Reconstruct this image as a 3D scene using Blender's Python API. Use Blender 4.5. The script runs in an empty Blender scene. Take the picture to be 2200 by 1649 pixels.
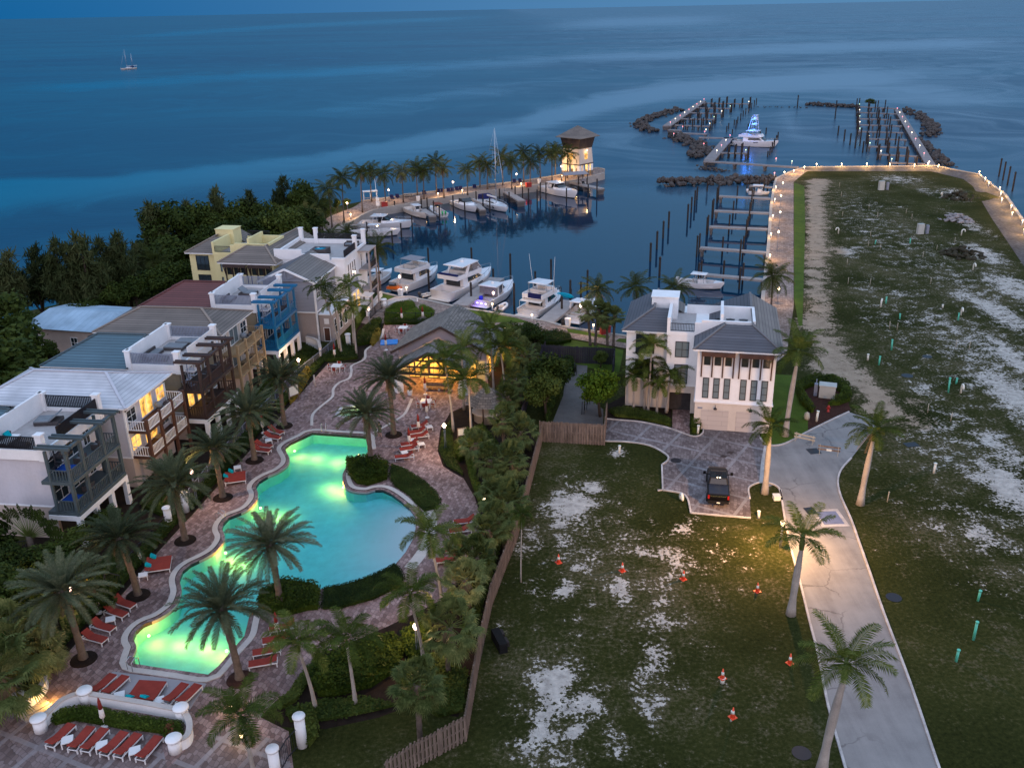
import bpy,bmesh,math,random
from mathutils import Vector,Matrix,noise as mnoise
from mathutils.geometry import delaunay_2d_cdt
random.seed(7)
PI=math.pi
SC=bpy.context.scene
COL=SC.collection
SEA=-1.7
EXPOSURE=0.12;POOLW=120
CF=1970.0;CH=43.0
TH=math.atan(806/CF);RO=math.radians(1.13)
_c,_s,_cr,_sr=math.cos(TH),math.sin(TH),math.cos(RO),math.sin(RO)
FW=Vector((0,_c,-_s));UP0=Vector((0,_s,_c))
RT=Vector((_cr,0,0))-UP0*_sr
UPV=Vector((_sr,0,0))+UP0*_cr
cam=bpy.data.cameras.new('camera');camo=bpy.data.objects.new('camera',cam);COL.objects.link(camo)
m=Matrix((RT,UPV,-FW)).transposed().to_4x4();m.translation=Vector((0,0,CH));camo.matrix_world=m
cam.sensor_fit='HORIZONTAL';cam.sensor_width=36;cam.lens=36*CF/2200;cam.clip_end=60000;cam.clip_start=1
SC.camera=camo
def P(x,y,z=0.0):
 """survey: where the sight line through photo pixel (x, y) meets height z"""
 d=FW*CF+RT*(x-1100)+UPV*(824.5-y)
 t=(z-CH)/d.z
 return Vector((d.x*t,d.y*t,z))
def P2(x,y,z=0.0):
 p=P(x,y,z);return(p.x,p.y)
def PL(l,z=0.0):return[P2(x,y,z)for x,y in l]
def rot2(v,a):return(v[0]*math.cos(a)-v[1]*math.sin(a),v[0]*math.sin(a)+v[1]*math.cos(a))
MATS={}
def new_mat(name):
 m=bpy.data.materials.new(name);m.use_nodes=True
 nt=m.node_tree;b=nt.nodes['Principled BSDF']
 return m,nt,b
def N(nt,t,**k):
 n=nt.nodes.new(t)
 for a,v in k.items():
  if a.startswith('i_'):
   key=a[2:]
   key=int(key)if key.isdigit()else key
   n.inputs[key].default_value=v
  else:setattr(n,a,v)
 return n
def ramp(nt,stops,interp='LINEAR'):
 r=nt.nodes.new('ShaderNodeValToRGB');e=r.color_ramp.elements;r.color_ramp.interpolation=interp
 while len(e)<len(stops):e.new(0.5)
 for i,(p,c)in enumerate(stops):
  e[i].position=p;e[i].color=(*c,1)if len(c)==3 else c
 return r
def mixc(nt,fac,a,b,mode='MIX'):
 n=nt.nodes.new('ShaderNodeMix');n.data_type='RGBA';n.blend_type=mode;n.clamp_factor=True
 for sock,v in((n.inputs[0],fac),(n.inputs[6],a),(n.inputs[7],b)):
  if hasattr(v,'is_linked'):nt.links.new(v,sock)
  else:sock.default_value=(*v,1)if isinstance(v,tuple)and len(v)==3 else v
 return n.outputs[2]
def mth(nt,op,a,b=None,clamp=False):
 n=nt.nodes.new('ShaderNodeMath');n.operation=op;n.use_clamp=clamp
 for i,v in enumerate((a,b)):
  if v is None:continue
  if hasattr(v,'is_linked'):nt.links.new(v,n.inputs[i])
  else:n.inputs[i].default_value=v
 return n.outputs[0]
def noise(nt,scale,detail=3,vec=None,rough=.55,dim='3D'):
 n=nt.nodes.new('ShaderNodeTexNoise');n.inputs['Scale'].default_value=scale;n.inputs['Detail'].default_value=detail
 n.inputs['Roughness'].default_value=rough
 if vec is not None:nt.links.new(vec,n.inputs['Vector'])
 return n
def pos(nt):return nt.nodes.new('ShaderNodeNewGeometry').outputs['Position']
def uvc(nt):return nt.nodes.new('ShaderNodeUVMap').outputs['UV']
def mapping(nt,vec,scale=(1,1,1),rot=(0,0,0),loc=(0,0,0)):
 n=nt.nodes.new('ShaderNodeMapping');nt.links.new(vec,n.inputs['Vector'])
 n.inputs['Scale'].default_value=scale;n.inputs['Rotation'].default_value=rot;n.inputs['Location'].default_value=loc
 return n.outputs[0]
def bump(nt,b,h,strength=.3,dist=.05):
 n=nt.nodes.new('ShaderNodeBump');n.inputs['Strength'].default_value=strength;n.inputs['Distance'].default_value=dist
 nt.links.new(h,n.inputs['Height']);nt.links.new(n.outputs[0],b.inputs['Normal'])
def dk(c,f):return tuple(x*f for x in c)
def mat(name,col,rough=.6,var=.22,scale=1.2,metal=0.0,streak=False,bmp=0.0,spec=.4,coat=0):
 """weathered plain surface: colour mottled by two sizes of noise"""
 if name in MATS:return MATS[name]
 m,nt,b=new_mat(name)
 v=pos(nt)
 n1=noise(nt,scale,4,mapping(nt,v,(1,1,.25))if streak else v)
 n2=noise(nt,scale*9,2,v)
 f=mth(nt,'ADD',mth(nt,'MULTIPLY',n1 .outputs[0],.7),mth(nt,'MULTIPLY',n2 .outputs[0],.3))
 r=ramp(nt,[(.3,dk(col,1-var)),(.7,tuple(min(1,x*(1+var*.6))for x in col))])
 nt.links.new(f,r.inputs[0]);nt.links.new(r.outputs[0],b.inputs['Base Color'])
 b.inputs['Roughness'].default_value=rough;spec=spec if rough<.8 else.12;b.inputs['Metallic'].default_value=metal
 b.inputs['Specular IOR Level'].default_value=spec
 if coat:b.inputs['Coat Weight'].default_value=coat
 if bmp:bump(nt,b,n2 .outputs[0],bmp)
 MATS[name]=m;return m
def emis(name,col,strength,base=(.8,.8,.8),sampled=False):
 if name in MATS:return MATS[name]
 m,nt,b=new_mat(name)
 b.inputs['Base Color'].default_value=(*base,1)
 b.inputs['Emission Color'].default_value=(*col,1);b.inputs['Emission Strength'].default_value=strength
 if not sampled:m.cycles.emission_sampling='NONE'
 MATS[name]=m;return m
def litwin(name,c1,c2,s):
 """window of a lit room: warm light, unevenly bright inside"""
 m,nt,b=new_mat(name)
 n=noise(nt,1.1,2,pos(nt));r=ramp(nt,[(.35,dk(c1,.25)),(.5,c1),(.66,c2)]);nt.links.new(n.outputs[0],r.inputs[0])
 nt.links.new(r.outputs[0],b.inputs['Emission Color']);b.inputs['Emission Strength'].default_value=s
 b.inputs['Base Color'].default_value=(.3,.2,.1,1);b.inputs['Roughness'].default_value=.1
 MATS[name]=m;return m
def tiled(name,col,gap,bw=.33,bh=.33,mortar=.03,var=.25,rough=.7,offset=.5,bmp=.3,stain=.25,rot=0.0):
 """rows of tiles / boards laid out in the surface's own metres (u level, v up the slope)"""
 m,nt,b=new_mat(name)
 u=uvc(nt)
 if rot:u=mapping(nt,u,rot=(0,0,rot))
 br=nt.nodes.new('ShaderNodeTexBrick');nt.links.new(u,br.inputs['Vector'])
 br.offset=offset;br.inputs['Scale'].default_value=1
 br.inputs['Brick Width'].default_value=bw;br.inputs['Row Height'].default_value=bh
 br.inputs['Mortar Size'].default_value=mortar;br.inputs['Mortar Smooth'].default_value=.2
 br.inputs['Color1'].default_value=(*dk(col,1-var),1);br.inputs['Color2'].default_value=(*dk(col,1+var*.6),1)
 br.inputs['Mortar'].default_value=(*gap,1)
 n=noise(nt,.35,5,pos(nt));r=ramp(nt,[(.3,(1-stain,)*3),(.7,(1,1,1))]);nt.links.new(n.outputs[0],r.inputs[0])
 nt.links.new(mixc(nt,1.0,br.outputs['Color'],r.outputs[0],'MULTIPLY'),b.inputs['Base Color'])
 b.inputs['Roughness'].default_value=rough
 if bmp:
  inv=mth(nt,'SUBTRACT',1.0,br.outputs['Fac']);bump(nt,b,inv,bmp,.03)
 MATS[name]=m;return m
def leafmat(name,c1,c2,c3=None,rough=.55,scale=.6):
 m,nt,b=new_mat(name)
 n=noise(nt,scale,3,pos(nt));n2=noise(nt,scale*12,2,pos(nt))
 oi=nt.nodes.new('ShaderNodeObjectInfo')
 f=mth(nt,'ADD',mth(nt,'MULTIPLY',n.outputs[0],.5),mth(nt,'MULTIPLY',n2 .outputs[0],.5))
 f=mth(nt,'ADD',f,mth(nt,'MULTIPLY',mth(nt,'SUBTRACT',oi.outputs['Random'],.5),.26))
 r=ramp(nt,[(.32,c1),(.55,c2),(.72,c3 or dk(c2,1.5))]);nt.links.new(f,r.inputs[0])
 nt.links.new(r.outputs[0],b.inputs['Base Color']);b.inputs['Roughness'].default_value=rough
 b.inputs['Specular IOR Level'].default_value=.07
 tr=nt.nodes.new('ShaderNodeBsdfTranslucent');nt.links.new(r.outputs[0],tr.inputs['Color'])
 ms=nt.nodes.new('ShaderNodeMixShader');ms.inputs[0].default_value=.25
 nt.links.new(b.outputs[0],ms.inputs[1]);nt.links.new(tr.outputs[0],ms.inputs[2])
 nt.links.new(ms.outputs[0],nt.nodes['Material Output'].inputs[0])
 MATS[name]=m;return m
class MB:
 def __init__(s):s.v=[];s.f=[];s.m=[];s.mi=0;s.sm=[]
 def add(s,vs,fs,smooth=False):
  b=len(s.v);s.v.extend(vs)
  for f in fs:s.f.append([b+i for i in f]);s.m.append(s.mi);s.sm.append(smooth)
  return s
 def box(s,x0,x1,y0,y1,z0,z1):
  if x0>x1:x0,x1=x1,x0
  if y0>y1:y0,y1=y1,y0
  return s.add([(x0,y0,z0),(x1,y0,z0),(x1,y1,z0),(x0,y1,z0),(x0,y0,z1),(x1,y0,z1),(x1,y1,z1),(x0,y1,z1)],[(3,2,1,0),(4,5,6,7),(0,1,5,4),(1,2,6,5),(2,3,7,6),(3,0,4,7)])
 def cbox(s,c,d,rz=0.0,rx=0.0,ry=0.0):
  R=Matrix.Rotation(rz,3,'Z')@Matrix.Rotation(ry,3,'Y')@Matrix.Rotation(rx,3,'X')
  vs=[Vector(c)+R@Vector((sx*d[0]/2,sy*d[1]/2,sz*d[2]/2))for sz in(-1,1)for sx,sy in((-1,-1),(1,-1),(1,1),(-1,1))]
  return s.add([tuple(v)for v in vs],[(3,2,1,0),(4,5,6,7),(0,1,5,4),(1,2,6,5),(2,3,7,6),(3,0,4,7)])
 def beam(s,a,b,w,h):
  """rectangular bar from a to b, w across, h high"""
  a,b=Vector(a),Vector(b);d=(b-a);L=d.length
  if L<1e-6:return s
  d/=L;up=Vector((0,0,1))if abs(d.z)<.95 else Vector((1,0,0))
  x=d.cross(up).normalized();u=x.cross(d)
  vs=[]
  for p in(a,b):
   for sx,sy in((-1,-1),(1,-1),(1,1),(-1,1)):vs.append(tuple(p+x*(sx*w/2)+u*(sy*h/2)))
  return s.add(vs,[(3,2,1,0),(4,5,6,7),(0,1,5,4),(1,2,6,5),(2,3,7,6),(3,0,4,7)])
 def tube(s,pts,rad,n=6,cap=True,smooth=True):
  pts=[Vector(p)for p in pts]
  if not hasattr(rad,'__len__'):rad=[rad]*len(pts)
  vs=[];fs=[]
  prev=None
  for i,p in enumerate(pts):
   d=(pts[min(i+1,len(pts)-1)]-pts[max(i-1,0)]).normalized()
   if prev is None:
    up=Vector((0,0,1))if abs(d.z)<.9 else Vector((1,0,0));x=d.cross(up).normalized()
   else:x=(prev-d*prev.dot(d)).normalized()
   prev=x;y=d.cross(x)
   for k in range(n):
    a=2*PI*k/n;vs.append(tuple(p+(x*math.cos(a)+y*math.sin(a))*rad[i]))
  for i in range(len(pts)-1):
   for k in range(n):fs.append((i*n+k,i*n+(k+1)%n,(i+1)*n+(k+1)%n,(i+1)*n+k))
  s.add(vs,fs,smooth)
  if cap:
   b=len(s.v)-len(vs)
   s.f.append([b+k for k in range(n)][::-1]);s.f.append([b+(len(pts)-1)*n+k for k in range(n)]);s.m+=[s.mi]*2;s.sm+=[False]*2
  return s
 def lathe(s,prof,n=12,c=(0,0,0),smooth=True,sx=1.0,sy=1.0):
  vs=[];fs=[]
  for r,z in prof:
   for k in range(n):
    a=2*PI*k/n;vs.append((c[0]+r*math.cos(a)*sx,c[1]+r*math.sin(a)*sy,c[2]+z))
  for i in range(len(prof)-1):
   for k in range(n):fs.append((i*n+k,i*n+(k+1)%n,(i+1)*n+(k+1)%n,(i+1)*n+k))
  s.add(vs,fs,smooth);b=len(s.v)-len(vs)
  for base,rev,r in((0,True,prof[0][0]),((len(prof)-1)*n,False,prof[-1][0])):
   if r>1e-4:
    f=[b+base+k for k in range(n)];s.f.append(f[::-1]if rev else f);s.m.append(s.mi);s.sm.append(False)
  return s
 def prism(s,poly,z0,z1,top=True,bot=True):
  A=sum(poly[i][0]*poly[(i+1)%len(poly)][1]-poly[(i+1)%len(poly)][0]*poly[i][1]for i in range(len(poly)))
  if A<0:poly=poly[::-1]
  n=len(poly)
  vs=[(x,y,z0)for x,y in poly]+[(x,y,z1)for x,y in poly]
  fs=[(i,(i+1)%n,n+(i+1)%n,n+i)for i in range(n)]
  if top:fs.append(tuple(range(n,2*n)))
  if bot:fs.append(tuple(range(n-1,-1,-1)))
  return s.add(vs,fs)
 def quad(s,*p):return s.add([tuple(q)for q in p],[tuple(range(len(p)))])
 def band(s,line,w0,w1,z0,z1,closed=False):
  """solid strip following a plan line, between offsets w0 and w1 (left is positive), from z0 to z1"""
  a=offset_line(line,w0,closed);b=offset_line(line,w1,closed);n=len(line)
  vs=[(x,y,z1)for x,y in a]+[(x,y,z1)for x,y in b]+[(x,y,z0)for x,y in a]+[(x,y,z0)for x,y in b]
  fs=[]
  up=w1>w0
  for i in range(n if closed else n-1):
   j=(i+1)%n
   for q in((i,j,n+j,n+i),(2*n+i,i+0,j,2*n+j)[::-1]and(2*n+i,2*n+j,j,i),(n+i,n+j,3*n+j,3*n+i),(2*n+j,2*n+i,3*n+i,3*n+j)):
    fs.append(q if up else q[::-1])
  if not closed:
   for i in(0,n-1):fs.append((i,n+i,3*n+i,2*n+i))
  return s.add(vs,fs)
 def build(s,name,mats,parent=None,loc=None,rotz=0.0):
  me=bpy.data.meshes.new(name);me.from_pydata(s.v,[],s.f)
  if not isinstance(mats,(list,tuple)):mats=[mats]
  for mm in mats:me.materials.append(mm)
  me.polygons.foreach_set('material_index',s.m);me.polygons.foreach_set('use_smooth',s.sm)
  uv=me.uv_layers.new(name='UVMap')
  vv=s.v;dat=[0.0]*(2*len(me.loops));k=0
  for f in s.f:
   a,b,c=vv[f[0]],vv[f[1]],vv[f[2]]
   ux,uy,uz=b[0]-a[0],b[1]-a[1],b[2]-a[2];wx,wy,wz=c[0]-a[0],c[1]-a[1],c[2]-a[2]
   nx,ny,nz=uy*wz-uz*wy,uz*wx-ux*wz,ux*wy-uy*wx
   h=math.hypot(nx,ny);L=math.sqrt(h*h+nz*nz)or 1
   if h<.02*L:U=(1,0,0);V=(0,1,0)
   else:
    U=(-ny/h,nx/h,0);V=(-nx*nz/(h*L),-ny*nz/(h*L),h/L)
    if nz<0:V=(V[0],V[1],abs(V[2]))
   for i in f:
    p=vv[i];dat[k]=p[0]*U[0]+p[1]*U[1];dat[k+1]=p[0]*V[0]+p[1]*V[1]+p[2]*V[2];k+=2
  uv.data.foreach_set('uv',dat)
  me.update()
  o=bpy.data.objects.new(name,me);COL.objects.link(o)
  if parent:o.parent=parent
  if loc is not None:o.location=loc
  o.rotation_euler=(0,0,rotz)
  return o
def offset_line(line,w,closed=False):
 n=len(line);out=[]
 for i in range(n):
  if closed:a,b=line[i-1],line[(i+1)%n]
  else:a,b=line[max(i-1,0)],line[min(i+1,n-1)]
  dx,dy=b[0]-a[0],b[1]-a[1];L=math.hypot(dx,dy)or 1
  out.append((line[i][0]-dy/L*w,line[i][1]+dx/L*w))
 return out
def smooth_line(line,closed=False,sub=4):
 """Catmull-Rom through surveyed points"""
 n=len(line);out=[]
 for i in range(n if closed else n-1):
  g=lambda k:line[k%n]if closed else line[min(max(k,0),n-1)]
  p0,p1,p2,p3=g(i-1),g(i),g(i+1),g(i+2)
  for j in range(sub):
   t=j/sub
   out.append(tuple(.5*(2*p1[k]+(p2[k]-p0[k])*t+(2*p0[k]-5*p1[k]+4*p2[k]-p3[k])*t*t+(3*p1[k]-p0[k]-3*p2[k]+p3[k])*t**3)for k in(0,1)))
 if not closed:out.append(tuple(line[-1]))
 return out
def inside(p,poly):
 x,y=p;c=False;j=len(poly)-1
 for i in range(len(poly)):
  a,b=poly[i],poly[j]
  if(a[1]>y)!=(b[1]>y)and x<(b[0]-a[0])*(y-a[1])/(b[1]-a[1])+a[0]:c=not c
  j=i
 return c
def dist_line(p,line,closed=False):
 best=1e9
 for i in range(len(line)if closed else len(line)-1):
  a,b=line[i],line[(i+1)%len(line)]
  dx,dy=b[0]-a[0],b[1]-a[1];L=dx*dx+dy*dy or 1
  t=max(0,min(1,((p[0]-a[0])*dx+(p[1]-a[1])*dy)/L))
  best=min(best,math.hypot(p[0]-a[0]-dx*t,p[1]-a[1]-dy*t))
 return best
def walk(line,step,start=0.0):
 """points every step metres along a plan line, with heading"""
 out=[];d=start
 for i in range(len(line)-1):
  a,b=line[i],line[i+1];L=math.hypot(b[0]-a[0],b[1]-a[1])
  while d<=L:
   t=d/L if L else 0
   out.append((a[0]+(b[0]-a[0])*t,a[1]+(b[1]-a[1])*t,math.atan2(b[1]-a[1],b[0]-a[0])));d+=step
  d-=L
 return out
def sheet(name,poly,z,mt,holes=(),label=None,skirt=0.0,parent=None):
 """flat surface with outline poly (optionally with holes and a side skirt)"""
 pts=[];edges=[]
 def ring(r):
  b=len(pts);pts.extend(Vector(q)for q in r);edges.extend((b+i,b+(i+1)%len(r))for i in range(len(r)))
 ring(poly)
 for h in holes:ring(h)
 vo,eo,fo,*_=delaunay_2d_cdt(pts,edges,[],0,1e-4)
 mb=MB();fs=[]
 for f in fo:
  c=sum((vo[i]for i in f),Vector((0,0)))/len(f)
  if inside(c,poly)and not any(inside(c,h)for h in holes):fs.append(tuple(f))
 mb.add([(v.x,v.y,z)for v in vo],fs)
 if skirt:
  n=len(poly);A=sum(poly[i][0]*poly[(i+1)%n][1]-poly[(i+1)%n][0]*poly[i][1]for i in range(n))
  q=poly if A>0 else poly[::-1]
  mb.add([(x,y,z-skirt)for x,y in q]+[(x,y,z)for x,y in q],[(i,(i+1)%n,n+(i+1)%n,n+i)for i in range(n)])
 o=mb.build(name,mt,parent)
 if parent is None:o['kind']='structure'
 return o
def tag(o,label=None,cat=None,group=None,kind=None):
 if label:o['label']=label
 if cat:o['category']=cat
 if group:o['group']=group
 if kind:o['kind']=kind
 return o
def thing(name,label,cat,loc=(0,0,0),rotz=0.0,group=None):
 o=bpy.data.objects.new(name,None);COL.objects.link(o);o.location=loc;o.rotation_euler=(0,0,rotz);o.empty_display_size=.5
 return tag(o,label,cat,group)
def dup(root,loc,rotz=0.0,label=None,group=None,scale=None):
 def cp(o,par):
  c=o.copy();COL.objects.link(c);c.parent=par
  for ch in o.children:cp(ch,c)
  return c
 r=cp(root,None);r.location=loc;r.rotation_euler=(0,0,rotz)
 if label:r['label']=label
 if group:r['group']=group
 if scale:r.scale=(scale,)*3 if not hasattr(scale,'__len__')else scale
 return r
ORD='first second third fourth fifth sixth seventh eighth ninth tenth eleventh twelfth thirteenth fourteenth fifteenth sixteenth seventeenth eighteenth nineteenth twentieth'.split()
_T={20:'twenty',30:'thirty',40:'forty',50:'fifty'}
def nth(i):
 if i<20:return ORD[i]
 t,u=divmod(i+1,10)
 return _T[t*10]+'-'+ORD[u-1]if u else{20:'twentieth',30:'thirtieth',40:'fortieth',50:'fiftieth'}[t*10]
def lamp_point(name,loc,col,power,r=.15,parent=None,spot=None,rot=None):
 l=bpy.data.lights.new(name,'SPOT' if spot else 'POINT');l.color=col;l.energy=power;l.shadow_soft_size=r
 if spot:l.spot_size=math.radians(spot);l.spot_blend=.6
 o=bpy.data.objects.new(name,l);COL.objects.link(o);o.location=loc
 if rot:o.rotation_euler=rot
 if parent:o.parent=parent
 return o
def smoothstep_node(nt,v,a,b):
 n=nt.nodes.new('ShaderNodeMapRange');n.interpolation_type='SMOOTHSTEP'
 nt.links.new(v,n.inputs[0]);n.inputs[1].default_value=a;n.inputs[2].default_value=b
 return n.outputs[0]
m,nt,b=new_mat('sea_water');MATS['sea']=m
v=pos(nt)
BC=P(1230,530,SEA)
d=nt.nodes.new('ShaderNodeVectorMath');d.operation='SUBTRACT';nt.links.new(v,d.inputs[0]);d.inputs[1].default_value=BC
L=nt.nodes.new('ShaderNodeVectorMath');L.operation='LENGTH';nt.links.new(mapping(nt,d.outputs[0],(1/52,1/62,0)),L.inputs[0])
calm=smoothstep_node(nt,L.outputs['Value'],1.25,.8)
warp=noise(nt,.004,3,v)
wv=nt.nodes.new('ShaderNodeVectorMath');wv.operation='ADD'
wsc=nt.nodes.new('ShaderNodeVectorMath');wsc.operation='SCALE';wsc.inputs['Scale'].default_value=34
nt.links.new(warp.outputs['Color'],wsc.inputs[0]);nt.links.new(v,wv.inputs[0]);nt.links.new(wsc.outputs[0],wv.inputs[1])
sa=nt.nodes.new('ShaderNodeAttribute');sa.attribute_name='slick_sheen'
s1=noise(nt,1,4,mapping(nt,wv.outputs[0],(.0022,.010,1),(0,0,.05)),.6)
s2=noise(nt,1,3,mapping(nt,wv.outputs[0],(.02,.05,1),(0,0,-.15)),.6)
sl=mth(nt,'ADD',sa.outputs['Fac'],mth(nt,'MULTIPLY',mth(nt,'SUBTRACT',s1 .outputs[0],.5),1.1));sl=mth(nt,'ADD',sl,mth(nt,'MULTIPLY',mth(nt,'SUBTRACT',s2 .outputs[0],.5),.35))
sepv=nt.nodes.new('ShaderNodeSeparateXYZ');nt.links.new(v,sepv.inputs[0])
sl=mth(nt,'ADD',sl,mth(nt,'MULTIPLY',smoothstep_node(nt,sepv.outputs[0],-60,320),.22))  # raises the painted sky sheen toward the right side of the sea
slick_sheen=smoothstep_node(nt,sl,-.1,.85)
deep=noise(nt,1,4,mapping(nt,v,(.002,.006,1)),.6)
rc=ramp(nt,[(.36,(.0012,.030,.074)),(.6,(.0015,.062,.112))]);nt.links.new(deep.outputs[0],rc.inputs[0])
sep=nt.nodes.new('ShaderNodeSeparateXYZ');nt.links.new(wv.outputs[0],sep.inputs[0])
cc=mixc(nt,mth(nt,'MULTIPLY',slick_sheen,.8),rc.outputs[0],mixc(nt,smoothstep_node(nt,sep.outputs[0],-150,160),(.008,.135,.205),(.175,.225,.275)))  # pale, right-side pinkish sky sheen and shallow-water tint, mixed into the base colour
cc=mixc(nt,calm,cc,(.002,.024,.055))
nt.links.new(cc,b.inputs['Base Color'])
ro=mth(nt,'SUBTRACT',.32,mth(nt,'MULTIPLY',slick_sheen,.16))
ro=mth(nt,'MULTIPLY',ro,mth(nt,'SUBTRACT',1.0,mth(nt,'MULTIPLY',calm,.86)))
nt.links.new(ro,b.inputs['Roughness']);b.inputs['IOR'].default_value=1.33
n1=noise(nt,.5,3,mapping(nt,v,(.6,1.3,1),(0,0,.1)));n2=noise(nt,.11,2,v)
h=mth(nt,'ADD',n1 .outputs[0],mth(nt,'MULTIPLY',n2 .outputs[0],1.5))
bp=nt.nodes.new('ShaderNodeBump');bp.inputs['Distance'].default_value=.25
nt.links.new(h,bp.inputs['Height']);nt.links.new(bp.outputs[0],b.inputs['Normal'])
nt.links.new(mth(nt,'MULTIPLY',mth(nt,'SUBTRACT',1.0,mth(nt,'MULTIPLY',calm,.75)),mth(nt,'SUBTRACT',.22,mth(nt,'MULTIPLY',slick_sheen,.14))),bp.inputs['Strength'])
SHEEN_STREAK=[([(1000,300),(1150,262),(1300,222),(1450,195),(1600,183),(1800,172),(2000,168)],17,1.0),([(0,190),(200,185),(420,170),(640,160),(800,150),(1000,140),(1300,125)],8,.6),([(200,85),(400,72),(640,55),(800,48),(1100,35)],5,.45),([(1100,130),(1400,120),(1700,105),(2200,90)],9,.6),([(1640,222),(1680,235),(1690,270),(1760,315)],16,.6),([(1750,185),(1950,200),(2100,215),(2200,222)],22,.4),([(600,250),(800,225),(1000,200),(1200,180)],12,.3),([(1150,60),(1300,50),(1600,40)],9,.55),([(1180,330),(1350,290),(1380,330),(1420,370)],30,.3)]  # bands of reflected sky, painted as paler water colour
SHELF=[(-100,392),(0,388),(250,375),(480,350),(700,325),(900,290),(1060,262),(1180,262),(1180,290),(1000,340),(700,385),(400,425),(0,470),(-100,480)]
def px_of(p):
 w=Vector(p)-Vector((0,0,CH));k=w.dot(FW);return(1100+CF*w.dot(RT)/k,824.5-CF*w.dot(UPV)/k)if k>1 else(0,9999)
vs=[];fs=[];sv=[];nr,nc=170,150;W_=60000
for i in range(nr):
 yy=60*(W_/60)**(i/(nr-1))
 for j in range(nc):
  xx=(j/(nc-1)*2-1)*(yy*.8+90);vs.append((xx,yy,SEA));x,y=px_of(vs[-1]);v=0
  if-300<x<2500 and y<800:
   for l,w,a in SHEEN_STREAK:e0=min(1,min(math.dist((x,y),l[0]),math.dist((x,y),l[-1]))/160);v=max(v,a*e0*math.exp(-(dist_line((x,y),l)/w)**2))
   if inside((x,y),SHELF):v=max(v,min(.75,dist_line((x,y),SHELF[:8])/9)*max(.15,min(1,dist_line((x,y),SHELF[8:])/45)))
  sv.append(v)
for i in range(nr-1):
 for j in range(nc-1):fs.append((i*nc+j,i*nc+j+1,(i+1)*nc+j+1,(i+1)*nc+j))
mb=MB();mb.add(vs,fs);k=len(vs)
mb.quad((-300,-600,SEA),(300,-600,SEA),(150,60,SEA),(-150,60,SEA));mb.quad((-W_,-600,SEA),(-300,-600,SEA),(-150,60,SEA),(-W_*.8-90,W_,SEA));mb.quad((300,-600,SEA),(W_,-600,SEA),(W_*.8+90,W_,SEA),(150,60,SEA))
o=mb.build('sea',MATS['sea']);o['kind']='structure';att=o.data.attributes.new('slick_sheen','FLOAT','POINT');att.data.foreach_set('value',sv+[0]*(len(mb.v)-k))
OUTER=[(780,432),(851,423),(912,414),(1018,402),(1124,389),(1200,377),(1283,361),(1298,364)]
INNER=[(1298,372),(1242,386),(1215,390),(1170,395),(1094,405),(1018,413),(970,420),(912,430),(870,439),(827,446),(800,452),(780,461),(758,474),(730,488),(700,500),(697,515),(722,545),(760,590),(800,622),(821,629)]
LOWQ=[(821,629),(851,636),(879,639),(921,646),(997,663),(1064,672),(1106,679),(1173,690),(1223,704),(1345,722),(1500,760),(1590,780)]
RIGHTQ=[(1590,780),(1634,690),(1641,610),(1648,555),(1652,506),(1656,445),(1660,416),(1664,395),(1668,383),(1700,368),(1725,360)]
TOPQ=[(1725,360),(2012,357),(2049,365),(2102,375),(2160,420),(2200,478),(2300,620)]
LEFTC=[(-260,730),(-60,700),(60,668),(150,648),(230,620),(300,590),(345,560),(400,522),(470,500),(560,480),(640,458),(700,446),(740,440)]
near=[(170,120),(190,-60),(-190,-60),(-120,60)]
LAND=PL(LEFTC)+PL(OUTER)+PL(INNER)+PL(LOWQ)[1:]+PL(RIGHTQ)[1:]+PL(TOPQ)[1:]+near
POOLPX=[(671,929),(730,933),(785,937),(789,952),(791,966),(785,980),(764,990),(745,1000),(736,1018),(737,1035),(744,1048),(760,1055),(786,1057),(806,1052),(822,1052),(840,1060),(862,1076),(880,1092),(892,1110),(893,1134),(887,1158),(871,1186),(848,1213),(812,1232),(777,1246),(731,1258),(690,1264),(640,1272),(590,1285),(555,1303),(536,1320),(531,1342),(525,1365),(507,1386),(487,1408),(469,1430),(447,1448),(390,1440),(327,1431),(286,1424),(288,1404),(293,1386),(286,1371),(292,1356),(308,1341),(338,1329),(362,1314),(380,1296),(390,1268),(386,1244),(393,1226),(410,1212),(437,1199),(462,1184),(478,1166),(483,1150),(477,1136),(480,1124),(492,1111),(518,1101),(537,1090),(552,1072),(554,1057),(549,1046),(557,1034),(575,1023),(600,1012),(618,998),(622,984),(615,970),(612,961),(624,951),(650,939)]
def densify(poly,step):
 out=[]
 for i in range(len(poly)):
  a,b=poly[i],poly[(i+1)%len(poly)];k=max(1,int(math.hypot(b[0]-a[0],b[1]-a[1])/step))
  out+=[(a[0]+(b[0]-a[0])*t/k,a[1]+(b[1]-a[1])*t/k)for t in range(k)]
 return out
POOL=PL(POOLPX)
SPA=PL([(737,876),(770,873),(803,876),(796,886),(787,896),(757,897),(726,893)])
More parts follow.
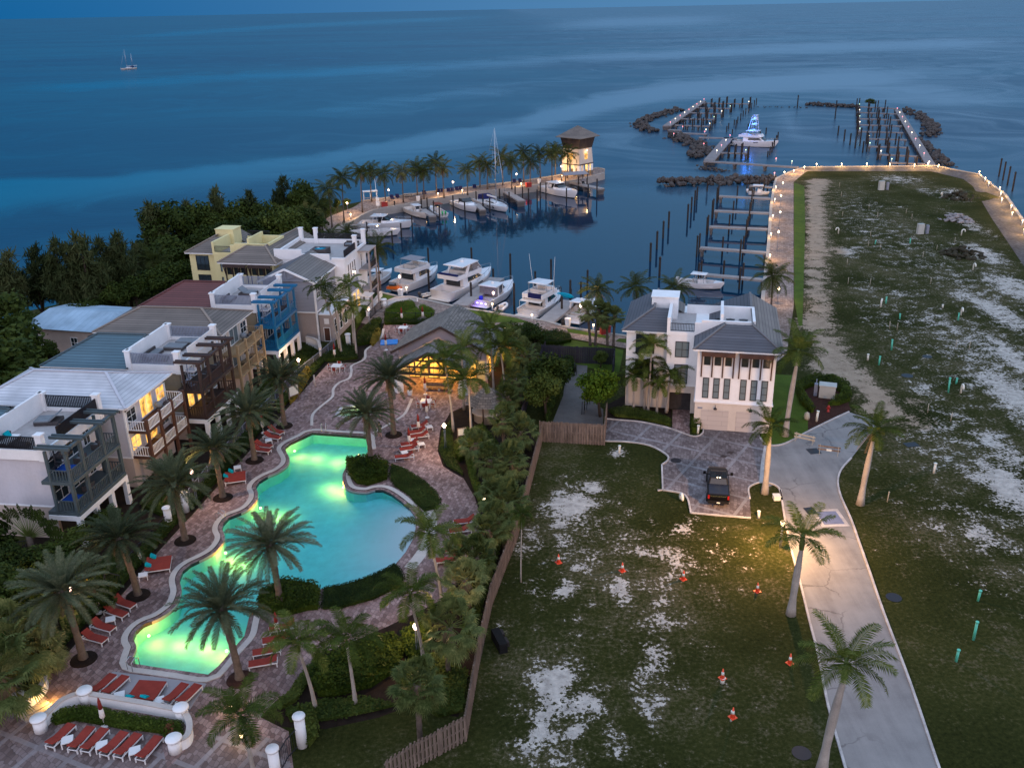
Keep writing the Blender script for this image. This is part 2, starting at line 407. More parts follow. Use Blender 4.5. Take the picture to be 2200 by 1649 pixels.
SAND=[(1262,1048,30,14,.8),(1225,1085,45,25,.9),(1205,1125,22,14,.8),(1140,1150,12,25,.6),(1125,1180,18,18,.7),(1195,1165,8,14,.7),(1218,1185,15,22,.8),(1235,1215,15,12,.6),(1345,1165,40,20,.55),(1365,1180,20,12,.7),(1440,1195,35,40,.6),(1465,1135,18,8,.7),(1530,1165,18,22,.4),(1215,1265,25,20,.75),(1230,1295,10,20,.7),(1340,1265,25,25,.7),(1305,1265,8,14,.6),(1420,1280,25,30,.6),(1410,1335,10,25,.7),(1432,1310,12,8,.6),(1435,1370,6,10,.6),(1190,1455,45,22,.95),(1215,1405,20,12,.7),(1240,1390,6,15,.6),(1185,1500,30,30,.85),(1240,1500,8,12,.7),(1270,1515,30,18,.85),(1175,1545,25,30,.85),(1250,1560,20,15,.8),(1310,1625,14,12,.9),(1325,1580,12,30,.6),(1360,1490,15,15,.6),(1400,1420,8,60,.55),(1400,1500,8,30,.5),(1160,1590,40,30,.7),(1215,1610,30,30,.7),(1090,1635,20,15,.5),(1060,1505,10,6,.5),(1150,1265,12,20,.45),(1325,970,16,8,.9),(1330,998,6,5,.5),(1290,1030,10,4,.5),(1385,1030,8,4,.5),(2170,1050,40,60,.9),(2150,960,30,40,.7),(2175,850,40,60,.85),(2165,760,35,50,.75),(2145,670,30,40,.8),(2180,620,40,30,.8),(2110,545,30,20,.8),(2080,480,20,25,.6),(2040,420,30,12,.5),(1810,540,22,10,.8),(1845,535,10,5,.6),(1870,545,10,4,.5),(1930,385,50,10,.55),(1990,410,22,8,.5),(1880,440,15,5,.5),(2060,530,12,6,.7),(1945,523,30,4,.4),(1855,620,14,4,.8),(1940,630,20,4,.8),(1980,622,8,4,.5),(2070,635,30,8,.7),(1965,690,6,6,.6),(1985,835,30,20,.6),(1955,857,20,8,.5),(2085,828,10,4,.7),(1965,910,50,15,.5),(2080,925,12,4,.6),(2020,960,40,20,.35),(1960,960,10,6,.5),(2110,1140,18,20,.8),(2085,1150,20,12,.7),(2140,1165,25,15,.6),(2180,1175,20,20,.6),(2160,1120,30,20,.5),(1900,1090,30,10,.4),(1715,560,6,60,.35),(2055,462,16,8,.6),(2050,410,18,6,.6),(1905,300,10,10,0),(1985,820,12,9,.5),(1900,785,8,5,.4),(1240,1150,110,130,.36),(1200,1500,90,140,.44),(1400,1300,90,150,.36),(1340,1600,100,70,.32),(1500,1180,110,80,.33),(1100,1400,50,150,.2),(1550,1450,120,160,.14),(1990,720,140,160,.36),(1900,500,110,130,.38),(2060,950,140,110,.44),(2080,1150,120,110,.36),(1950,620,100,100,.3),(2150,800,80,260,.5),(2080,620,60,70,.45),(1870,470,9,6,.5),(1935,445,12,4,.45),(1890,490,10,4,.45)]
TRACK=PL([(1846,884),(1890,902),(1952,897),(1927,859),(1887,826),(1846,785),(1818,753),(1797,714),(1788,671),(1775,600),(1780,540),(1779,477),(1771,416),(1787,387),(1757,383),(1734,387),(1728,416),(1730,477),(1724,592),(1734,668),(1709,690),(1731,709),(1750,753),(1736,791),(1791,813),(1832,837)])
BL=[]
RUT=PL([(1403,1225),(1399,1330),(1393,1450),(1386,1560)]);RUTP=PL([(1418,1240),(1412,1330),(1405,1430),(1400,1540)])
RUTS=[PL([(x+1745,392),(x+1748,480),(x+1744,560),(x+1745,640),(x+1758,700),(x+1778,760),(x+1830,820),(x+1858,870)])for x in(-8,16)]
for x,y,rx,ry,w in SAND:
 c=P(x,y);ax=(P(x+rx,y)-c);ay=(P(x,y+ry)-P(x,y-ry))/2
 BL.append((c.x,c.y,1/ax.length,1/ay.length,math.atan2(ax.y,ax.x),w))
def sandiness(x,y):
 v=0.0
 for cx,cy,kx,ky,a,w in BL:
  dx,dy=x-cx,y-cy
  if abs(dx)>24+(w<.5)*30 or abs(dy)>24+(w<.5)*40:continue
  p,q=rot2((dx,dy),-a);r=math.hypot(p*kx,q*ky)
  if r<2.2:v=max(v,w*max(0.0,min(1.0,1.25-.57*r)))
 if 10<x and y>60:
  d=dist_line((x,y),TRACK,True)
  if inside((x,y),TRACK):v=max(v,min(1.15,.5+d*.35))
  elif d<2.5:v=max(v,.5-d*.28)
 d=dist_line((x,y),RUT)if y<75 else 9
 if d<1.4:v=v-.45*(1-d/1.4)if x<RUT[1][0]+9 else v
 d=dist_line((x,y),RUTP)if y<70 else 9
 if d<1.3:v=max(v,.62-.25*d)
 if y>95 and 20<x<110:
  for l in RUTS:
   d=dist_line((x,y),l)
   if d<.9:v-=.3*(1-d/.9)
 return v
m,nt,b=new_mat('rough_grass');MATS['ground']=m
v=pos(nt)
at=nt.nodes.new('ShaderNodeAttribute');at.attribute_name='sand'
a1=noise(nt,.55,5,v,.65);a2=noise(nt,3.2,4,v,.7);a3=noise(nt,.09,3,v)
w=mth(nt,'ADD',at.outputs['Fac'],mth(nt,'MULTIPLY',mth(nt,'SUBTRACT',a1 .outputs[0],.5),1.6))
w=mth(nt,'ADD',w,mth(nt,'MULTIPLY',mth(nt,'SUBTRACT',a2 .outputs[0],.5),1.7))
sandm=smoothstep_node(nt,w,.52,.66)
dry=smoothstep_node(nt,mth(nt,'ADD',w,mth(nt,'MULTIPLY',mth(nt,'SUBTRACT',a3 .outputs[0],.5),1.2)),.12,.62)
g1=ramp(nt,[(.3,(.008,.012,.003)),(.5,(.032,.037,.010)),(.75,(.082,.078,.028))])
gm=mth(nt,'ADD',mth(nt,'MULTIPLY',a2 .outputs[0],.55),mth(nt,'MULTIPLY',a3 .outputs[0],.45));nt.links.new(gm,g1 .inputs[0])
dc=ramp(nt,[(.3,(.05,.045,.022)),(.7,(.135,.115,.07))]);nt.links.new(a2 .outputs[0],dc.inputs[0])
sc_=ramp(nt,[(.3,(.28,.255,.225)),(.7,(.62,.575,.51))]);nt.links.new(noise(nt,1.3,5,v,.65).outputs[0],sc_.inputs[0])
tk=nt.nodes.new('ShaderNodeAttribute');tk.attribute_name='track'
tan=ramp(nt,[(.3,(.19,.14,.10)),(.5,(.33,.255,.185)),(.72,(.47,.375,.28))]);nt.links.new(mth(nt,'ADD',mth(nt,'MULTIPLY',noise(nt,.7,5,v,.65).outputs[0],.6),mth(nt,'MULTIPLY',noise(nt,6,3,v,.7).outputs[0],.4)),tan.inputs[0])
sand_c=mixc(nt,tk.outputs['Fac'],sc_.outputs[0],tan.outputs[0])
c1=mixc(nt,mth(nt,'MULTIPLY',dry,.75),g1 .outputs[0],dc.outputs[0]);c2=mixc(nt,sandm,c1,sand_c)
nt.links.new(c2,b.inputs['Base Color']);b.inputs['Roughness'].default_value=.95;b.inputs['Specular IOR Level'].default_value=.03
fine=noise(nt,9,3,v,.7)
bump(nt,b,mth(nt,'ADD',fine.outputs[0],a2 .outputs[0]),.7,.12)
pts=[];edges=[]
def ring_(r):
 k=len(pts);pts.extend(Vector(q)for q in r);edges.extend((k+i,k+(i+1)%len(r))for i in range(len(r)))
ring_(LAND);ring_(POOL);ring_(SPA)
rr=random.Random(3)
y=36.0
while y<268:
 st=1.15 if y<110 else 1.9
 x=-10.0 if y<95 else 20.0
 while x<150:
  q=(x+rr.uniform(-.2,.2),y+rr.uniform(-.2,.2))
  if abs(x)<9+y*.62 and inside(q,LAND):pts.append(Vector(q))
  x+=st
 y+=st
vo,eo,fo,*_=delaunay_2d_cdt(pts,edges,[],0,1e-4)
mb=MB();fs=[]
for f in fo:
 c=sum((vo[i]for i in f),Vector((0,0)))/len(f)
 if inside(c,LAND)and not inside(c,POOL)and not inside(c,SPA):fs.append(tuple(f))
mounds=[(P(2070,540),4.2,1.6),(P(2040,468),3.6,1.2),(P(2070,420),6.5,1.4)]
def gz(x,y):
 z=0.0
 for c,r,h in mounds:
  d=math.hypot(x-c.x,y-c.y)/r
  if d<1:z=max(z,h*(1-d*d)**1.5*(.75+.5*mnoise.noise((x*.5,y*.5,0))))
 return z
mb.add([(q.x,q.y,gz(q.x,q.y))for q in vo],fs)
n=len(LAND)
q=LAND if sum(LAND[i][0]*LAND[(i+1)%n][1]-LAND[(i+1)%n][0]*LAND[i][1]for i in range(n))>0 else LAND[::-1]
mb.add([(x,y,-4)for x,y in q]+[(x,y,0)for x,y in q],[(i,(i+1)%n,n+(i+1)%n,n+i)for i in range(n)])
ground=mb.build('ground',MATS['ground']);ground['kind']='structure'
att=ground.data.attributes.new('sand','FLOAT','POINT')
att.data.foreach_set('value',[sandiness(p[0],p[1])for p in mb.v])
att=ground.data.attributes.new('track','FLOAT','POINT')
att.data.foreach_set('value',[1.0 if p[1]>60 and 10<p[0]<110 and(inside(p[:2],TRACK)or dist_line(p[:2],TRACK,True)<3)else 0.0 for p in mb.v])
def pavers(name,c1,c2,c3,lattice=None,size=.28,gap=(.09,.07,.065),rot=.4):
 m,nt,b=new_mat(name);v=pos(nt)
 vo_=nt.nodes.new('ShaderNodeTexVoronoi');vo_.inputs['Scale'].default_value=1/size;vo_.inputs['Randomness'].default_value=.45
 nt.links.new(mapping(nt,v,(1,.62,0),(0,0,rot)),vo_.inputs['Vector'])
 sp=nt.nodes.new('ShaderNodeSeparateColor');nt.links.new(vo_.outputs['Color'],sp.inputs[0])
 n1=noise(nt,.5,4,v)
 r=ramp(nt,[(.15,c1),(.5,c2),(.9,c3)])
 nt.links.new(mth(nt,'ADD',mth(nt,'MULTIPLY',sp.outputs[0],.75),mth(nt,'MULTIPLY',n1 .outputs[0],.3)),r.inputs[0])
 ed=nt.nodes.new('ShaderNodeTexVoronoi');ed.feature='DISTANCE_TO_EDGE';ed.inputs['Scale'].default_value=1/size;ed.inputs['Randomness'].default_value=.45
 nt.links.new(mapping(nt,v,(1,.62,0),(0,0,rot)),ed.inputs['Vector'])
 j=smoothstep_node(nt,ed.outputs['Distance'],.10,.02)
 c=mixc(nt,mth(nt,'MULTIPLY',j,.6),r.outputs[0],gap)
 if lattice:
  sz,wd,col,ang=lattice
  br=nt.nodes.new('ShaderNodeTexBrick');br.offset=0;nt.links.new(mapping(nt,v,(1,1,0),(0,0,ang)),br.inputs['Vector'])
  br.inputs['Scale'].default_value=1;br.inputs['Brick Width'].default_value=sz;br.inputs['Row Height'].default_value=sz;br.inputs['Mortar Size'].default_value=wd;br.inputs['Mortar Smooth'].default_value=.05
  fa=mth(nt,'MULTIPLY',br.outputs['Fac'],mth(nt,'ADD',mth(nt,'MULTIPLY',noise(nt,.25,3,v).outputs[0],1.2),.0))
  c=mixc(nt,fa,c,col)
 st=ramp(nt,[(.35,(.62,.62,.62)),(.6,(1,1,1))]);nt.links.new(noise(nt,.16,5,v,.6).outputs[0],st.inputs[0])
 nt.links.new(mixc(nt,1.0,c,st.outputs[0],'MULTIPLY'),b.inputs['Base Color'])
 b.inputs['Roughness'].default_value=.8;b.inputs['Specular IOR Level'].default_value=.2;bump(nt,b,mth(nt,'SUBTRACT',1.0,j),.25,.01)
 MATS[name]=m;return m
pavers('deck_pavers',(.175,.108,.096),(.285,.18,.165),(.41,.285,.26))
pavers('drive_pavers',(.125,.10,.10),(.185,.155,.155),(.265,.23,.23),lattice=(3.6,.16,(.30,.29,.30),.78-.22))
pavers('terrace_pavers',(.14,.095,.085),(.21,.15,.14),(.29,.22,.21),lattice=(2.6,.17,(.33,.29,.29),.78-.35))
pavers('promenade_pavers',(.20,.145,.12),(.28,.21,.18),(.36,.28,.24),size=.36,lattice=(4,.12,(.34,.27,.24),.6))
pavers('walk_pavers',(.07,.062,.06),(.10,.09,.088),(.14,.13,.125),size=.36)
mat('concrete',(.36,.33,.30),.8,.2,.5,bmp=.1);mat('concrete_dark',(.13,.12,.115),.85,.3,.5)
mat('coping',(.54,.47,.42),.65,.2,.7);mat('ledge',(.33,.30,.31),.6,.15,.8);mat('kerb',(.48,.45,.43),.75,.45,.8)
mat('pool_tile',(.035,.03,.03),.25,.3,3);mat('soil',(.022,.014,.010),.95,.5,1.5,bmp=.5);mat('mulch',(.05,.022,.016),.95,.45,3,bmp=.6)
m,nt,b=new_mat('mown_grass');MATS['lawn']=m;v=pos(nt)
r=ramp(nt,[(.32,(.035,.062,.006)),(.55,(.06,.10,.010)),(.75,(.10,.13,.022))]);nt.links.new(mth(nt,'ADD',mth(nt,'MULTIPLY',noise(nt,.6,4,v).outputs[0],.5),mth(nt,'MULTIPLY',noise(nt,8,3,v,.7).outputs[0],.5)),r.inputs[0])
nt.links.new(r.outputs[0],b.inputs['Base Color']);b.inputs['Roughness'].default_value=.9;b.inputs['Specular IOR Level'].default_value=.15;bump(nt,b,noise(nt,12,2,v).outputs[0],.6,.06)
m,nt,b=new_mat('road_surface');MATS['road']=m;v=pos(nt)
r=ramp(nt,[(.3,(.12,.115,.115)),(.5,(.215,.21,.205)),(.72,(.30,.29,.28))])
lo=noise(nt,1,4,mapping(nt,v,(1.1,.07,1),(0,0,.03)),.6)
nt.links.new(mth(nt,'ADD',mth(nt,'MULTIPLY',noise(nt,.3,5,v,.65).outputs[0],.5),mth(nt,'ADD',mth(nt,'MULTIPLY',lo.outputs[0],.35),mth(nt,'MULTIPLY',noise(nt,14,2,v).outputs[0],.15))),r.inputs[0])
vc=nt.nodes.new('ShaderNodeTexVoronoi');vc.feature='DISTANCE_TO_EDGE';vc.inputs['Scale'].default_value=.22;wp=nt.nodes.new('ShaderNodeVectorMath');wp.operation='ADD';nt.links.new(v,wp.inputs[0]);nt.links.new(noise(nt,1.1,3,v).outputs['Color'],wp.inputs[1]);nt.links.new(wp.outputs[0],vc.inputs['Vector'])
crk=mth(nt,'MULTIPLY',smoothstep_node(nt,vc.outputs['Distance'],.02,.004),smoothstep_node(nt,noise(nt,.12,2,v).outputs[0],.45,.6))
blot=smoothstep_node(nt,noise(nt,.45,4,mapping(nt,v,(1.4,.4,1))).outputs[0],.60,.72)
rc2=mixc(nt,mth(nt,'MULTIPLY',crk,.6),r.outputs[0],(.06,.055,.055));rc2=mixc(nt,mth(nt,'MULTIPLY',blot,.45),rc2,(.10,.095,.09))
nt.links.new(rc2,b.inputs['Base Color']);b.inputs['Roughness'].default_value=.8;bump(nt,b,noise(nt,25,2,v).outputs[0],.2,.01)
DECK=PL([(-120,1655),(104,1450),(164,1381),(262,1277),(338,1187),(387,1133),(412,1107),(468,1044),(535,970),(600,897),(641,851),(705,780),(772,779),(785,760),(795,742),(818,722),(826,695),(960,695),(1045,760),(1050,850),(967,886),(946,922),(940,968),(952,1001),(975,1016),(996,1027),(1020,1068),(1029,1098),(1030,1140),(1010,1200),(985,1250),(954,1284),(914,1306),(832,1345),(777,1369),(710,1395),(682,1408),(646,1447),(619,1488),(592,1505),(560,1540),(620,1570),(640,1720),(-160,1900)])
sheet('pool_deck',DECK,.006,MATS['deck_pavers'],[POOL,SPA])
sheet("terrace",PL([(-110,1530),(20,1515),(62,1512),(105,1545),(160,1600),(240,1560),(345,1585),(360,1650),(420,1590),(500,1560),(560,1578),(615,1598),(640,1720),(-160,1900)]),.011,MATS['terrace_pavers'])
bl=PL([(670,914),(672,890),(690,872),(714,852),(716,836),(728,822),(750,812),(755,797),(756,785),(783,771),(786,752),(806,737),(820,722),(824,706)])
mb=MB();mb.band(smooth_line(bl),-.16,.16,.0,.0175);o=mb.build('paving_strip',MATS['coping']);o['kind']='structure'
bl=PL([(803,929),(840,908),(868,890),(880,868),(885,856)])
mb=MB();mb.band(smooth_line(bl),-.16,.16,.0,.0175);o=mb.build('paving_strip',MATS['coping']);o['kind']='structure'
ENT=PL([(884,1098),(893,1115),(894,1136),(888,1160),(872,1188),(850,1213)])
def pdepth(p):
 return max(.14,min(1.3,.14+.15*(dist_line(p,ENT)-.1)))
def basin(name,ring,wl,depth,wallmat,floormat):
 ring=densify(ring,.5)
 A=sum(ring[i][0]*ring[(i+1)%len(ring)][1]-ring[(i+1)%len(ring)][0]*ring[i][1]for i in range(len(ring)))
 if A<0:ring=ring[::-1]
 n=len(ring);pts=[Vector(q)for q in ring];ed=[(i,(i+1)%n)for i in range(n)]
 xs=[q[0]for q in ring];ys=[q[1]for q in ring]
 y=min(ys)
 while y<max(ys):
  x=min(xs)
  while x<max(xs):
   if inside((x,y),ring)and dist_line((x,y),ring,True)>.5:pts.append(Vector((x,y)))
   x+=1.0
  y+=1.0
 vo,eo,fo,*_=delaunay_2d_cdt(pts,ed,[],0,1e-4)
 mb=MB();mb.add([(q.x,q.y,-depth((q.x,q.y)))for q in vo],[tuple(f)for f in fo if inside(sum((vo[i]for i in f),Vector((0,0)))/len(f),ring)],True)
 vs=[];fs=[]
 for x,y in ring:vs+=[(x,y,-depth((x,y))),(x,y,min(0,max(-.3,-depth((x,y))))),(x,y,.0)]
 for i in range(n):
  j=(i+1)%n;fs.append((i*3,j*3,j*3+1,i*3+1))
 mb.add(vs,fs)
 mb.mi=1;mb.add(vs,[(i*3+1,(i+1)%n*3+1,(i+1)%n*3+2,i*3+2)for i in range(n)])
 return ring,mb
mat('pool_plaster',(.24,.72,.74),.6,.16,1.1)
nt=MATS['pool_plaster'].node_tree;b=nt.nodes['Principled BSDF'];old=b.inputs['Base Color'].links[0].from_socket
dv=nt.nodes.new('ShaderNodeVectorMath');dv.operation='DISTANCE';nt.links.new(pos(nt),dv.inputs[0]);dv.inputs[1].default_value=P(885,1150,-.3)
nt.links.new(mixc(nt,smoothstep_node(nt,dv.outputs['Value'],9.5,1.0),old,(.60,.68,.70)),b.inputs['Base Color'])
m,nt,b=new_mat('pool_water');MATS['pool_water']=m
out=nt.nodes['Material Output'];tr=nt.nodes.new('ShaderNodeBsdfTransparent');gl=nt.nodes.new('ShaderNodeBsdfGlossy');gl.inputs['Roughness'].default_value=.03
fr=nt.nodes.new('ShaderNodeFresnel');fr.inputs[0].default_value=1.33
bp=nt.nodes.new('ShaderNodeBump');bp.inputs['Strength'].default_value=.25;bp.inputs['Distance'].default_value=.05
nt.links.new(noise(nt,1.6,3,pos(nt)).outputs[0],bp.inputs['Height']);nt.links.new(bp.outputs[0],gl.inputs['Normal']);nt.links.new(bp.outputs[0],fr.inputs['Normal'])
ms=nt.nodes.new('ShaderNodeMixShader');nt.links.new(fr.outputs[0],ms.inputs[0]);nt.links.new(tr.outputs[0],ms.inputs[1]);nt.links.new(gl.outputs[0],ms.inputs[2])
nt.links.new(ms.outputs[0],out.inputs['Surface'])
va=nt.nodes.new('ShaderNodeVolumeAbsorption');va.inputs['Color'].default_value=(.15,.94,.90,1);va.inputs['Density'].default_value=.28
nt.links.new(va.outputs[0],out.inputs['Volume'])
nt.nodes.remove(b)
poolt=thing('swimming_pool','large freeform swimming pool glowing green and turquoise in the paved deck','swimming pool',(0,0,0))
ringp,mbp=basin('basin',POOL,-.12,pdepth,None,None)
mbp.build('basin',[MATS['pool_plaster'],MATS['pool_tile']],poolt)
mw=MB();mw.prism(offset_line(ringp,-.01,True),-1.6,-.12);o=mw.build('water',MATS['pool_water'],poolt)
cpl=POOLPX.index((884,1098))if(884,1098)in POOLPX else 16
def seg(a,b):return[POOL[i%len(POOL)]for i in range(a,b+1)]
i0=POOLPX.index((531,1342));i1=POOLPX.index((785,980))+len(POOL)
for a,bb in((i0-1,i1-1),(POOLPX.index((745,1000)),POOLPX.index((880,1092)))):
 ln=smooth_line(seg(a,bb),False,3)
 mb=MB();mb.band(ln,0.0,.34,-.3,-.02);mb.build('ledge',MATS['ledge'],poolt)
 mb=MB();mb.band(ln,.34,.37,-.3,.05);mb.build('gutter',MATS['pool_tile'],poolt)
 mb=MB();mb.band(ln,.37,.85,-.05,.075);mb.build('coping',MATS['coping'],poolt)
ln=smooth_line(seg(POOLPX.index((880,1092)),POOLPX.index((848,1213))),False,3)
mb=MB();mb.band(ln,0.0,.9,-.3,-.005);mb.build('ledge',MATS['ledge'],poolt)
mb=MB();mb.band(ln,.9,1.9,-.3,.02);mb.build('beach_apron',MATS['coping'],poolt)
spat=thing('hot_tub','small lit hot tub with pale coping set in the deck behind the big pool','hot tub',(0,0,0))
rs,mbs=basin('basin',SPA,-.1,lambda p:.8,None,None);mbs.build('basin',[mat('tub_plaster',(.62,.66,.52),.6,.08),MATS['pool_tile']],spat)
mw=MB();mw.prism(offset_line(rs,-.01,True),-.82,-.08);mw.build('water',MATS['pool_water'],spat)
mb=MB();mb.band(rs,-.35,0,-.05,.12,True);mb.build('coping',MATS['kerb'],spat)
ROADL=PL([(1677,1053),(1686,1115),(1701,1186),(1718,1248),(1739,1334),(1757,1404),(1779,1516),(1816,1649),(1850,1780)])
ROADR=PL([(1829,984),(1807,1009),(1800,1036),(1807,1068),(1828,1115),(1845,1163),(1869,1231),(1899,1318),(1955,1466),(2017,1649),(2070,1790)])
RTOP=PL([(1633,941),(1646,955),(1671,957),(1696,949),(1736,927),(1791,900),(1824,885)])
sheet('road',ROADL[::-1]+PL([(1662,1042),(1640,1048)])+RTOP+PL([(1890,906)])+ROADR,.008,MATS['road'])
DRV=PL([(1302,900),(1337,903),(1373,906),(1414,914),(1444,922),(1482,936),(1504,936),(1511,921),(1630,928),(1634,941),(1646,957),(1641,990),(1637,1030),(1621,1039),(1609,1048),(1611,1071),(1613,1112),(1550,1108),(1484,1102),(1477,1072),(1464,1060),(1425,1053),(1423,998),(1434,990),(1434,979),(1409,963),(1382,954),(1341,949),(1300,948)])
sheet('driveway',DRV,.013,MATS['drive_pavers'])
sheet('path',PL([(1444,920),(1445,880),(1482,880),(1482,934)]),.018,MATS['deck_pavers'])
def kerb(l,closed=False,w=.16,sm=True):
 mb=MB();ln=smooth_line(l,closed,3)if sm else l
 mb.band(ln,-w/2,w/2,-.1,.12,closed);o=mb.build('kerb',MATS['kerb']);o['kind']='structure'
kerb(ROADL);kerb(ROADR);kerb(RTOP)
kerb(PL([(1300,948),(1341,949),(1382,954),(1409,963),(1434,979),(1434,990),(1423,998)]))
kerb(PL([(1422,999),(1424,1053),(1413,1054)]),sm=False)
kerb(PL([(1424,1053),(1464,1060),(1477,1072),(1482,1090),(1484,1102)]))
kerb(PL([(1484,1102),(1550,1108),(1613,1113)]),w=.12)
kerb(PL([(1611,1071),(1608,1050),(1621,1040),(1640,1036),(1660,1040),(1674,1050),(1680,1075)]))
kerb(PL([(1302,900),(1337,903),(1373,906),(1414,914),(1444,922),(1482,936),(1500,937),(1510,930),(1511,921)]),w=.12)
mb=MB();mb.band(PL([(1648,958),(1642,990),(1638,1034)]),-.3,.3,0,.022);o=mb.build('pavement_edge',MATS['kerb']);o['kind']='structure'
sheet('jetty_promenade',PL([(640,520),(680,480),(715,462),(760,445)])+PL(OUTER)+PL(INNER)[:15]+PL([(690,515),(660,545)]),.012,MATS['promenade_pavers'])
sheet('quay_promenade',PL([(770,612),(800,622),(821,630)]+LOWQ[1:]+RIGHTQ[1:]+[(1728,372),(1705,391),(1705,500),(1705,660),(1690,760),(1640,800),(1560,800),(1345,748),(1310,742),(1215,724),(1050,703),(980,692),(900,690),(840,690),(800,700),(765,690)]),.012,MATS['promenade_pavers'])
sheet('quay_walk',PL([(1728,372)]+TOPQ[:4]+TOPQ[4:]+[(2300,760),(2200,572),(2130,468),(2090,400),(2070,385),(2000,368),(1735,368)]),.016,MATS['walk_pavers'])
for pts_ in([(993,660),(1010,684),(1042,692),(1143,694),(1110,683),(1064,675)],[(1217,706),(1222,714),(1308,728),(1310,722),(1235,708)],[(1330,727),(1322,733),(1352,738),(1352,728)],[(803,627),(797,640),(828,645),(849,637)],[(1215,728),(1310,745),(1340,752),(1330,800),(1200,780)],[(793,648),(800,664),(770,690),(760,672)]):
 sheet('lawn',PL(pts_),.02,MATS['lawn'])
sheet('lawn',PL([(1634,940),(1650,955),(1672,956),(1696,948),(1736,926),(1752,900),(1738,850),(1702,806),(1664,804),(1655,860)]),.016,MATS['lawn'])
sheet('lawn',PL([(1706,392),(1706,640),(1716,700),(1724,700),(1727,592),(1730,477),(1728,400)]),.005,MATS['lawn'])
sheet('planting_bed',PL([(1736,926),(1791,899),(1828,882),(1818,850),(1790,822),(1740,815),(1706,830),(1735,870)]),.02,MATS['mulch'])
sheet('planting_bed',PL([(967,886),(946,922),(940,968),(952,1001),(975,1016),(996,1027),(1020,1068),(1029,1098),(1030,1140),(1010,1200),(985,1250),(954,1284),(914,1306),(832,1345),(777,1369),(710,1395),(682,1408),(646,1447),(619,1488),(592,1510),(590,1560),(700,1565),(815,1540),(880,1515),(985,1540),(1050,1298),(1105,1162),(1143,1014),(1158,958),(1120,900),(1165,770),(1060,730),(1045,760),(1050,850)]),.003,MATS['soil'])
sheet('planting_bed',PL([(-120,1650),(104,1448),(164,1379),(262,1275),(338,1185),(412,1105),(468,1042),(535,968),(600,895),(641,849),(705,778),(772,777),(795,740),(818,720),(824,690),(770,690),(740,740),(700,745),(560,780),(300,960),(200,1080),(0,1200),(-200,1300)]),.003,MATS['soil'])
sheet('planting_bed',PL([(1302,899),(1373,905),(1414,913),(1443,921),(1443,880),(1430,860),(1340,850),(1302,870)]),.005,MATS['soil'])
qw=MB()
qw.band(PL(INNER+LOWQ[1:]+RIGHTQ[1:]),-.35,.25,-3.2,.13);o=qw.build('quay_wall',MATS['concrete']);tag(o,'pale concrete quay wall edging the inner marina basin','quay wall')
qw=MB();qw.band(PL(OUTER),-.3,.3,-3.2,.25);o=qw.build('sea_wall',MATS['concrete']);tag(o,'low concrete sea wall along the outer side of the palm jetty','sea wall')
qw=MB();qw.band(PL(TOPQ),-.3,.3,-3.2,.25);o=qw.build('sea_wall',MATS['concrete']);tag(o,'pale concrete sea wall round the end and far side of the vacant lot','sea wall')
leafmat('date_frond',(.036,.050,.024),(.095,.115,.062),(.19,.20,.12))
leafmat('royal_frond',(.028,.045,.007),(.080,.112,.020),(.19,.21,.05))
leafmat('coco_frond',(.024,.034,.008),(.062,.078,.018),(.15,.135,.045))
leafmat('fan_frond',(.040,.058,.014),(.13,.155,.050),(.28,.27,.10))
leafmat('casuarina',(.022,.036,.014),(.062,.080,.030),(.115,.12,.05))
leafmat('broadleaf',(.014,.026,.005),(.044,.066,.012),(.10,.125,.026))
leafmat('bright_leaf',(.03,.06,.004),(.075,.125,.010),(.14,.20,.02))
leafmat('hedge_leaf',(.016,.030,.003),(.055,.082,.010),(.125,.15,.022))
leafmat('yellow_leaf',(.12,.09,.012),(.28,.20,.03),(.42,.32,.06))
leafmat('grey_leaf',(.05,.055,.04),(.10,.11,.08),(.17,.17,.13))
leafmat('red_leaf',(.06,.02,.012),(.11,.04,.022),(.16,.07,.03))
mat('palm_bark',(.13,.10,.08),.9,.4,3,bmp=.6);mat('royal_bark',(.36,.32,.28),.8,.3,1.2,bmp=.15);mat('dark_bark',(.06,.045,.035),.9,.4,2,bmp=.5)
mat('crownshaft',(.10,.14,.03),.5,.3,1)
mat('dead_frond',(.20,.14,.08),.9,.4,2)
def frond(mb,rr,az,el,L,droop,nl,lmax,wl,vee,fold,n=9,twist=0.0,r0=.1):
 """one feather frond: arching rib with leaflets on both sides"""
 pts=[];p=Vector((math.cos(az)*r0,math.sin(az)*r0,0));e=el
 st=L/n
 for i in range(n+1):
  pts.append(p.copy())
  d=Vector((math.cos(az)*math.cos(e),math.sin(az)*math.cos(e),math.sin(e)))
  p=p+d*st;e-=droop/n*(.5+1.0*i/n);az+=twist/n
 mb.tube(pts,[.028*(1-.8*i/n)for i in range(n+1)],3,False)
 vs=[];fs=[]
 for k in range(nl):
  t=.10+.90*(k+.5)/nl;q=t*n;i=min(int(q),n-1);f=q-i
  c=pts[i].lerp(pts[i+1],f);d=(pts[i+1]-pts[i]).normalized()
  sd=d.cross(Vector((0,0,1)))
  sd=sd.normalized()if sd.length>.05 else Vector((math.sin(az),-math.cos(az),0));u=sd.cross(d)
  ll=lmax*(math.sin(PI*min(1,.12+.80*t))**.6)*(.55 if t>.96 else 1)*rr.uniform(.85,1.1)
  for sg in(-1,1):
   dr=(sd*sg*(1-fold)+d*(fold+.25)+u*(vee+rr.uniform(-.18,.18))).normalized()
   tip=c+dr*ll;tip.z-=ll*.18
   w=d*wl*.5
   b=len(vs);mid=c.lerp(tip,.5)+Vector((0,0,ll*.05))
   vs+=[tuple(c-w*.6),tuple(c+w*.6),tuple(mid+w),tuple(tip),tuple(mid-w)]
   fs.append((b,b+1,b+2,b+3,b+4))
 mb.add(vs,fs)
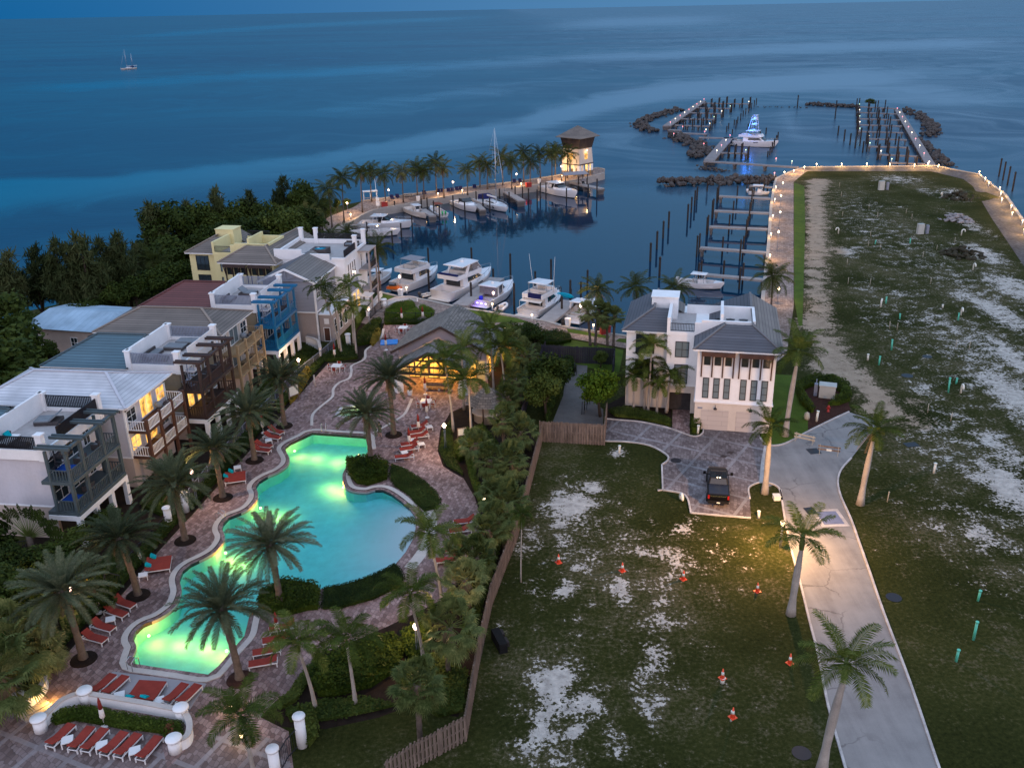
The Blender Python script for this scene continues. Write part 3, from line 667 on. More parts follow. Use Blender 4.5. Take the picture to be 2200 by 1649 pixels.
def crown_mesh(kind,seed):
 rr=random.Random(seed);mb=MB()
 if kind=='date':
  for i in range(66):
   t=i/65;az=i*2.39996+rr.uniform(-.2,.2);el=1.35-1.5*t**.85+rr.uniform(-.15,.15)
   frond(mb,rr,az,el,3.5*rr.uniform(.85,1.08)*(.8+.2*min(1,t*2)),.7+.45*t,46,.52,.062,.28,.45,twist=rr.uniform(-.3,.3),r0=.16)
 elif kind=='coco':
  for i in range(24):
   t=i/23;az=i*2.39996+rr.uniform(-.25,.25);el=1.25-1.75*t+rr.uniform(-.15,.15)
   frond(mb,rr,az,el,3.3*rr.uniform(.85,1.1),1.1+.5*t,24,.75,.09,-.25,.25,twist=rr.uniform(-.4,.4))
 elif kind=='royal':
  for i in range(15):
   t=i/14;az=i*2.39996+rr.uniform(-.25,.25);el=1.2-1.35*t+rr.uniform(-.15,.15)
   frond(mb,rr,az,el,3.4*rr.uniform(.85,1.08),1.1+.45*t,46,.75,.06,rr.uniform(-.15,.15),.2,twist=rr.uniform(-.35,.35))
 elif kind=='adonidia':
  for i in range(16):
   t=i/15;az=i*2.39996+rr.uniform(-.3,.3);el=1.15-1.25*t+rr.uniform(-.15,.15)
   frond(mb,rr,az,el,2.6*rr.uniform(.85,1.1),1.5+.5*t,38,.62,.06,.12,.2,twist=rr.uniform(-.3,.3))
 elif kind=='fan':
  for i in range(38):
   t=i/37;az=i*2.39996+rr.uniform(-.3,.3);el=1.4-2.45*t+rr.uniform(-.15,.15)
   L=rr.uniform(.85,1.35);d=Vector((math.cos(az)*math.cos(el),math.sin(az)*math.cos(el),math.sin(el)))
   c=d*L;mb.tube([d*.05,d*L],[.03,.018],3,False)
   sd=d.cross(Vector((0,0,1)));sd=sd.normalized()if sd.length>.05 else Vector((1,0,0));u=sd.cross(d)
   vs=[];fs=[]
   for k in range(22):
    a=-1.9+3.8*k/21;dr=(d*math.cos(a)+sd*math.sin(a)+u*(.15*math.cos(a*1.5))).normalized();l=rr.uniform(.62,.85)*(1.0-.12*abs(a))
    w=dr.cross(u).normalized()*.05;mid=c+dr*l*.6;tip=c+dr*l+Vector((0,0,-.28*l*rr.uniform(.6,1.3)))
    b=len(vs);vs+=[tuple(c),tuple(mid+w),tuple(tip),tuple(mid-w)];fs.append((b,b+1,b+2,b+3))
   mb.add(vs,fs)
 return mb
CROWNS={}
def crown_proto(kind,seed):
 k=(kind,seed)
 if k not in CROWNS:
  mm={'date':'date_frond','coco':'coco_frond','royal':'royal_frond','adonidia':'royal_frond','fan':'fan_frond'}[kind]
  mb=crown_mesh(kind,seed*13+len(kind));me_o=mb.build('crown',MATS[mm]);CROWNS[k]=me_o.data
  bpy.data.objects.remove(me_o)
 return CROWNS[k]
def topz(base,cpx,cpy):
 """height over base whose image lies at row cpy, and the sideways lean towards (cpx, cpy)"""
 bx,by=base.x,base.y
 best=None
 for k in range(10,220):
  z=base.z+k*.1;p=P(cpx,cpy,z);dd=math.hypot(p.x-bx,p.y-by)
  if best is None or dd<best[0]:best=(dd,z,p)
 return best[1],best[2]
def skirt_proto(kind,seed):
 k=('dry',kind,seed)
 if k not in CROWNS:
  rr=random.Random(seed+77);mb=MB();L={'date':1.5,'coco':2.2,'fan':1.1,'royal':2.6}[kind]
  for i in range({'date':12,'coco':4,'fan':9,'royal':3}[kind]):frond(mb,rr,rr.uniform(0,6.28),-.7-rr.uniform(0,.5),L*rr.uniform(.7,1.1),.5,14,.3,.06,-.3,.4,n=5)
  o=mb.build('dry',MATS['dead_frond']);CROWNS[k]=o.data;bpy.data.objects.remove(o)
 return CROWNS[k]
PALMN={}
def palm(kind,bpx,cpx,label,group=None,cs=1.0,name=None,r=None,zb=0.0,lean=1.0):
 base=P(bpx[0],bpx[1],zb);z,c=topz(base,*cpx);h=z-zb
 n=PALMN[kind]=PALMN.get(kind,0)+1
 rr=random.Random(n*31+len(kind))
 t=thing(name or{'date':'date_palm','coco':'coconut_palm','royal':'royal_palm','adonidia':'slender_palm','fan':'fan_palm'}[kind],label,'palm tree',base,0,group)
 dx,dy=(c.x-base.x)*lean,(c.y-base.y)*lean
 R=r or{'date':.24,'coco':.14,'royal':.24,'adonidia':.13,'fan':.17}[kind]
 prof={'date':[1.5,1.1,1,.95,.95,1.0,1.15,1.5],'coco':[1.7,1.2,1,.9,.85,.8,.75,.7],'royal':[1.75,1.35,1.05,1.1,1.15,1.05,.85,.6],'adonidia':[1.5,1.2,1,.9,.85,.8,.75,.7],'fan':[1.2,1,1,1,1,1.05,1.1,1.3]}[kind]
 mb=MB();pts=[];rad=[];m_=16 if kind in('date','fan')else 8
 for i in range(m_):
  f=i/(m_-1);g=f**1.6
  pts.append((dx*g,dy*g,-.1+(h+.1)*f));q=f*7;k=min(int(q),6)
  rad.append(R*(prof[k]*(1-q+k)+prof[k+1]*(q-k))*((1.0+.14*(i%2))if kind in('date','fan')else 1))
 mb.tube(pts,rad,9)
 mb.build('trunk',MATS['royal_bark' if kind in('royal','adonidia')else 'palm_bark'],t)
 if kind in('royal','adonidia'):
  mb=MB();s=R*.8;H=1.3 if kind=='royal' else.8
  mb.tube([(dx,dy,h-.05),(dx,dy,h+H*.35),(dx,dy,h+H)],[s,s*1.15,s*.5],8);mb.build('crownshaft',MATS['crownshaft'],t)
  h+=H*.8
 if kind=='date':
  mb=MB();mb.lathe([(.2,-.75),(.36,-.45),(.40,-.1),(.25,.25)],9,(dx,dy,h));mb.build('boot',MATS['palm_bark'],t)
 o=bpy.data.objects.new('crown',crown_proto(kind,n%(4 if kind!='fan' else 3)));COL.objects.link(o);o.parent=t;o.location=(dx,dy,h);o.rotation_euler=(rr.uniform(-.08,.08),rr.uniform(-.08,.08),rr.uniform(0,6.28))
 q=cs*rr.uniform(.90,1.10);o.scale=(q,q,q*rr.uniform(.88,1.12))
 if kind in('date','coco','fan')or 'dead' in label:
  o=bpy.data.objects.new('dry_frond_skirt',skirt_proto(kind,n%2));COL.objects.link(o);o.parent=t;o.location=(dx,dy,h-.15);o.rotation_euler=(0,0,rr.uniform(0,6.28));o.scale=(cs,)*3
 return t
G='date palms round the pool deck'
DP=[((180,1416),(134,1269),'date palm beside the four loungers near the lower pool, fronds over a lit lamp'),((297,1279),(257,1157),'date palm in a round bed between the daybed with white side table and the loungers'),((398,1161),(374,1042),'date palm in a round bed close to the two white gate pillars'),((479,1069),(459,963),'date palm growing just behind the smaller red daybed'),((547,989),(532,888),'date palm standing by the four red loungers at the upper pool edge'),((611,915),(600,812),'date palm on the deck nearest the brown balcony house'),((603,1300),(581,1170),'date palm rising from the big hedge bed, crown over the pool middle'),((516,1459),(476,1309),'tallest looking date palm with its crown over the lower pool'),((798,999),(786,890),'date palm rising from the rounded hedge bed at the pool bend'),((846,934),(835,812),'date palm in a round bed behind the person with a tripod')]
for i,(b_,c_,l_)in enumerate(DP):
 palm('date',b_,c_,l_,G,cs=1.0)
 if i not in(6,8):
  c=P(*b_);mb=MB();mb.lathe([(.95,0),(.9,.09),(.3,.16)],20,(0,0,.005));o=mb.build('palm_bed',MATS['soil' if i!=7 else 'mulch'],None,c);o['kind']='structure'
AD=[((731,758),(693,628),'slender palm with its crown against the grey gable house wall'),((734,764),(719,660),'slender palm at the lawn corner by the grey gable house door'),((761,747),(750,622),'slender palm nearest the quay beside the grey gable house'),((766,763),(759,672),'slender palm by the pavement behind the white pillar'),((974,927),(957,786),'slender palm before the clubhouse porch with leaning pale trunk'),((997,880),(992,762),'slender palm in the clubhouse corner with the fullest crown'),((1013,941),(1007,826),'slender palm beside the small framed notice board'),((1062,870),(1053,722),'tall feathery palm over the right side of the clubhouse roof'),((1088,880),(1076,758),'feathery palm between clubhouse and wooden fence'),((950,1297),(922,1158),'slender curved palm at the pool beach entry'),((911,1427),(882,1290),'slender palm leaning beside the lit garden lamp'),((678,1522),(642,1398),'slender palm in the shrub bed close to four red loungers'),((764,1514),(746,1387),'slender straight palm in the middle of the lower shrub bed'),((547,1668),(519,1552),'bright uplit palm on the lower terrace'),((1119,1250),(1121,1121),'thin young palm on the bare lot side of the fence'),((1361,884),(1362,818),'short yellowish palm at the near end of the white house palm clump'),((1392,886),(1400,753),'tallest palm of the clump in front of the white house'),((1411,887),(1414,836),'low palm with yellow fronds in the white house palm clump'),((1432,886),(1441,812),'palm of the clump beside the white house entrance'),((1384,880),(1384,796),'palm in the middle of the white house clump')]
for i,(b_,c_,l_)in enumerate(AD):
 palm('adonidia',b_,c_,l_,'slender garden palms',cs={4:1.2,5:1.25,6:1.2,7:1.35,8:1.3,9:1.05,13:1.0,14:.5,17:.8,15:.85}.get(i,1.0),r={14:.05}.get(i))
RP=[((1699,1319),(1722,1178),'royal palm on the grass beside the lit road lamp'),((1764,1660),(1814,1455),'royal palm beside the road, lowest in the photo, with a bulging grey trunk'),((1643,1059),(1654,935),'royal palm in the kerbed island next to the black pickup'),((1687,936),(1713,775),'royal palm on the lawn by the white house, near the hydrant bed'),((1848,1083),(1876,945),'royal palm across the road with a few dead hanging fronds')]
for i,(b_,c_,l_)in enumerate(RP):palm('royal',b_,c_,l_,'royal palms along the road',cs=[.85,.95,.85,.95,.85][i])
JP=[(45,950,20,680),(130,915,115,600),(260,845,245,560),(325,770,310,555),(425,790,410,570),(550,775,540,560),(650,735,640,530),(697,755,690,555),(785,715,775,490),(838,740,825,530),(1005,720,1000,540),(1093,670,1090,490),(1145,680,1145,520),(1255,655,1245,450),(1318,680,1315,490),(1403,630,1400,420),(1448,655,1450,490),(1520,610,1515,420),(1603,625,1600,430),(1625,585,1630,400),(1712,605,1710,430)]
for i,(a,b_,c_,d_)in enumerate(JP[::-1]):
 f=lambda x,y:(700+x/3.298,200+y/3.298)
 palm('coco',f(a,b_),f(c_,d_),f'{nth(i)} coconut palm along the jetty counting from the lookout tower','coconut palms along the jetty',cs=1.1)
CP=[((1656,668),(1660,592),'coconut palm on the quay behind the white house, nearest the finger docks',1.15),((1284,708),(1283,622),'coconut palm beside the moored boat with a lit lamp',1),((1368,716),(1366,616),'coconut palm behind the corner of the dark grey roof',.95),((1450,735),(1449,618),'coconut palm peeping over the middle of the white house roof',.85),((817,626),(810,532),'coconut palm at the stern of the yachts on the corner lawn',1.1),((706,548),(709,503),'low coconut palm behind the roof terrace of the grey gable house',.9),((745,560),(747,499),'low coconut palm by the moored centre console boats',.8),((655,535),(660,462),'coconut palm at the jetty root among dark trees',1.1),((690,520),(684,440),'coconut palm at the jetty root beside the promenade bend',1.1),((615,545),(625,470),'coconut palm in the shore belt behind the yellow house',1.1),((300,640),(330,560),'coconut palm in the shore belt beyond the maroon roof',1.15)]
for b_,c_,l_,s in CP:palm('coco',b_,c_,l_,cs=s)
FP=[((1083,970),(1080,897)),((1120,970),(1119,925)),((1060,1050),(1053,985)),((1100,1050),(1097,988)),((1122,880),(1106,812)),((1100,900),(1090,850)),((1068,1120),(1066,1062)),((1098,1140),(1092,1078)),((1062,1200),(1047,1136)),((1085,1180),(1066,1115)),((1010,1310),(997,1243)),((1040,1260),(1022,1195)),((1000,1250),(985,1192)),((963,1447),(966,1345)),((903,1597),(896,1468)),((1030,1000),(1022,950)),((1135,800),(1125,755)),((1110,790),(1095,735))]
FP.sort(key=lambda q:q[0][1])
for i,(b_,c_)in enumerate(FP):palm('fan',b_,c_,f'{nth(i)} fan palm inside the wooden fence counting from the harbour end','fan palms inside the wooden fence',cs=1.12 if b_[1]<1400 else 1.2)
for(b_,c_,l_)in(((1268,742),(1262,668),'fan palm on the promenade lawn, first of four in a row from the lit lamp'),((1279,742),(1286,664),'fan palm on the promenade lawn, second of four from the lit lamp'),((1305,743),(1302,678),'fan palm on the promenade lawn, third of four from the lit lamp'),((1318,743),(1321,676),'fan palm on the promenade lawn, last of four, next to the white house')):
 palm('fan',b_,c_,l_,'row of promenade fan palms',cs=1.0)
for(b_,c_,l_)in(((40,1480),(25,1375),'bushy fan palm above the curved white planter wall'),((70,1450),(75,1395),'fan palm leaning over the curved planter wall toward the deck'),((-10,1560),(-5,1450),'fan palm cut by the photo edge behind the planter wall')):
 palm('fan',b_,c_,l_,cs=1.5)
c=P(72,1192);t=thing('travellers_palm','big traveller palm with paddle leaves in a flat fan by the lavender wall','palm tree',c,math.radians(-12))
mb=MB();mb.tube([(0,0,-.1),(0,0,1.9)],[.3,.25],8);mb.build('trunk',MATS['palm_bark'],t)
rr=random.Random(5);ms_=MB();ml=MB()
for i in range(25):
 a=.12+(PI-.24)*i/24;L=rr.uniform(1.7,2.2)
 d=Vector((math.cos(a),rr.uniform(-.08,.08),math.sin(a)*.95+.1));p0=Vector((0,0,1.8));p1=p0+d*L
 ms_.tube([p0,p1],[.05,.025],4)
 s_=Vector((-math.sin(a),0,math.cos(a)));y_=Vector((0,1,0));ll=rr.uniform(1.3,1.8);w=rr.uniform(.3,.42)
 for k in range(7):
  f0,f1=k/7,(k+.9)/7;dr=Vector((0,0,-.5))
  for sg in(-1,1):
   wa=w*math.sin(PI*min(1,.2+.75*f0));q0=p1+d*ll*f0+dr*f0*f0*.9;q1=p1+d*ll*f1+dr*f1*f1*.9
   off=(s_*.95+y_*.3)*sg*wa+Vector((0,0,-.12-rr.uniform(0,.12)))
   ml.quad(q0,q1,q1+off,q0+off)
ms_.build('leaf_stalk',MATS['crownshaft'],t);ml.build('crown',MATS['broadleaf'],t)
def leaves(mb,rr,c,r,n,size,up=.3,shape='ball'):
 """n leaf sprays scattered through an uneven ellipsoid; denser towards its skin"""
 vs=[];fs=[]
 for _ in range(n):
  while True:
   d=Vector((rr.uniform(-1,1),rr.uniform(-1,1),rr.uniform(-1,1)))
   if.05<d.length<1:break
  d.normalize();q=rr.random()**.42
  k=1+.35*mnoise.noise(d*2.1+Vector(c)*.37)
  p=Vector(c)+Vector((d.x*r[0],d.y*r[1],d.z*r[2]))*q*k
  nrm=(d*.7+Vector((rr.uniform(-1,1),rr.uniform(-1,1),rr.uniform(-.6,1)+up))).normalized()
  a=nrm.orthogonal().normalized();b2=nrm.cross(a);th=rr.uniform(0,6.28)
  a,b2=a*math.cos(th)+b2*math.sin(th),b2*math.cos(th)-a*math.sin(th)
  s=size*rr.uniform(.6,1.3)
  b=len(vs)
  if shape=='needle':
   dn=Vector((rr.uniform(-.35,.35),rr.uniform(-.35,.35),rr.uniform(-.5,1.0))).normalized();a2=dn.orthogonal().normalized()
   a2=(a2*math.cos(th)+dn.cross(a2)*math.sin(th))*s*.16
   vs+=[tuple(p-a2),tuple(p+a2),tuple(p+dn*s*1.5+a2*.3),tuple(p+dn*s*1.5-a2*.3)]
  else:
   vs+=[tuple(p-a*s*.5),tuple(p+b2*s*.32),tuple(p+a*s*.5),tuple(p-b2*s*.32)]
  fs.append((b,b+1,b+2,b+3))
 mb.add(vs,fs)
TREEP={}
def tree_meshes(kind,seed):
 k=(kind,seed)
 if k in TREEP:return TREEP[k]
 rr=random.Random(seed*7+1);mt=MB();mc=MB()
 if kind=='casuarina':
  mt.tube([(0,0,-.2),(.1,0,4),(0,.1,9.3)],[.22,.14,.03],7)
  for q in range(4):
   la=q*1.7+rr.uniform(-.5,.5);lr=rr.uniform(.5,1.9)*(q>0);hh=9.6-rr.uniform(.3,3.6)*(q>0);tp=Vector((math.cos(la)*lr,math.sin(la)*lr,hh))
   mt.tube([(0,0,1),tp*.5,tp],[.12,.08,.02],5,False)
   for i in range(11):
    f=.22+.78*i/10;c0=Vector((0,0,1)).lerp(tp,f);a=i*2.4+rr.uniform(-.6,.6);l=(1.65-1.2*f)*rr.uniform(.5,1.35)
    e=c0+Vector((math.cos(a)*l,math.sin(a)*l,l*.75*rr.uniform(.3,1.2)));mt.tube([c0,e],[.04,.01],3,False)
    for g in(.6,1.05):leaves(mc,rr,c0 .lerp(e,g),(.5,.5,.55),34,.5,shape='needle')
   leaves(mc,rr,tp,(.25,.25,.7),30,.5,shape='needle')
  mm='casuarina'
 else:
  mt.tube([(0,0,-.2),(.1,.05,1.5),(.0,.2,3.2)],[.22,.16,.08],7)
  for i in range(9):
   a=i*2.4+rr.uniform(-.4,.4);l=rr.uniform(.9,1.9);zz=rr.uniform(2.6,5.0)-l*.3;e=Vector((math.cos(a)*l,math.sin(a)*l,zz))
   mt.tube([(0,0,1.6+.12*i),e*.5+Vector((0,0,.9)),e],[.08,.05,.015],4,False)
   leaves(mc,rr,e,(1.05,1.05,.85),330,.34)
  leaves(mc,rr,(0,0,4.6),(1.3,1.3,1.2),500,.34);mm='bright_leaf' if kind=='bright' else 'broadleaf'
 a=mt.build('trunk',MATS['dark_bark']);b2=mc.build('crown',MATS[mm]);TREEP[k]=(a.data,b2 .data);bpy.data.objects.remove(a);bpy.data.objects.remove(b2)
 return TREEP[k]
TN=[0]
def tree(kind,bpx,top,label,group=None,wide=1.0,cat='tree',name=None):
 base=P(*bpx);TN[0]+=1;rr=random.Random(TN[0])
 z,_=topz(base,bpx[0],top)if not isinstance(top,float)else(top,None)
 s=z/(10.4 if kind=='casuarina' else 5.7)
 t=thing(name or{'casuarina':'casuarina_tree','broad':'broadleaf_tree','bright':'leafy_tree'}[kind],label,cat,base,rr.uniform(0,6.28),group)
 a,b2=tree_meshes(kind,TN[0]%3)
 for nm,me in(('trunk',a),('crown',b2)):
  o=bpy.data.objects.new(nm,me);COL.objects.link(o);o.parent=t
 k=rr.uniform(.85,1.3);t.scale=(s*wide*k,s*wide*rr.uniform(.85,1.3),s);t.rotation_euler=(rr.uniform(-.09,.09),rr.uniform(-.09,.09),rr.uniform(0,6.28))
 return t
CT=[(345,578,432,1.2),(372,572,428,1.25),(405,566,430,1.1),(440,560,428,1.1),(488,548,400,1),(520,545,424,1.1),(553,535,404,1),(585,530,428,1.1),(618,520,376,.9),(650,515,382,.9),(675,500,400,1)]
for i,(x,y,tp,w_)in enumerate(CT[::-1]):tree('broad' if i%2 else 'casuarina',(x,y),tp,f'{nth(i)} tall dark tree of the outer shore belt counting from the jetty','tall trees of the shore belt',w_*(.8 if i%2 else 1))
CT=[(5,700,505,1),(45,705,528,1),(95,690,520,1),(135,700,508,1),(172,690,518,1),(206,690,492,.9),(245,670,505,1),(285,668,492,.9),(310,640,520,1)]
for i,(x,y,tp,w_)in enumerate(CT):tree('casuarina',(x,y),tp,f'{nth(i)} wispy casuarina on the beach counting from the photo edge inland','casuarinas on the beach',w_)
BT=[(0,815,620,1.2),(45,790,690,1),(110,800,728,1),(20,905,700,1.1),(165,745,680,1),(215,705,640,1),(255,690,600,1),(300,680,590,1),(335,660,575,1),(370,645,560,1),(405,640,555,1),(440,625,560,1),(395,600,545,1.1),(460,590,480,1),(500,580,470,1),(540,570,465,1),(580,560,455,1),(615,560,445,1),(640,545,440,1),(665,540,445,1),(345,605,530,1.1),(375,595,500,1.1),(425,590,500,1.1),(470,560,455,1.1),(190,720,640,1),(270,640,560,1),(-30,850,700,1.2),(60,750,660,1),(700,470,425,.9),(725,458,425,.8),(745,450,425,.8)]
BT.sort()
for i,(x,y,tp,w_)in enumerate(BT):tree('broad',(x,y),tp,f'{nth(i)} dark bushy shore tree counting from the photo edge to the jetty','bushy trees behind the houses',w_)
for x,y,tp,w_,l_ in((1290,895,795,1.0,'bright green leafy tree over the compound corner by the driveway'),(1185,860,760,1.0,'dark leafy tree inside the fence compound, beside its long fence'),(1175,900,800,.9,'dark leafy tree in the compound above the dirt corner'),(1215,810,770,.9,'dark shrubby tree in the middle of the fence compound'),(1290,790,752,1.0,'dark tree behind the compound near the white house'),(1150,760,695,1.2,'dense round green tree beside the promenade path'),(1095,745,690,1.1,'dense dark tree between clubhouse roof and promenade'),(1130,720,690,1.0,'small dense tree at the edge of the promenade lawn')):
 tree('bright' if 'bright' in l_ else 'broad',(x,y),tp,l_,None,w_)
for x,y,tp,l_ in((95,1345,1290,'low dark tree in the garden behind the lounger row'),(20,1330,1215,'dark garden tree at the photo edge by the blue railing'),(170,1200,1130,'dark garden tree under the blue grey balcony'),(235,1150,1090,'dark bush tree at the foot of the blue grey balcony house'),(215,1310,1240,'dark garden tree beside the small gate'),(130,1120,1040,'dark bush tree behind the traveller palm')):
 tree('broad',(x,y),tp,l_,'dark garden trees by the houses',1.2)
def bushes(name,label,poly,mt,h,dens=70,size=.2,cat='hedge',lump=.35,group=None,box=False):
 """planted bed or hedge filling a plan outline: leaf sprays over an uneven top"""
 rr=random.Random(len(label)*3+int(poly[0][0]*7));xs=[q[0]for q in poly];ys=[q[1]for q in poly]
 mb=MB();vs=[];fs=[]
 A=abs(sum(poly[i][0]*poly[(i+1)%len(poly)][1]-poly[(i+1)%len(poly)][0]*poly[i][1]for i in range(len(poly))))/2
 cx,cy=sum(xs)/len(xs),sum(ys)/len(ys);k=0;need=int(min(22000,A*dens*1.5));size*=.85
 while k<need:
  x,y=rr.uniform(min(xs),max(xs)),rr.uniform(min(ys),max(ys))
  if not inside((x,y),poly):
   continue
  e=dist_line((x,y),poly,True);edge=min(1,.45+e/.5)if not box else 1
  top=h*(1-lump+2*lump*(.5+.5*mnoise.noise((x*.8,y*.8,1.3)))*(.7+.6*(.5+.5*mnoise.noise((x*2.3,y*2.3,7)))))*edge
  z=top*(rr.random()**.35 if e<.45 else rr.uniform(.72,1.0))
  nr=Vector((rr.uniform(-.8,.8),rr.uniform(-.8,.8),1)).normalized();a=nr.orthogonal().normalized();b2=nr.cross(a);th=rr.uniform(0,6.28)
  a,b2=a*math.cos(th)+b2*math.sin(th),b2*math.cos(th)-a*math.sin(th);s=size*rr.uniform(.6,1.35);p=Vector((x-cx,y-cy,z));b=len(vs)
  vs+=[tuple(p-a*s*.5),tuple(p+b2*s*.33),tuple(p+a*s*.5),tuple(p-b2*s*.33)];fs.append((b,b+1,b+2,b+3));k+=1
 mb.add(vs,fs)
 inner=offset_line(poly,(.18 if sum(poly[i][0]*poly[(i+1)%len(poly)][1]-poly[(i+1)%len(poly)][0]*poly[i][1]for i in range(len(poly)))>0 else-.18),True)
 mb.prism([(x-cx,y-cy)for x,y in inner],.0,h*.5)
 o=mb.build('foliage',MATS[mt]);t=thing(name,label,cat,(cx,cy,.01),0,group);o.parent=t
 return t
BEDA=[(742,990),(772,986),(837,996),(876,1011),(914,1035),(938,1057),(949,1076),(944,1093),(911,1101),(897,1090),(876,1066),(846,1046),(818,1037),(791,1044),(764,1040),(746,1024),(741,1005)]
bushes('shrub_bed','round shrubs filling the hedge bed at the pool bend',PL([(742,992),(772,989),(815,994),(838,1000),(836,1030),(818,1037),(791,1045),(764,1041),(745,1022)]),'hedge_leaf',1.1,90,.24,'shrubs')
bushes('ground_cover','low clipped green cover on the tongue of the bed between pool and walkway',PL([(840,998),(876,1011),(914,1035),(938,1057),(949,1076),(944,1093),(911,1101),(897,1090),(876,1066),(846,1046),(836,1030)]),'broadleaf',.42,170,.14,'ground cover',.12)
bushes('shrub_bed','round shrubs at the date palm in the big pool bed',PL([(550,1306),(560,1278),(603,1252),(650,1256),(690,1266),(688,1310),(663,1314),(613,1327),(586,1322)]),'hedge_leaf',1.0,90,.24,'shrubs')
bushes('ground_cover','low clipped green cover curving round the pool to the beach entry',PL([(692,1266),(737,1258),(777,1246),(818,1229),(848,1214),(862,1222),(872,1244),(859,1263),(805,1290),(736,1309),(690,1311)]),'broadleaf',.5,170,.14,'ground cover',.12)
bushes('garden_shrubs','yellow green shrub mass round two slender palms below the walkway',PL([(690,1420),(740,1405),(800,1385),(850,1370),(870,1400),(860,1440),(800,1480),(720,1500),(680,1500),(660,1460)]),'hedge_leaf',1.1,60,.3,'shrubs')
bushes('garden_shrubs','dark clipped strip of shrubs along the deck by four loungers',PL([(648,1449),(684,1412),(700,1425),(668,1468),(640,1510),(600,1530),(594,1512),(622,1490)]),'broadleaf',.7,80,.2,'shrubs')
bushes('garden_shrubs','shrub mass beneath the lit garden lamp',PL([(860,1365),(915,1340),(940,1370),(920,1410),(880,1420),(862,1400)]),'hedge_leaf',1.0,60,.28,'shrubs')
bushes('garden_shrubs','shrubs behind the lone white pillar at the bottom lawn',PL([(640,1560),(680,1540),(690,1580),(660,1610)]),'broadleaf',1.1,80,.26,'shrubs')
bushes('hedge','tall curved clipped hedge along the garden walkway',PL([(1005,960),(1022,950),(1035,938),(1046,950),(1030,985),(1020,1020),(1030,1060),(1042,1085),(1030,1098),(1016,1060),(1002,1018),(1000,985)]),'hedge_leaf',1.5,140,.17,'hedge',.1,None,True)
bushes('hedge','square clipped hedge below the notice board',PL([(978,960),(1004,950),(1004,985),(985,995),(975,980)]),'hedge_leaf',1.1,120,.17,'hedge',.1,None,True)
bushes('garden_shrubs','dark ground shrubs at the walkway edge by the garden lamp',PL([(948,930),(970,905),(975,960),(985,1000),(998,1022),(975,1012),(955,1000),(943,968)]),'broadleaf',.5,80,.2,'shrubs')
bushes('garden_shrubs','dark undergrowth among the fan palms inside the fence',PL([(1045,1000),(1100,1000),(1125,960),(1100,1100),(1060,1240),(1020,1380),(985,1400),(990,1300),(1040,1180),(1044,1100)]),'broadleaf',.6,22,.3,'shrubs')
bushes('garden_shrubs','dark undergrowth between clubhouse and fence',PL([(1060,850),(1110,760),(1140,780),(1125,900),(1080,930),(1040,900)]),'broadleaf',.9,40,.3,'shrubs')
bushes('hedge','round swirl of clipped hedge beside the harbour plaza, west half',PL([(826,672),(848,657),(885,650),(895,660),(880,672),(850,684),(826,690)]),'bright_leaf',.8,120,.18,'hedge',.12)
bushes('hedge','round swirl of clipped hedge beside the harbour plaza, middle wedge',PL([(852,686),(884,672),(896,664),(908,680),(890,686),(868,690)]),'bright_leaf',.8,120,.18,'hedge',.12)
bushes('hedge','round swirl of clipped hedge beside the harbour plaza, clubhouse wedge',PL([(898,662),(912,660),(935,672),(930,686),(912,682)]),'bright_leaf',.8,120,.18,'hedge',.12)
bushes('hedge','clipped hedge along the black rail behind the dining table',PL([(825,689),(900,691),(950,689),(948,697),(826,699)]),'hedge_leaf',.8,120,.18,'hedge',.1)
bushes('hedge','dark hedge beside the path at the upper dining table',PL([(768,720),(800,692),(822,690),(815,720),(795,740),(785,742),(766,744)]),'hedge_leaf',.9,100,.2,'hedge',.15)
bushes('garden_shrubs','yellow croton bush beside the blue mat',PL([(795,742),(800,720),(818,712),(818,730),(803,745)]),'yellow_leaf',.9,90,.24,'shrubs')
bushes('garden_shrubs','yellow croton shrubs lit by the lamp at the deck edge',PL([(620,868),(640,815),(660,795),(672,805),(655,835),(636,862)]),'yellow_leaf',.9,70,.26,'shrubs')
bushes('hedge','long dark hedge between houses and deck, upper stretch',PL([(600,890),(640,843),(700,778),(770,772),(765,745),(730,748),(690,770),(640,815),(590,868)]),'broadleaf',.7,60,.24,'hedge',.2)
bushes('hedge','long dark hedge between houses and deck, middle stretch',PL([(412,1100),(470,1035),(535,962),(590,892),(580,870),(530,930),(460,1010),(400,1085)]),'broadleaf',.8,60,.24,'hedge',.2)
bushes('hedge','long dark hedge between houses and deck, lower stretch',PL([(150,1380),(262,1265),(340,1175),(395,1112),(380,1095),(320,1165),(250,1245),(200,1300),(130,1370)]),'broadleaf',.9,45,.26,'hedge',.25)
bushes('garden_shrubs','dark shrubs under the date palm behind the curved planter wall',PL([(100,1440),(150,1380),(130,1360),(60,1380),(-20,1430),(0,1490),(60,1480)]),'broadleaf',.9,40,.28,'shrubs')
bushes('flower_shrub','flowering shrub glowing under the lamp beside the date palm',PL([(160,1265),(185,1255),(196,1262),(190,1275),(165,1278)]),'yellow_leaf',1.6,110,.2,'shrub')
bushes('flower_shrub','pale flowering shrub on thin stems by the loungers',PL([(152,1305),(168,1300),(172,1312),(158,1318)]),'yellow_leaf',1.4,130,.2,'shrub')
bushes('flower_shrub','grey round shrub below the flowering shrubs',PL([(75,1385),(110,1372),(120,1388),(100,1402),(78,1400)]),'grey_leaf',1.3,110,.2,'shrub')
bushes('terrace_hedge','low green planting between the two rows of terrace loungers',PL([(108,1548),(140,1525),(200,1520),(290,1540),(395,1555),(398,1590),(360,1600),(345,1580),(250,1568),(160,1552),(115,1562)]),'hedge_leaf',.6,110,.18,'shrubs',.3)
bushes('terrace_hedge','reddish shrub at the corner of the terrace planting',PL([(352,1575),(375,1560),(385,1590),(365,1600)]),'red_leaf',.8,120,.2,'shrub',.3)
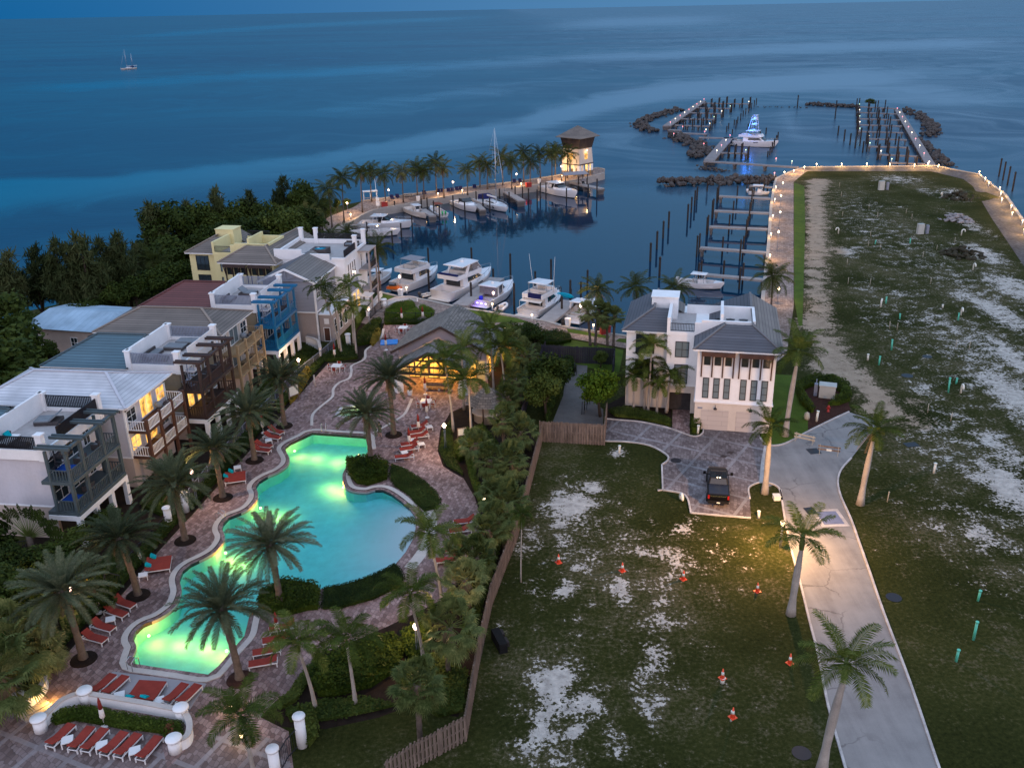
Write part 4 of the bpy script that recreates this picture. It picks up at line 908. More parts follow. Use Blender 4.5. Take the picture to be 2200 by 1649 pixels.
bushes('hedge','dark clipped hedge before the white house palms',PL([(1306,884),(1345,880),(1400,890),(1442,905),(1442,918),(1414,911),(1373,902),(1320,896)]),'broadleaf',.7,110,.2,'hedge',.12)
bushes('hedge','rounded dark bush beside the garage door',PL([(1480,915),(1492,898),(1510,902),(1512,918),(1500,932),(1484,930)]),'hedge_leaf',1.3,120,.2,'bush',.15)
bushes('hedge','ring of dense hedge round the utility box',PL([(1705,832),(1735,818),(1790,815),(1826,835),(1830,862),(1805,872),(1775,872),(1800,862),(1806,845),(1780,832),(1745,832),(1722,842),(1740,868),(1752,885),(1740,888),(1718,868)]),'hedge_leaf',1.1,120,.22,'hedge',.3)
bushes('hedge','rounded clipped hedge beside the promenade path',PL([(1158,725),(1190,715),(1225,722),(1230,735),(1200,742),(1160,740)]),'hedge_leaf',.9,100,.2,'hedge',.15)
bushes('hedge','long clipped hedge at the pavement beside the grey gable house',PL([(745,745),(780,690),(795,668),(783,660),(765,690),(735,735)]),'hedge_leaf',.8,100,.2,'hedge',.15)
bushes('garden_shrubs','overgrown dark weeds along the compound fence',PL([(1165,880),(1170,800),(1200,790),(1215,830),(1190,880),(1175,920)]),'broadleaf',1.4,40,.3,'shrubs')
bushes('garden_shrubs','overgrown weeds at the back of the compound',PL([(1175,790),(1230,778),(1240,800),(1200,815)]),'broadleaf',1.2,50,.3,'shrubs')
bushes('garden_shrubs','dark planting at the foot of the blue balcony house',PL([(625,775),(660,745),(690,765),(650,800),(632,810)]),'broadleaf',.8,70,.24,'shrubs')
bushes('garden_shrubs','dark planting along the foot of the brown pergola house',PL([(520,880),(590,800),(610,830),(560,890),(530,910)]),'broadleaf',.8,50,.26,'shrubs')
bushes('garden_shrubs','dark planting along the foot of the white balcony house',PL([(300,1090),(390,985),(430,1010),(350,1110)]),'broadleaf',.8,45,.26,'shrubs')
bushes('garden_shrubs','dark low undergrowth below the fan palms near the bottom of the fence',PL([(870,1425),(950,1400),(1010,1450),(1000,1530),(940,1545),(880,1510),(850,1470)]),'broadleaf',.6,30,.3,'shrubs')
bushes('garden_shrubs','dark mulch plants at the foot of the two slender palms',PL([(610,1525),(680,1505),(790,1498),(860,1515),(790,1535),(700,1552),(620,1555)]),'broadleaf',.45,30,.28,'shrubs')
bushes('garden_shrubs','dark low plants round the little round hut',PL([(985,930),(1040,915),(1075,960),(1050,985),(1010,965)]),'broadleaf',.6,35,.28,'shrubs')
bushes('garden_shrubs','dark garden plants behind the gate rail and flowering shrubs',PL([(120,1330),(200,1225),(260,1180),(290,1200),(215,1290),(140,1370)]),'broadleaf',.8,30,.3,'shrubs')
bushes('garden_shrubs','dark garden plants at the photo edge below the blue railing',PL([(-60,1330),(60,1250),(130,1240),(100,1330),(0,1400)]),'broadleaf',.9,25,.34,'shrubs')
for x,y,tp,l_ in((40,1255,1168,'dense dark garden tree covering the lower wall of the lilac house'),(118,1240,1165,'dense dark garden tree between traveller palm and balcony arcade'),(-25,1215,1120,'dense dark garden tree at the photo edge under the lilac house'),(165,1265,1190,'dark garden tree before the balcony arcade of the lilac house')):
 tree('broad',(x,y),tp,l_,'dense garden trees by the lilac house',1.25)
mat('stucco_white',(.80,.80,.80),.8,.1,.6);mat('stucco_lilac',(.55,.54,.58),.8,.14,.5,streak=True);mat('stucco_tan',(.33,.255,.18),.85,.15,.5,streak=True)
mat('stucco_pink',(.50,.41,.36),.85,.14,.5);mat('stucco_cream',(.60,.53,.46),.8,.12,.6);mat('stucco_yellow',(.72,.64,.34),.8,.1,.6);mat('stucco_olive',(.27,.225,.155),.85,.15,.5,streak=True)
mat('deck_floor',(.40,.37,.36),.7,.2,1.5);mat('teal_grey',(.062,.088,.098),.6,.2,2);mat('dark_brown',(.05,.03,.026),.6,.3,2);mat('bright_blue',(.003,.125,.27),.5,.15,2)
mat('tan_wood',(.33,.235,.13),.7,.2,2);mat('red_wood',(.085,.036,.022),.65,.3,2);mat('black_metal',(.012,.011,.016),.4,.2,3);mat('grey_rail',(.22,.24,.30),.5,.15,2);mat('white_paint',(.80,.80,.80),.5,.08,1)
mat('grey_siding',(.27,.29,.34),.8,.12,.6);mat('wicker',(.085,.075,.075),.8,.3,6);mat('cushion',(.20,.22,.24),.9,.2,2);mat('teal_cloth',(.0,.33,.38),.8,.15,3)
mat('taupe',(.36,.31,.29),.85,.12,.5)
tiled('roof_white',(.62,.63,.66),(.20,.22,.28),37,.42,.02,.1,stain=.3);tiled('roof_teal',(.085,.16,.20),(.02,.04,.055),37,.42,.035,.14,stain=.2);tiled('roof_brown',(.19,.155,.13),(.05,.04,.034),37,.42,.035,.2)
tiled('roof_maroon',(.155,.05,.045),(.04,.014,.014),37,.42,.035,.15);tiled('roof_slate',(.10,.10,.115),(.03,.03,.036),37,.42,.03,.18);tiled('roof_taupe',(.21,.185,.165),(.07,.06,.055),37,.42,.03,.15);tiled('roof_shake',(.205,.18,.155),(.06,.052,.045),.55,.34,.035,.4,stain=.3)
mat('ridge_pale',(.50,.50,.54),.7,.15,2);mat('ridge_tan',(.26,.205,.165),.7,.15,2);mat('ridge_slate',(.16,.15,.15),.7,.15,2)
m,nt,b=new_mat('glass_dark');b.inputs['Base Color'].default_value=(.02,.03,.035,1);b.inputs['Roughness'].default_value=.06;b.inputs['Specular IOR Level'].default_value=.8;MATS['glass']=m
m,nt,b=new_mat('glass_blind');MATS['glass_blind']=m;b.inputs['Base Color'].default_value=(.16,.20,.21,1);b.inputs['Roughness'].default_value=.08
m,nt,b=new_mat('glass_clear');MATS['glass_clear']=m;b.inputs['Base Color'].default_value=(.12,.15,.15,1);b.inputs['Roughness'].default_value=.05;b.inputs['Alpha'].default_value=.35
litwin('lit_room',(1.0,.47,.07),(1.0,.66,.18),1.25);litwin('lit_hall',(1.0,.40,.045),(1.0,.60,.12),1.5)
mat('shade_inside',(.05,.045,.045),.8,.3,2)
def wallf(face,w,off=0.0):
 """frame of a wall: maps (along, out, up) to local x, y, z. face '+x' looks to +x with along = +y; '-y' looks to -y with along = +x"""
 if face=='+x':return lambda a,o,z:(w+o,a,z)
 if face=='-x':return lambda a,o,z:(w-o,a,z)
 if face=='-y':return lambda a,o,z:(a,w-o,z)
 return lambda a,o,z:(a,w+o,z)
def fbox(mb,F,a0,a1,o0,o1,z0,z1):
 p,q=F(a0,o0,z0),F(a1,o1,z1);mb.box(p[0],q[0],p[1],q[1],z0,z1)
def window(par,face,w,a,z,ww,hh,glass='glass',frame='white_paint',cols=2,rows=2,name='window',fr=.07,label=None):
 F=wallf(face,w);mb=MB();fbox(mb,F,a-ww/2+fr,a+ww/2-fr,.004,.03,z+fr,z+hh-fr);o=mb.build(name,MATS[glass],par)
 mb=MB()
 for(a0,a1,z0,z1)in((a-ww/2,a+ww/2,z,z+fr),(a-ww/2,a+ww/2,z+hh-fr,z+hh),(a-ww/2,a-ww/2+fr,z+fr,z+hh-fr),(a+ww/2-fr,a+ww/2,z+fr,z+hh-fr)):fbox(mb,F,a0,a1,.002,.08,z0,z1)
 for i in range(1,cols):c=a-ww/2+ww*i/cols;fbox(mb,F,c-.025,c+.025,.031,.06,z+fr,z+hh-fr)
 for i in range(1,rows):c=z+hh*i/rows;fbox(mb,F,a-ww/2+fr,a+ww/2-fr,.032,.058,c-.025,c+.025)
 mb.build('frame',MATS[frame],o)
 if label:o['label']=label
 return o
def railing(par,p0,p1,z,h,mt,step=.14,w=.04,solid=None,name='railing',top=.07):
 mb=MB();p0,p1=Vector((*p0,0)),Vector((*p1,0));L=(p1-p0).length
 for zz in(z+h-.05,z+.08):mb.beam(p0+Vector((0,0,zz)),p1+Vector((0,0,zz)),top,.07)
 n=max(2,int(L/step))
 for i in range(n+1):
  q=p0 .lerp(p1,i/n);mb.beam(q+Vector((0,0,z+.08)),q+Vector((0,0,z+h-.05)),w,w)
 return mb.build(name,MATS[mt],par)
def hiproof(par,x0,x1,y0,y1,z,zr,rx0,rx1,mt,ridge,ry=None,axis='x',thick=.16,name='roof'):
 """hip roof: eaves rectangle at z; ridge at zr running along axis from rx0 to rx1"""
 mb=MB()
 if axis=='x':
  ry=(y0+y1)/2 if ry is None else ry;A,B=(rx0,ry,zr),(rx1,ry,zr)
 else:
  ry=(x0+x1)/2 if ry is None else ry;A,B=(ry,rx0,zr),(ry,rx1,zr)
 c=[(x0,y0,z),(x1,y0,z),(x1,y1,z),(x0,y1,z)]
 if axis=='x':fs=((c[0],c[1],B,A),(c[1],c[2],B),(c[2],c[3],A,B),(c[3],c[0],A))
 else:fs=((c[0],c[1],A),(c[1],c[2],B,A),(c[2],c[3],B),(c[3],c[0],A,B))
 for f in fs:mb.quad(*f)
 o=mb.build(name,MATS[mt],par)
 fb=MB();fb.box(x0+.03,x1-.03,y0+.03,y1-.03,z-thick,z-.01);fb.build('fascia',MATS['white_paint'],o)
 rb=MB();up=Vector((0,0,.05))
 for p,q in((A,B),(c[0],A),(c[3],A if axis=='x' else B),(c[1],B if axis=='x' else A),(c[2],B)):
  if(Vector(p)-Vector(q)).length>.1:rb.beam(Vector(p)+up,Vector(q)+up,.26,.11)
 rb.build('ridge_cap',MATS[ridge],o)
 return o
def brackets(par,F,pts,z,mt='dark_brown',d=.55,h=.6):
 for a in pts:
  mb=MB();p=[F(a,.01,z-h),F(a,.01,z-.02),F(a,d,z-.02)]
  mb.beam(p[1],p[2],.12,.1);mb.beam(p[0],p[1],.12,.1);mb.beam(p[0],p[2],.1,.1);mb.build('bracket',MATS[mt],par)
def sofa(name,label,loc,rz,L=2.2,seatm='cushion',back=True,arm=True):
 t=thing(name,label,'sofa',loc,rz);mb=MB();mb.box(-L/2,L/2,-.45,.45,.05,.30)
 if arm:mb.box(-L/2-.12,-L/2-.002,-.45,.45,.05,.55)
 if back:mb.box(-L/2,L/2,.452,.62,.05,.72)
 mb.build('base',MATS['wicker'],t);mb=MB();k=max(1,round(L/.8))
 for i in range(k):mb.box(-L/2+L*i/k+.02,-L/2+L*(i+1)/k-.02,-.44,.44,.302,.43)
 mb.build('cushion',MATS[seatm],t);return t
def roof_lounger(label,loc,rz,raised=True):
 t=thing('roof_lounger',label,'lounger',loc,rz);mb=MB();mb.box(-1.1,1.1,-.75,.75,.05,.34);mb.build('base',MATS['wicker'],t)
 mb=MB();mb.box(-1.08,.25,-.72,.72,.342,.46)
 if raised:mb.cbox((.70,0,.72),(1.0,1.42,.10),ry=-.65)
 else:mb.box(.27,1.08,-.72,.72,.342,.46)
 mb.build('cushion',MATS['cushion'],t);return t
HA=math.radians(-8)
def house_deck(O,wall,low,roofm,ridge,balc,railm,label,blacks=False,lit=()):
 """three storey town house with a roof terrace and a two storey pergola balcony on a white arcade"""
 t=thing('town_house',label,'house',(O[0],O[1],0),HA)
 W=8.6;D=-5.4;Z=8.45
 mb=MB();mb.box(-14.6,0,0,W,3.25,Z-.3);mb.build('wall',MATS[wall],t)
 mb=MB();mb.box(-14.62,.02,-.02,W+.02,-.2,3.15);mb.build('ground_floor',MATS[low],t)
 mb=MB();mb.box(-14.66,.06,-.06,W+.06,3.15,3.27);mb.build('string_course',MATS['stucco_white'],t)
 hiproof(t,-15.6,D-.16,-.5,W+.5,8.3,10.5,-11.2,D-.16,roofm,ridge)
 mb=MB();mb.box(D,.25,-.15,W+.15,Z-.3,Z);mb.build('terrace_floor',MATS['deck_floor'],t)
 par=MB();par.box(D-.15,D+.1,-.2,W+.2,Z-.55,Z+1.9);par.box(D+.1,.3,-.25,-.02,Z-.6,Z+.35);par.box(D+.1,.3,W+.02,W+.25,Z-.6,Z+.35);par.box(.06,.3,-.02,W+.02,Z-.6,Z+.30)
 par.build('parapet',MATS['stucco_white'],t)
 for(x,y)in((D+.05,-.1),(D+.05,W+.1),(.12,-.1),(.12,W+.1)):
  mb=MB();mb.box(x-.28,x+.28,y-.28,y+.28,Z-.62,Z+1.75);mb.box(x-.36,x+.36,y-.36,y+.36,Z+1.75,Z+1.9);mb.build('corner_post',MATS['stucco_white'],t)
 railing(t,(D+.33,-.13),(-.16,-.13),Z+.35,1.25,railm,.17,.085);railing(t,(D+.33,W+.13),(-.16,W+.13),Z+.35,1.25,railm,.17,.085)
 railing(t,(.17,2.2),(.17,W-.2),Z+.30,1.25,railm if blacks else 'white_paint',.17,.085)
 mb=MB();mb.box(.3,1.5,.5,1.9,Z-.75,Z-.65);mb.build('landing',MATS['black_metal' if blacks else 'grey_rail'],t)
 railing(t,(1.5,.5),(1.5,1.9),Z-.65,1.0,'black_metal' if blacks else 'white_paint',.14,.03);railing(t,(.3,.5),(1.5,.5),Z-.65,1.0,'black_metal' if blacks else 'white_paint',.14,.03)
 mb=MB()
 mb.tube([(.95,.1,5.9),(.95,.1,Z+.4)],.06,6)
 for i in range(11):
  a=i*.62;mb.cbox((.95+.4*math.cos(a),.1+.4*math.sin(a),5.95+i*.17),(.75,.24,.04),a)
 mb.build('spiral_stair',MATS['black_metal' if blacks else 'grey_rail'],t)
 X1=3.0;Y=[-.9,1.2,4.4,6.6];bm=MATS[balc]
 mb=MB()
 for y in Y:
  mb.box(X1-.34,X1-.1,y-.17,y-.03,3.0,9.1);mb.box(X1-.34,X1-.1,y+.03,y+.17,3.0,9.1)
 mb.box(X1-.36,X1-.08,Y[0]-.3,Y[3]+.3,9.1,9.36);mb.box(.8,1.0,Y[0]-.12,Y[0]+.12,3,9.1);mb.box(.8,1.0,Y[3]-.12,Y[3]+.12,3,9.1)
 mb.build('balcony_post',bm,t)
 for y in Y:
  mb=MB();
  for s in(-.22,.22):mb.box(.2,X1+.35,y+s-.09,y+s+.09,9.37,9.62)
  mb.build('pergola_beam',bm,t)
 for z in(3.05,6.0):
  mb=MB();mb.box(.03,X1-.02,Y[0]-.1,Y[3]+.1,z-.05,z+.28);mb.build('balcony_floor',bm,t)
  for i in range(3):railing(t,(X1-.2,Y[i]+.18),(X1-.2,Y[i+1]-.18),z+.28,1.1,balc,.24,.07)
  railing(t,(1.0,Y[0]),(X1-.35,Y[0]),z+.28,1.1,balc,.24,.07);railing(t,(1.0,Y[3]),(X1-.35,Y[3]),z+.28,1.1,balc,.24,.07)
 mb=MB();mb.box(.05,X1,Y[0]-.2,Y[3]+.2,2.55,2.995)
 for y in(Y[0],1.6,4.1,Y[3]):mb.box(X1-.4,X1-.02,y-.25,y+.25,-.1,2.55)
 mb.build('arcade',MATS['stucco_white'],t)
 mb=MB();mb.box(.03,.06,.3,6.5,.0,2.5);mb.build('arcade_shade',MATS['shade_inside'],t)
 for z in(3.35,6.3):
  for i,y in enumerate((1.3,3.9,6.2)):
   window(t,'+x',0.0,y,z,1.9 if i<2 else 1.1,2.1,'lit_room' if(z,i)in lit else 'glass','white_paint' if balc!='dark_brown' else 'stucco_white',2,2)
 return t
def seat(label,loc,rz,mt='wicker'):
 t=thing('balcony_chair',label,'chair',loc,rz);mb=MB();mb.box(-.35,.35,-.35,.35,.12,.42);mb.build('seat',MATS['cushion'],t)
 mb=MB();mb.box(-.4,.4,.352,.48,.1,.85);mb.box(-.46,-.36,-.35,.35,.1,.62);mb.box(.36,.46,-.35,.35,.1,.62);mb.build('frame',MATS[mt],t);return t
def at_house(O,x,y,z,a=HA):
 q=rot2((x,y),a);return(O[0]+q[0],O[1]+q[1],z)
O1,O3,O5=(-40.4,70.85),(-35.33,90.8),(-32.55,111.8)
house_deck(O1,'stucco_lilac','stucco_pink','roof_teal','teal_grey','teal_grey','black_metal','lilac town house with a black railed roof terrace and blue grey balcony tower',True)
house_deck(O3,'stucco_olive','stucco_pink','roof_teal','teal_grey','dark_brown','grey_rail','tan town house with blue grey roof, white roof terrace and dark brown pergola balcony',False,{(3.35,0),(3.35,1)})
house_deck(O5,'stucco_olive','stucco_white','roof_maroon','roof_maroon','bright_blue','grey_rail','town house with maroon tile roof, white roof terrace and bright blue balcony tower')
Z=8.46
sofa('outdoor_sofa','wicker sofa with white cushions on the black railed roof terrace',at_house(O1,-4.1,1.5,Z),HA+PI/2,2.2,'stucco_white')
t=thing('throw_pillow','teal square pillow lying on the white cushioned roof sofa','pillow',at_house(O1,-4.5,2.0,Z+.62),HA);mb=MB();mb.cbox((0,0,0),(.2,.62,.6),0,0,-.5);mb.build('cover',MATS['teal_cloth'],t)
sofa('outdoor_ottoman','wicker ottoman at the end of the white cushioned roof sofa',at_house(O1,-2.6,.8,Z),HA,1.5,'wicker',False,False)
roof_lounger('wicker double lounger with raised back on the black railed roof terrace',at_house(O1,-3.2,6.0,Z),HA+.2)
sofa('outdoor_sofa','grey corner sofa on the brown pergola house terrace',at_house(O3,-4.3,3.0,Z),HA+PI/2,3.0)
sofa('outdoor_ottoman','dark ottoman beside the grey corner sofa on the brown pergola house terrace',at_house(O3,-2.7,1.9,Z),HA,1.3,'wicker',False,False)
roof_lounger('flat wicker lounger behind the sofa on the brown pergola house terrace',at_house(O3,-3.0,5.6,Z),HA,False)
roof_lounger('second flat wicker lounger at the far rail of the brown pergola house terrace',at_house(O3,-2.5,7.4,Z),HA,False)
sofa('outdoor_sofa','grey sofa on the terrace of the maroon roofed house',at_house(O5,-4.3,2.4,Z),HA+PI/2,2.4)
roof_lounger('wicker lounger with raised back on the terrace of the maroon roofed house',at_house(O5,-3.0,5.4,Z),HA+PI)
for O,nm in((O1,'blue grey'),(O3,'dark brown'),(O5,'bright blue')):
 for k,(y,z)in enumerate(((2.6,6.29),(5.4,6.29),(2.9,3.34))):
  seat(f'{("wicker armchair in the middle bay", "wicker armchair in the end bay", "wicker armchair on the lower floor")[k]} of the {nm} balcony',at_house(O,1.5,y,z),HA-PI/2)
for(y,z,l)in((.3,6.3,'upper'),(.3,3.35,'lower')):
 t=thing('balcony_table',f'table with a blue cloth on the {l} floor of the blue grey balcony','table',at_house(O1,1.7,y,z),HA);mb=MB();mb.box(-.7,.7,-.6,.6,.6,.72);mb.build('cloth',mat('blue_cloth',(.01,.06,.30),.8),t)
 mb=MB();mb.tube([(0,0,0),(0,0,.6)],.08,6);mb.build('leg',MATS['black_metal'],t)
def house_hip(E,wall,low,roofm,ridge,postm,railm,label,lit,slat=.24):
 """town house with a hip roof and a two storey open balcony along its front. E: near front corner of the eaves"""
 q=rot2((-.75,.75),HA);O=(E[0]+q[0],E[1]+q[1]);t=thing('town_house',label,'house',(O[0],O[1],0),HA);W=7.9
 mb=MB();mb.box(-14.4,0,0,W,3.25,8.62);mb.build('wall',MATS[wall],t)
 mb=MB();mb.box(-14.42,.02,-.02,W+.02,-.2,3.15);mb.build('ground_floor',MATS[low],t)
 mb=MB();mb.box(-14.46,.06,-.06,W+.06,3.15,3.27)
 for y in(.06,W-.06):mb.box(-.1,.05,y-.12,y+.12,3.27,8.6)
 mb.build('trim',MATS['stucco_white'],t)
 hiproof(t,-15.2,.75,-.75,W+.75,8.75,10.5,-11.2,-3.6,roofm,ridge)
 brackets(t,wallf('-y',0.0),[-.4-1.25*i for i in range(11)],8.6);brackets(t,wallf('+x',0.0),[.15,W-.15],8.6)
 for z in(3.2,5.9):
  mb=MB();mb.box(.03,2.1,.1,W-.1,z-.1,z+.12);mb.build('balcony_floor',MATS[postm],t)
  ys=[.2+(W-.4)*i/3 for i in range(4)]
  for i in range(3):railing(t,(2.0,ys[i]+.16),(2.0,ys[i+1]-.16),z+.14,1.05,railm,slat,.05)
  railing(t,(.1,.2),(1.85,.2),z+.14,1.05,railm,slat,.05);railing(t,(.1,W-.2),(1.85,W-.2),z+.14,1.05,railm,slat,.05)
 for y in ys:
  mb=MB();mb.box(1.88,2.14,y-.14,y+.14,-.1,7.25);mb.build('balcony_post',MATS[postm],t)
 for k,(z,h)in enumerate(((6.15,1.9),(3.4,1.9))):
  fm='white_paint'
  window(t,'+x',0.0,1.1,z+.35,1.7,1.5,'lit_room' if(k,0)in lit else 'glass',fm,2,2);window(t,'+x',0.0,W-1.1,z+.35,1.7,1.5,'lit_room' if(k,2)in lit else 'glass',fm,2,2)
  window(t,'+x',0.0,W/2,z,2.4,2.25,'lit_room' if(k,1)in lit else 'glass_blind',fm,2,1,'door')
 return t,O
E2,E4=P(270,880,8.7),P(475,722,8.7)
t2,OH2=house_hip(E2,'stucco_lilac','stucco_pink','roof_white','ridge_pale','red_wood','white_paint','white roofed town house with warmly lit windows and white balcony railings',{(0,1),(0,2),(1,0),(1,1)})
t4,OH4=house_hip(E4,'stucco_cream','stucco_pink','roof_brown','ridge_tan','tan_wood','tan_wood','brown roofed town house with tan wooden balconies',{})
for O,nm in((OH2,'white railed'),(OH4,'tan wooden')):
 seat(f'dark wicker armchair on the upper {nm} balcony',at_house(O,1.1,5.2,6.03),HA-PI/2);seat(f'second dark wicker armchair on the upper {nm} balcony',at_house(O,1.1,6.4,6.03),HA-PI/2)
 seat(f'dark wicker armchair on the lower {nm} balcony',at_house(O,1.1,4.6,3.33),HA-PI/2)
 t=thing('balcony_table',f'round wooden table on the lower {nm} balcony','table',at_house(O,1.3,3.4,3.33),HA);mb=MB();mb.lathe([(.55,.68),(.55,.73)],16);mb.build('top',MATS['tan_wood'],t);mb=MB();mb.tube([(0,0,0),(0,0,.68)],.06,6);mb.build('leg',MATS['black_metal'],t)
 t=thing('grill',f'covered dome grill on the upper {nm} balcony','grill',at_house(O,.8,4.9,6.03),HA);mb=MB();mb.lathe([(.0,.45),(.35,.55),(.42,.8),(.3,1.05),(0,1.1)],12);mb.build('lid',MATS['cushion'],t);mb=MB()
 for a in range(3):mb.tube([(.25*math.cos(a*2.1),.25*math.sin(a*2.1),0),(.1*math.cos(a*2.1),.1*math.sin(a*2.1),.5)],.025,5)
 mb.build('stand',MATS['black_metal'],t)
E6=P(676,606,8.9);HG=math.radians(-9);t=thing('gable_house','grey and taupe gable house with white terrace block at the harbour end of the row','house',(E6 .x,E6 .y,0),HG)
tiled('lap_siding',(.30,.32,.375),(.17,.18,.22),6,.2,.02,.05,bmp=.2,stain=.1)
mb=MB();mb.prism([(-7.7,.3),(-.3,.3),(-.3,9),(-7.7,9)],4.5,8.75);mb.add([(-8.0,.3,8.75),(0,.3,8.75),(-4.2,.3,10.5),(-8.0,9,8.75),(0,9,8.75),(-4.2,9,10.5)],[(0,1,2),(3,5,4)]);mb.build('wall',MATS['lap_siding'],t)
mb=MB();mb.box(-7.6,-.4,.38,9,-.2,4.35);mb.build('ground_floor',MATS['taupe'],t)
mb=MB();mb.box(-7.75,-.25,.2,9,4.35,4.52);mb.box(-.42,-.2,.22,.46,-.1,8.7);mb.build('trim',MATS['white_paint'],t)
mb=MB();mb.quad((0,-.1,8.8),(0,10.0,8.8),(-4.2,10.9,10.66),(-4.2,-.1,10.66));mb.build('roof',MATS['roof_taupe'],t)
mb=MB();mb.quad((-8.3,10.9,8.8),(-8.3,-.1,8.8),(-4.2,-.1,10.66),(-4.2,10.9,10.66));mb.build('roof',MATS['roof_slate'],t)
mb=MB();mb.beam((0,-.05,8.72),(-4.2,-.05,10.58),.12,.28);mb.beam((-8.3,-.05,8.72),(-4.2,-.05,10.58),.12,.28);mb.beam((0.02,-.1,8.74),(.02,10,8.74),.1,.22);mb.build('barge_board',MATS['white_paint'],t)
mb=MB();mb.beam((-7.2,.05,9.0),(-1.1,.05,9.0),.14,.16);mb.beam((-4.2,.07,9.0),(-4.2,.07,10.4),.14,.14);mb.beam((-4.2,.06,9.05),(-5.9,.06,9.8),.12,.14);mb.beam((-4.2,.06,9.05),(-2.5,.06,9.8),.12,.14);mb.build('gable_truss',MATS['grey_siding'],t)
for k,y in enumerate((1.5,4.2)):window(t,'+x',-.3,y,6.2,1.5,1.9,'glass','white_paint',2,2)
mb=MB();mb.box(-.28,1.6,.9,8.8,-.1,3.9);mb.build('porch',MATS['taupe'],t)
mb=MB();mb.box(-.3,1.7,.8,8.9,3.9,4.05);mb.build('porch_roof',MATS['white_paint'],t)
window(t,'-y',.9,.75,.05,.95,2.05,'red_wood','white_paint',1,1,'door');mb=MB();mb.box(.45,1.15,.87,.9,2.6,3.4);mb.build('vent',MATS['white_paint'],t)
for y in(2.2,4.4,6.6):window(t,'+x',1.6,y,.9,1.2,2.2,'glass','white_paint',1,2)
mb=MB();mb.box(-9.2,1.3,9.05,19.2,-.2,9.6);mb.build('terrace_block',MATS['stucco_white'],t)
mb=MB();mb.box(-8.95,1.05,9.3,18.95,9.6,9.66);mb.build('terrace_floor',MATS['deck_floor'],t)
mb=MB();mb.box(-9.3,-5.1,8.95,9.25,9.6,11.1);mb.box(-5.1,-.9,8.95,9.2,9.6,10.5);mb.box(-9.3,-9.05,9.25,19.3,9.6,10.6);mb.box(-9.05,1.4,19.05,19.3,9.6,10.3);mb.box(-.6,1.4,8.95,9.25,9.6,9.95);mb.box(1.15,1.4,9.25,19.05,9.6,9.95);mb.build('parapet',MATS['stucco_white'],t)
for x,y in((-8.9,19.1),(-6.5,19.1),(1.2,18.9),(1.2,14.6)):
 mb=MB();mb.box(x-.28,x+.28,y-.28,y+.28,9.6,11.9);mb.box(x-.34,x+.34,y-.34,y+.34,11.9,12.05);mb.build('terrace_pillar',MATS['stucco_white'],t)
railing(t,(1.27,9.3),(1.27,14.3),9.95,1.1,'black_metal',.2,.12);railing(t,(-6.2,19.15),(.9,19.15),10.3,.9,'black_metal',.2,.1)
for i,y in enumerate((10.4,11.4,12.4,13.4,16.6)):window(t,'+x',1.3,y,6.4,.62,2.3,'glass','white_paint',1,2)
mb=MB();mb.box(1.32,1.42,9.4,14.2,4.2,5.7);mb.build('bay_panel',MATS['grey_siding'],t)
for i,y in enumerate((10.2,12.0,13.8,16.4)):window(t,'+x',1.3,y,1.2,1.2,2.7,'lit_room' if i in(1,2)else 'glass','white_paint',2,2)
for z in(3.2,6.4,9.3):
 mb=MB();mb.box(1.32,3.1,15.2,19.0,z,z+.2);mb.build('balcony_floor',MATS['taupe'],t)
mb=MB()
for y in(15.4,18.8):mb.box(2.85,3.08,y-.12,y+.12,-.1,9.3)
mb.build('balcony_post',MATS['taupe'],t)
for z in(3.4,6.6):railing(t,(2.98,15.5),(2.98,18.7),z,1.05,'black_metal',.16,.04)
mb=MB();mb.beam((3.2,13.0,3.0),(3.2,15.2,3.0),.1,.1);mb.beam((2.2,13,3),(2.2,15.2,3),.1,.1)
for i in range(6):mb.beam((1.4,13.1+i*.4,3.1),(3.5,13.1+i*.4,2.95),.08,.12)
mb.build('trellis',MATS['white_paint'],t)
t_=thing('hot_tub','grey square hot tub with blue water on the white roof terrace of the gable house','hot tub',at_house(E6,-3.3,12.0,9.66,HG),HG);mb=MB();mb.box(-1.2,1.2,-1.1,1.1,0,.95);mb.build('cabinet',MATS['wicker'],t_);mb=MB();mb.lathe([(.85,.955),(.0,.96)],18);mb.build('water',mat('tub_water',(.0,.25,.40),.1,.1),t_)
sofa('outdoor_sofa','grey sofa by the rail on the white roof terrace of the gable house',at_house(E6,-.2,17.4,9.66,HG),HG,2.0)
for k,(x,y)in enumerate(((4.9,18.6),(5.6,16.4))):
 pass
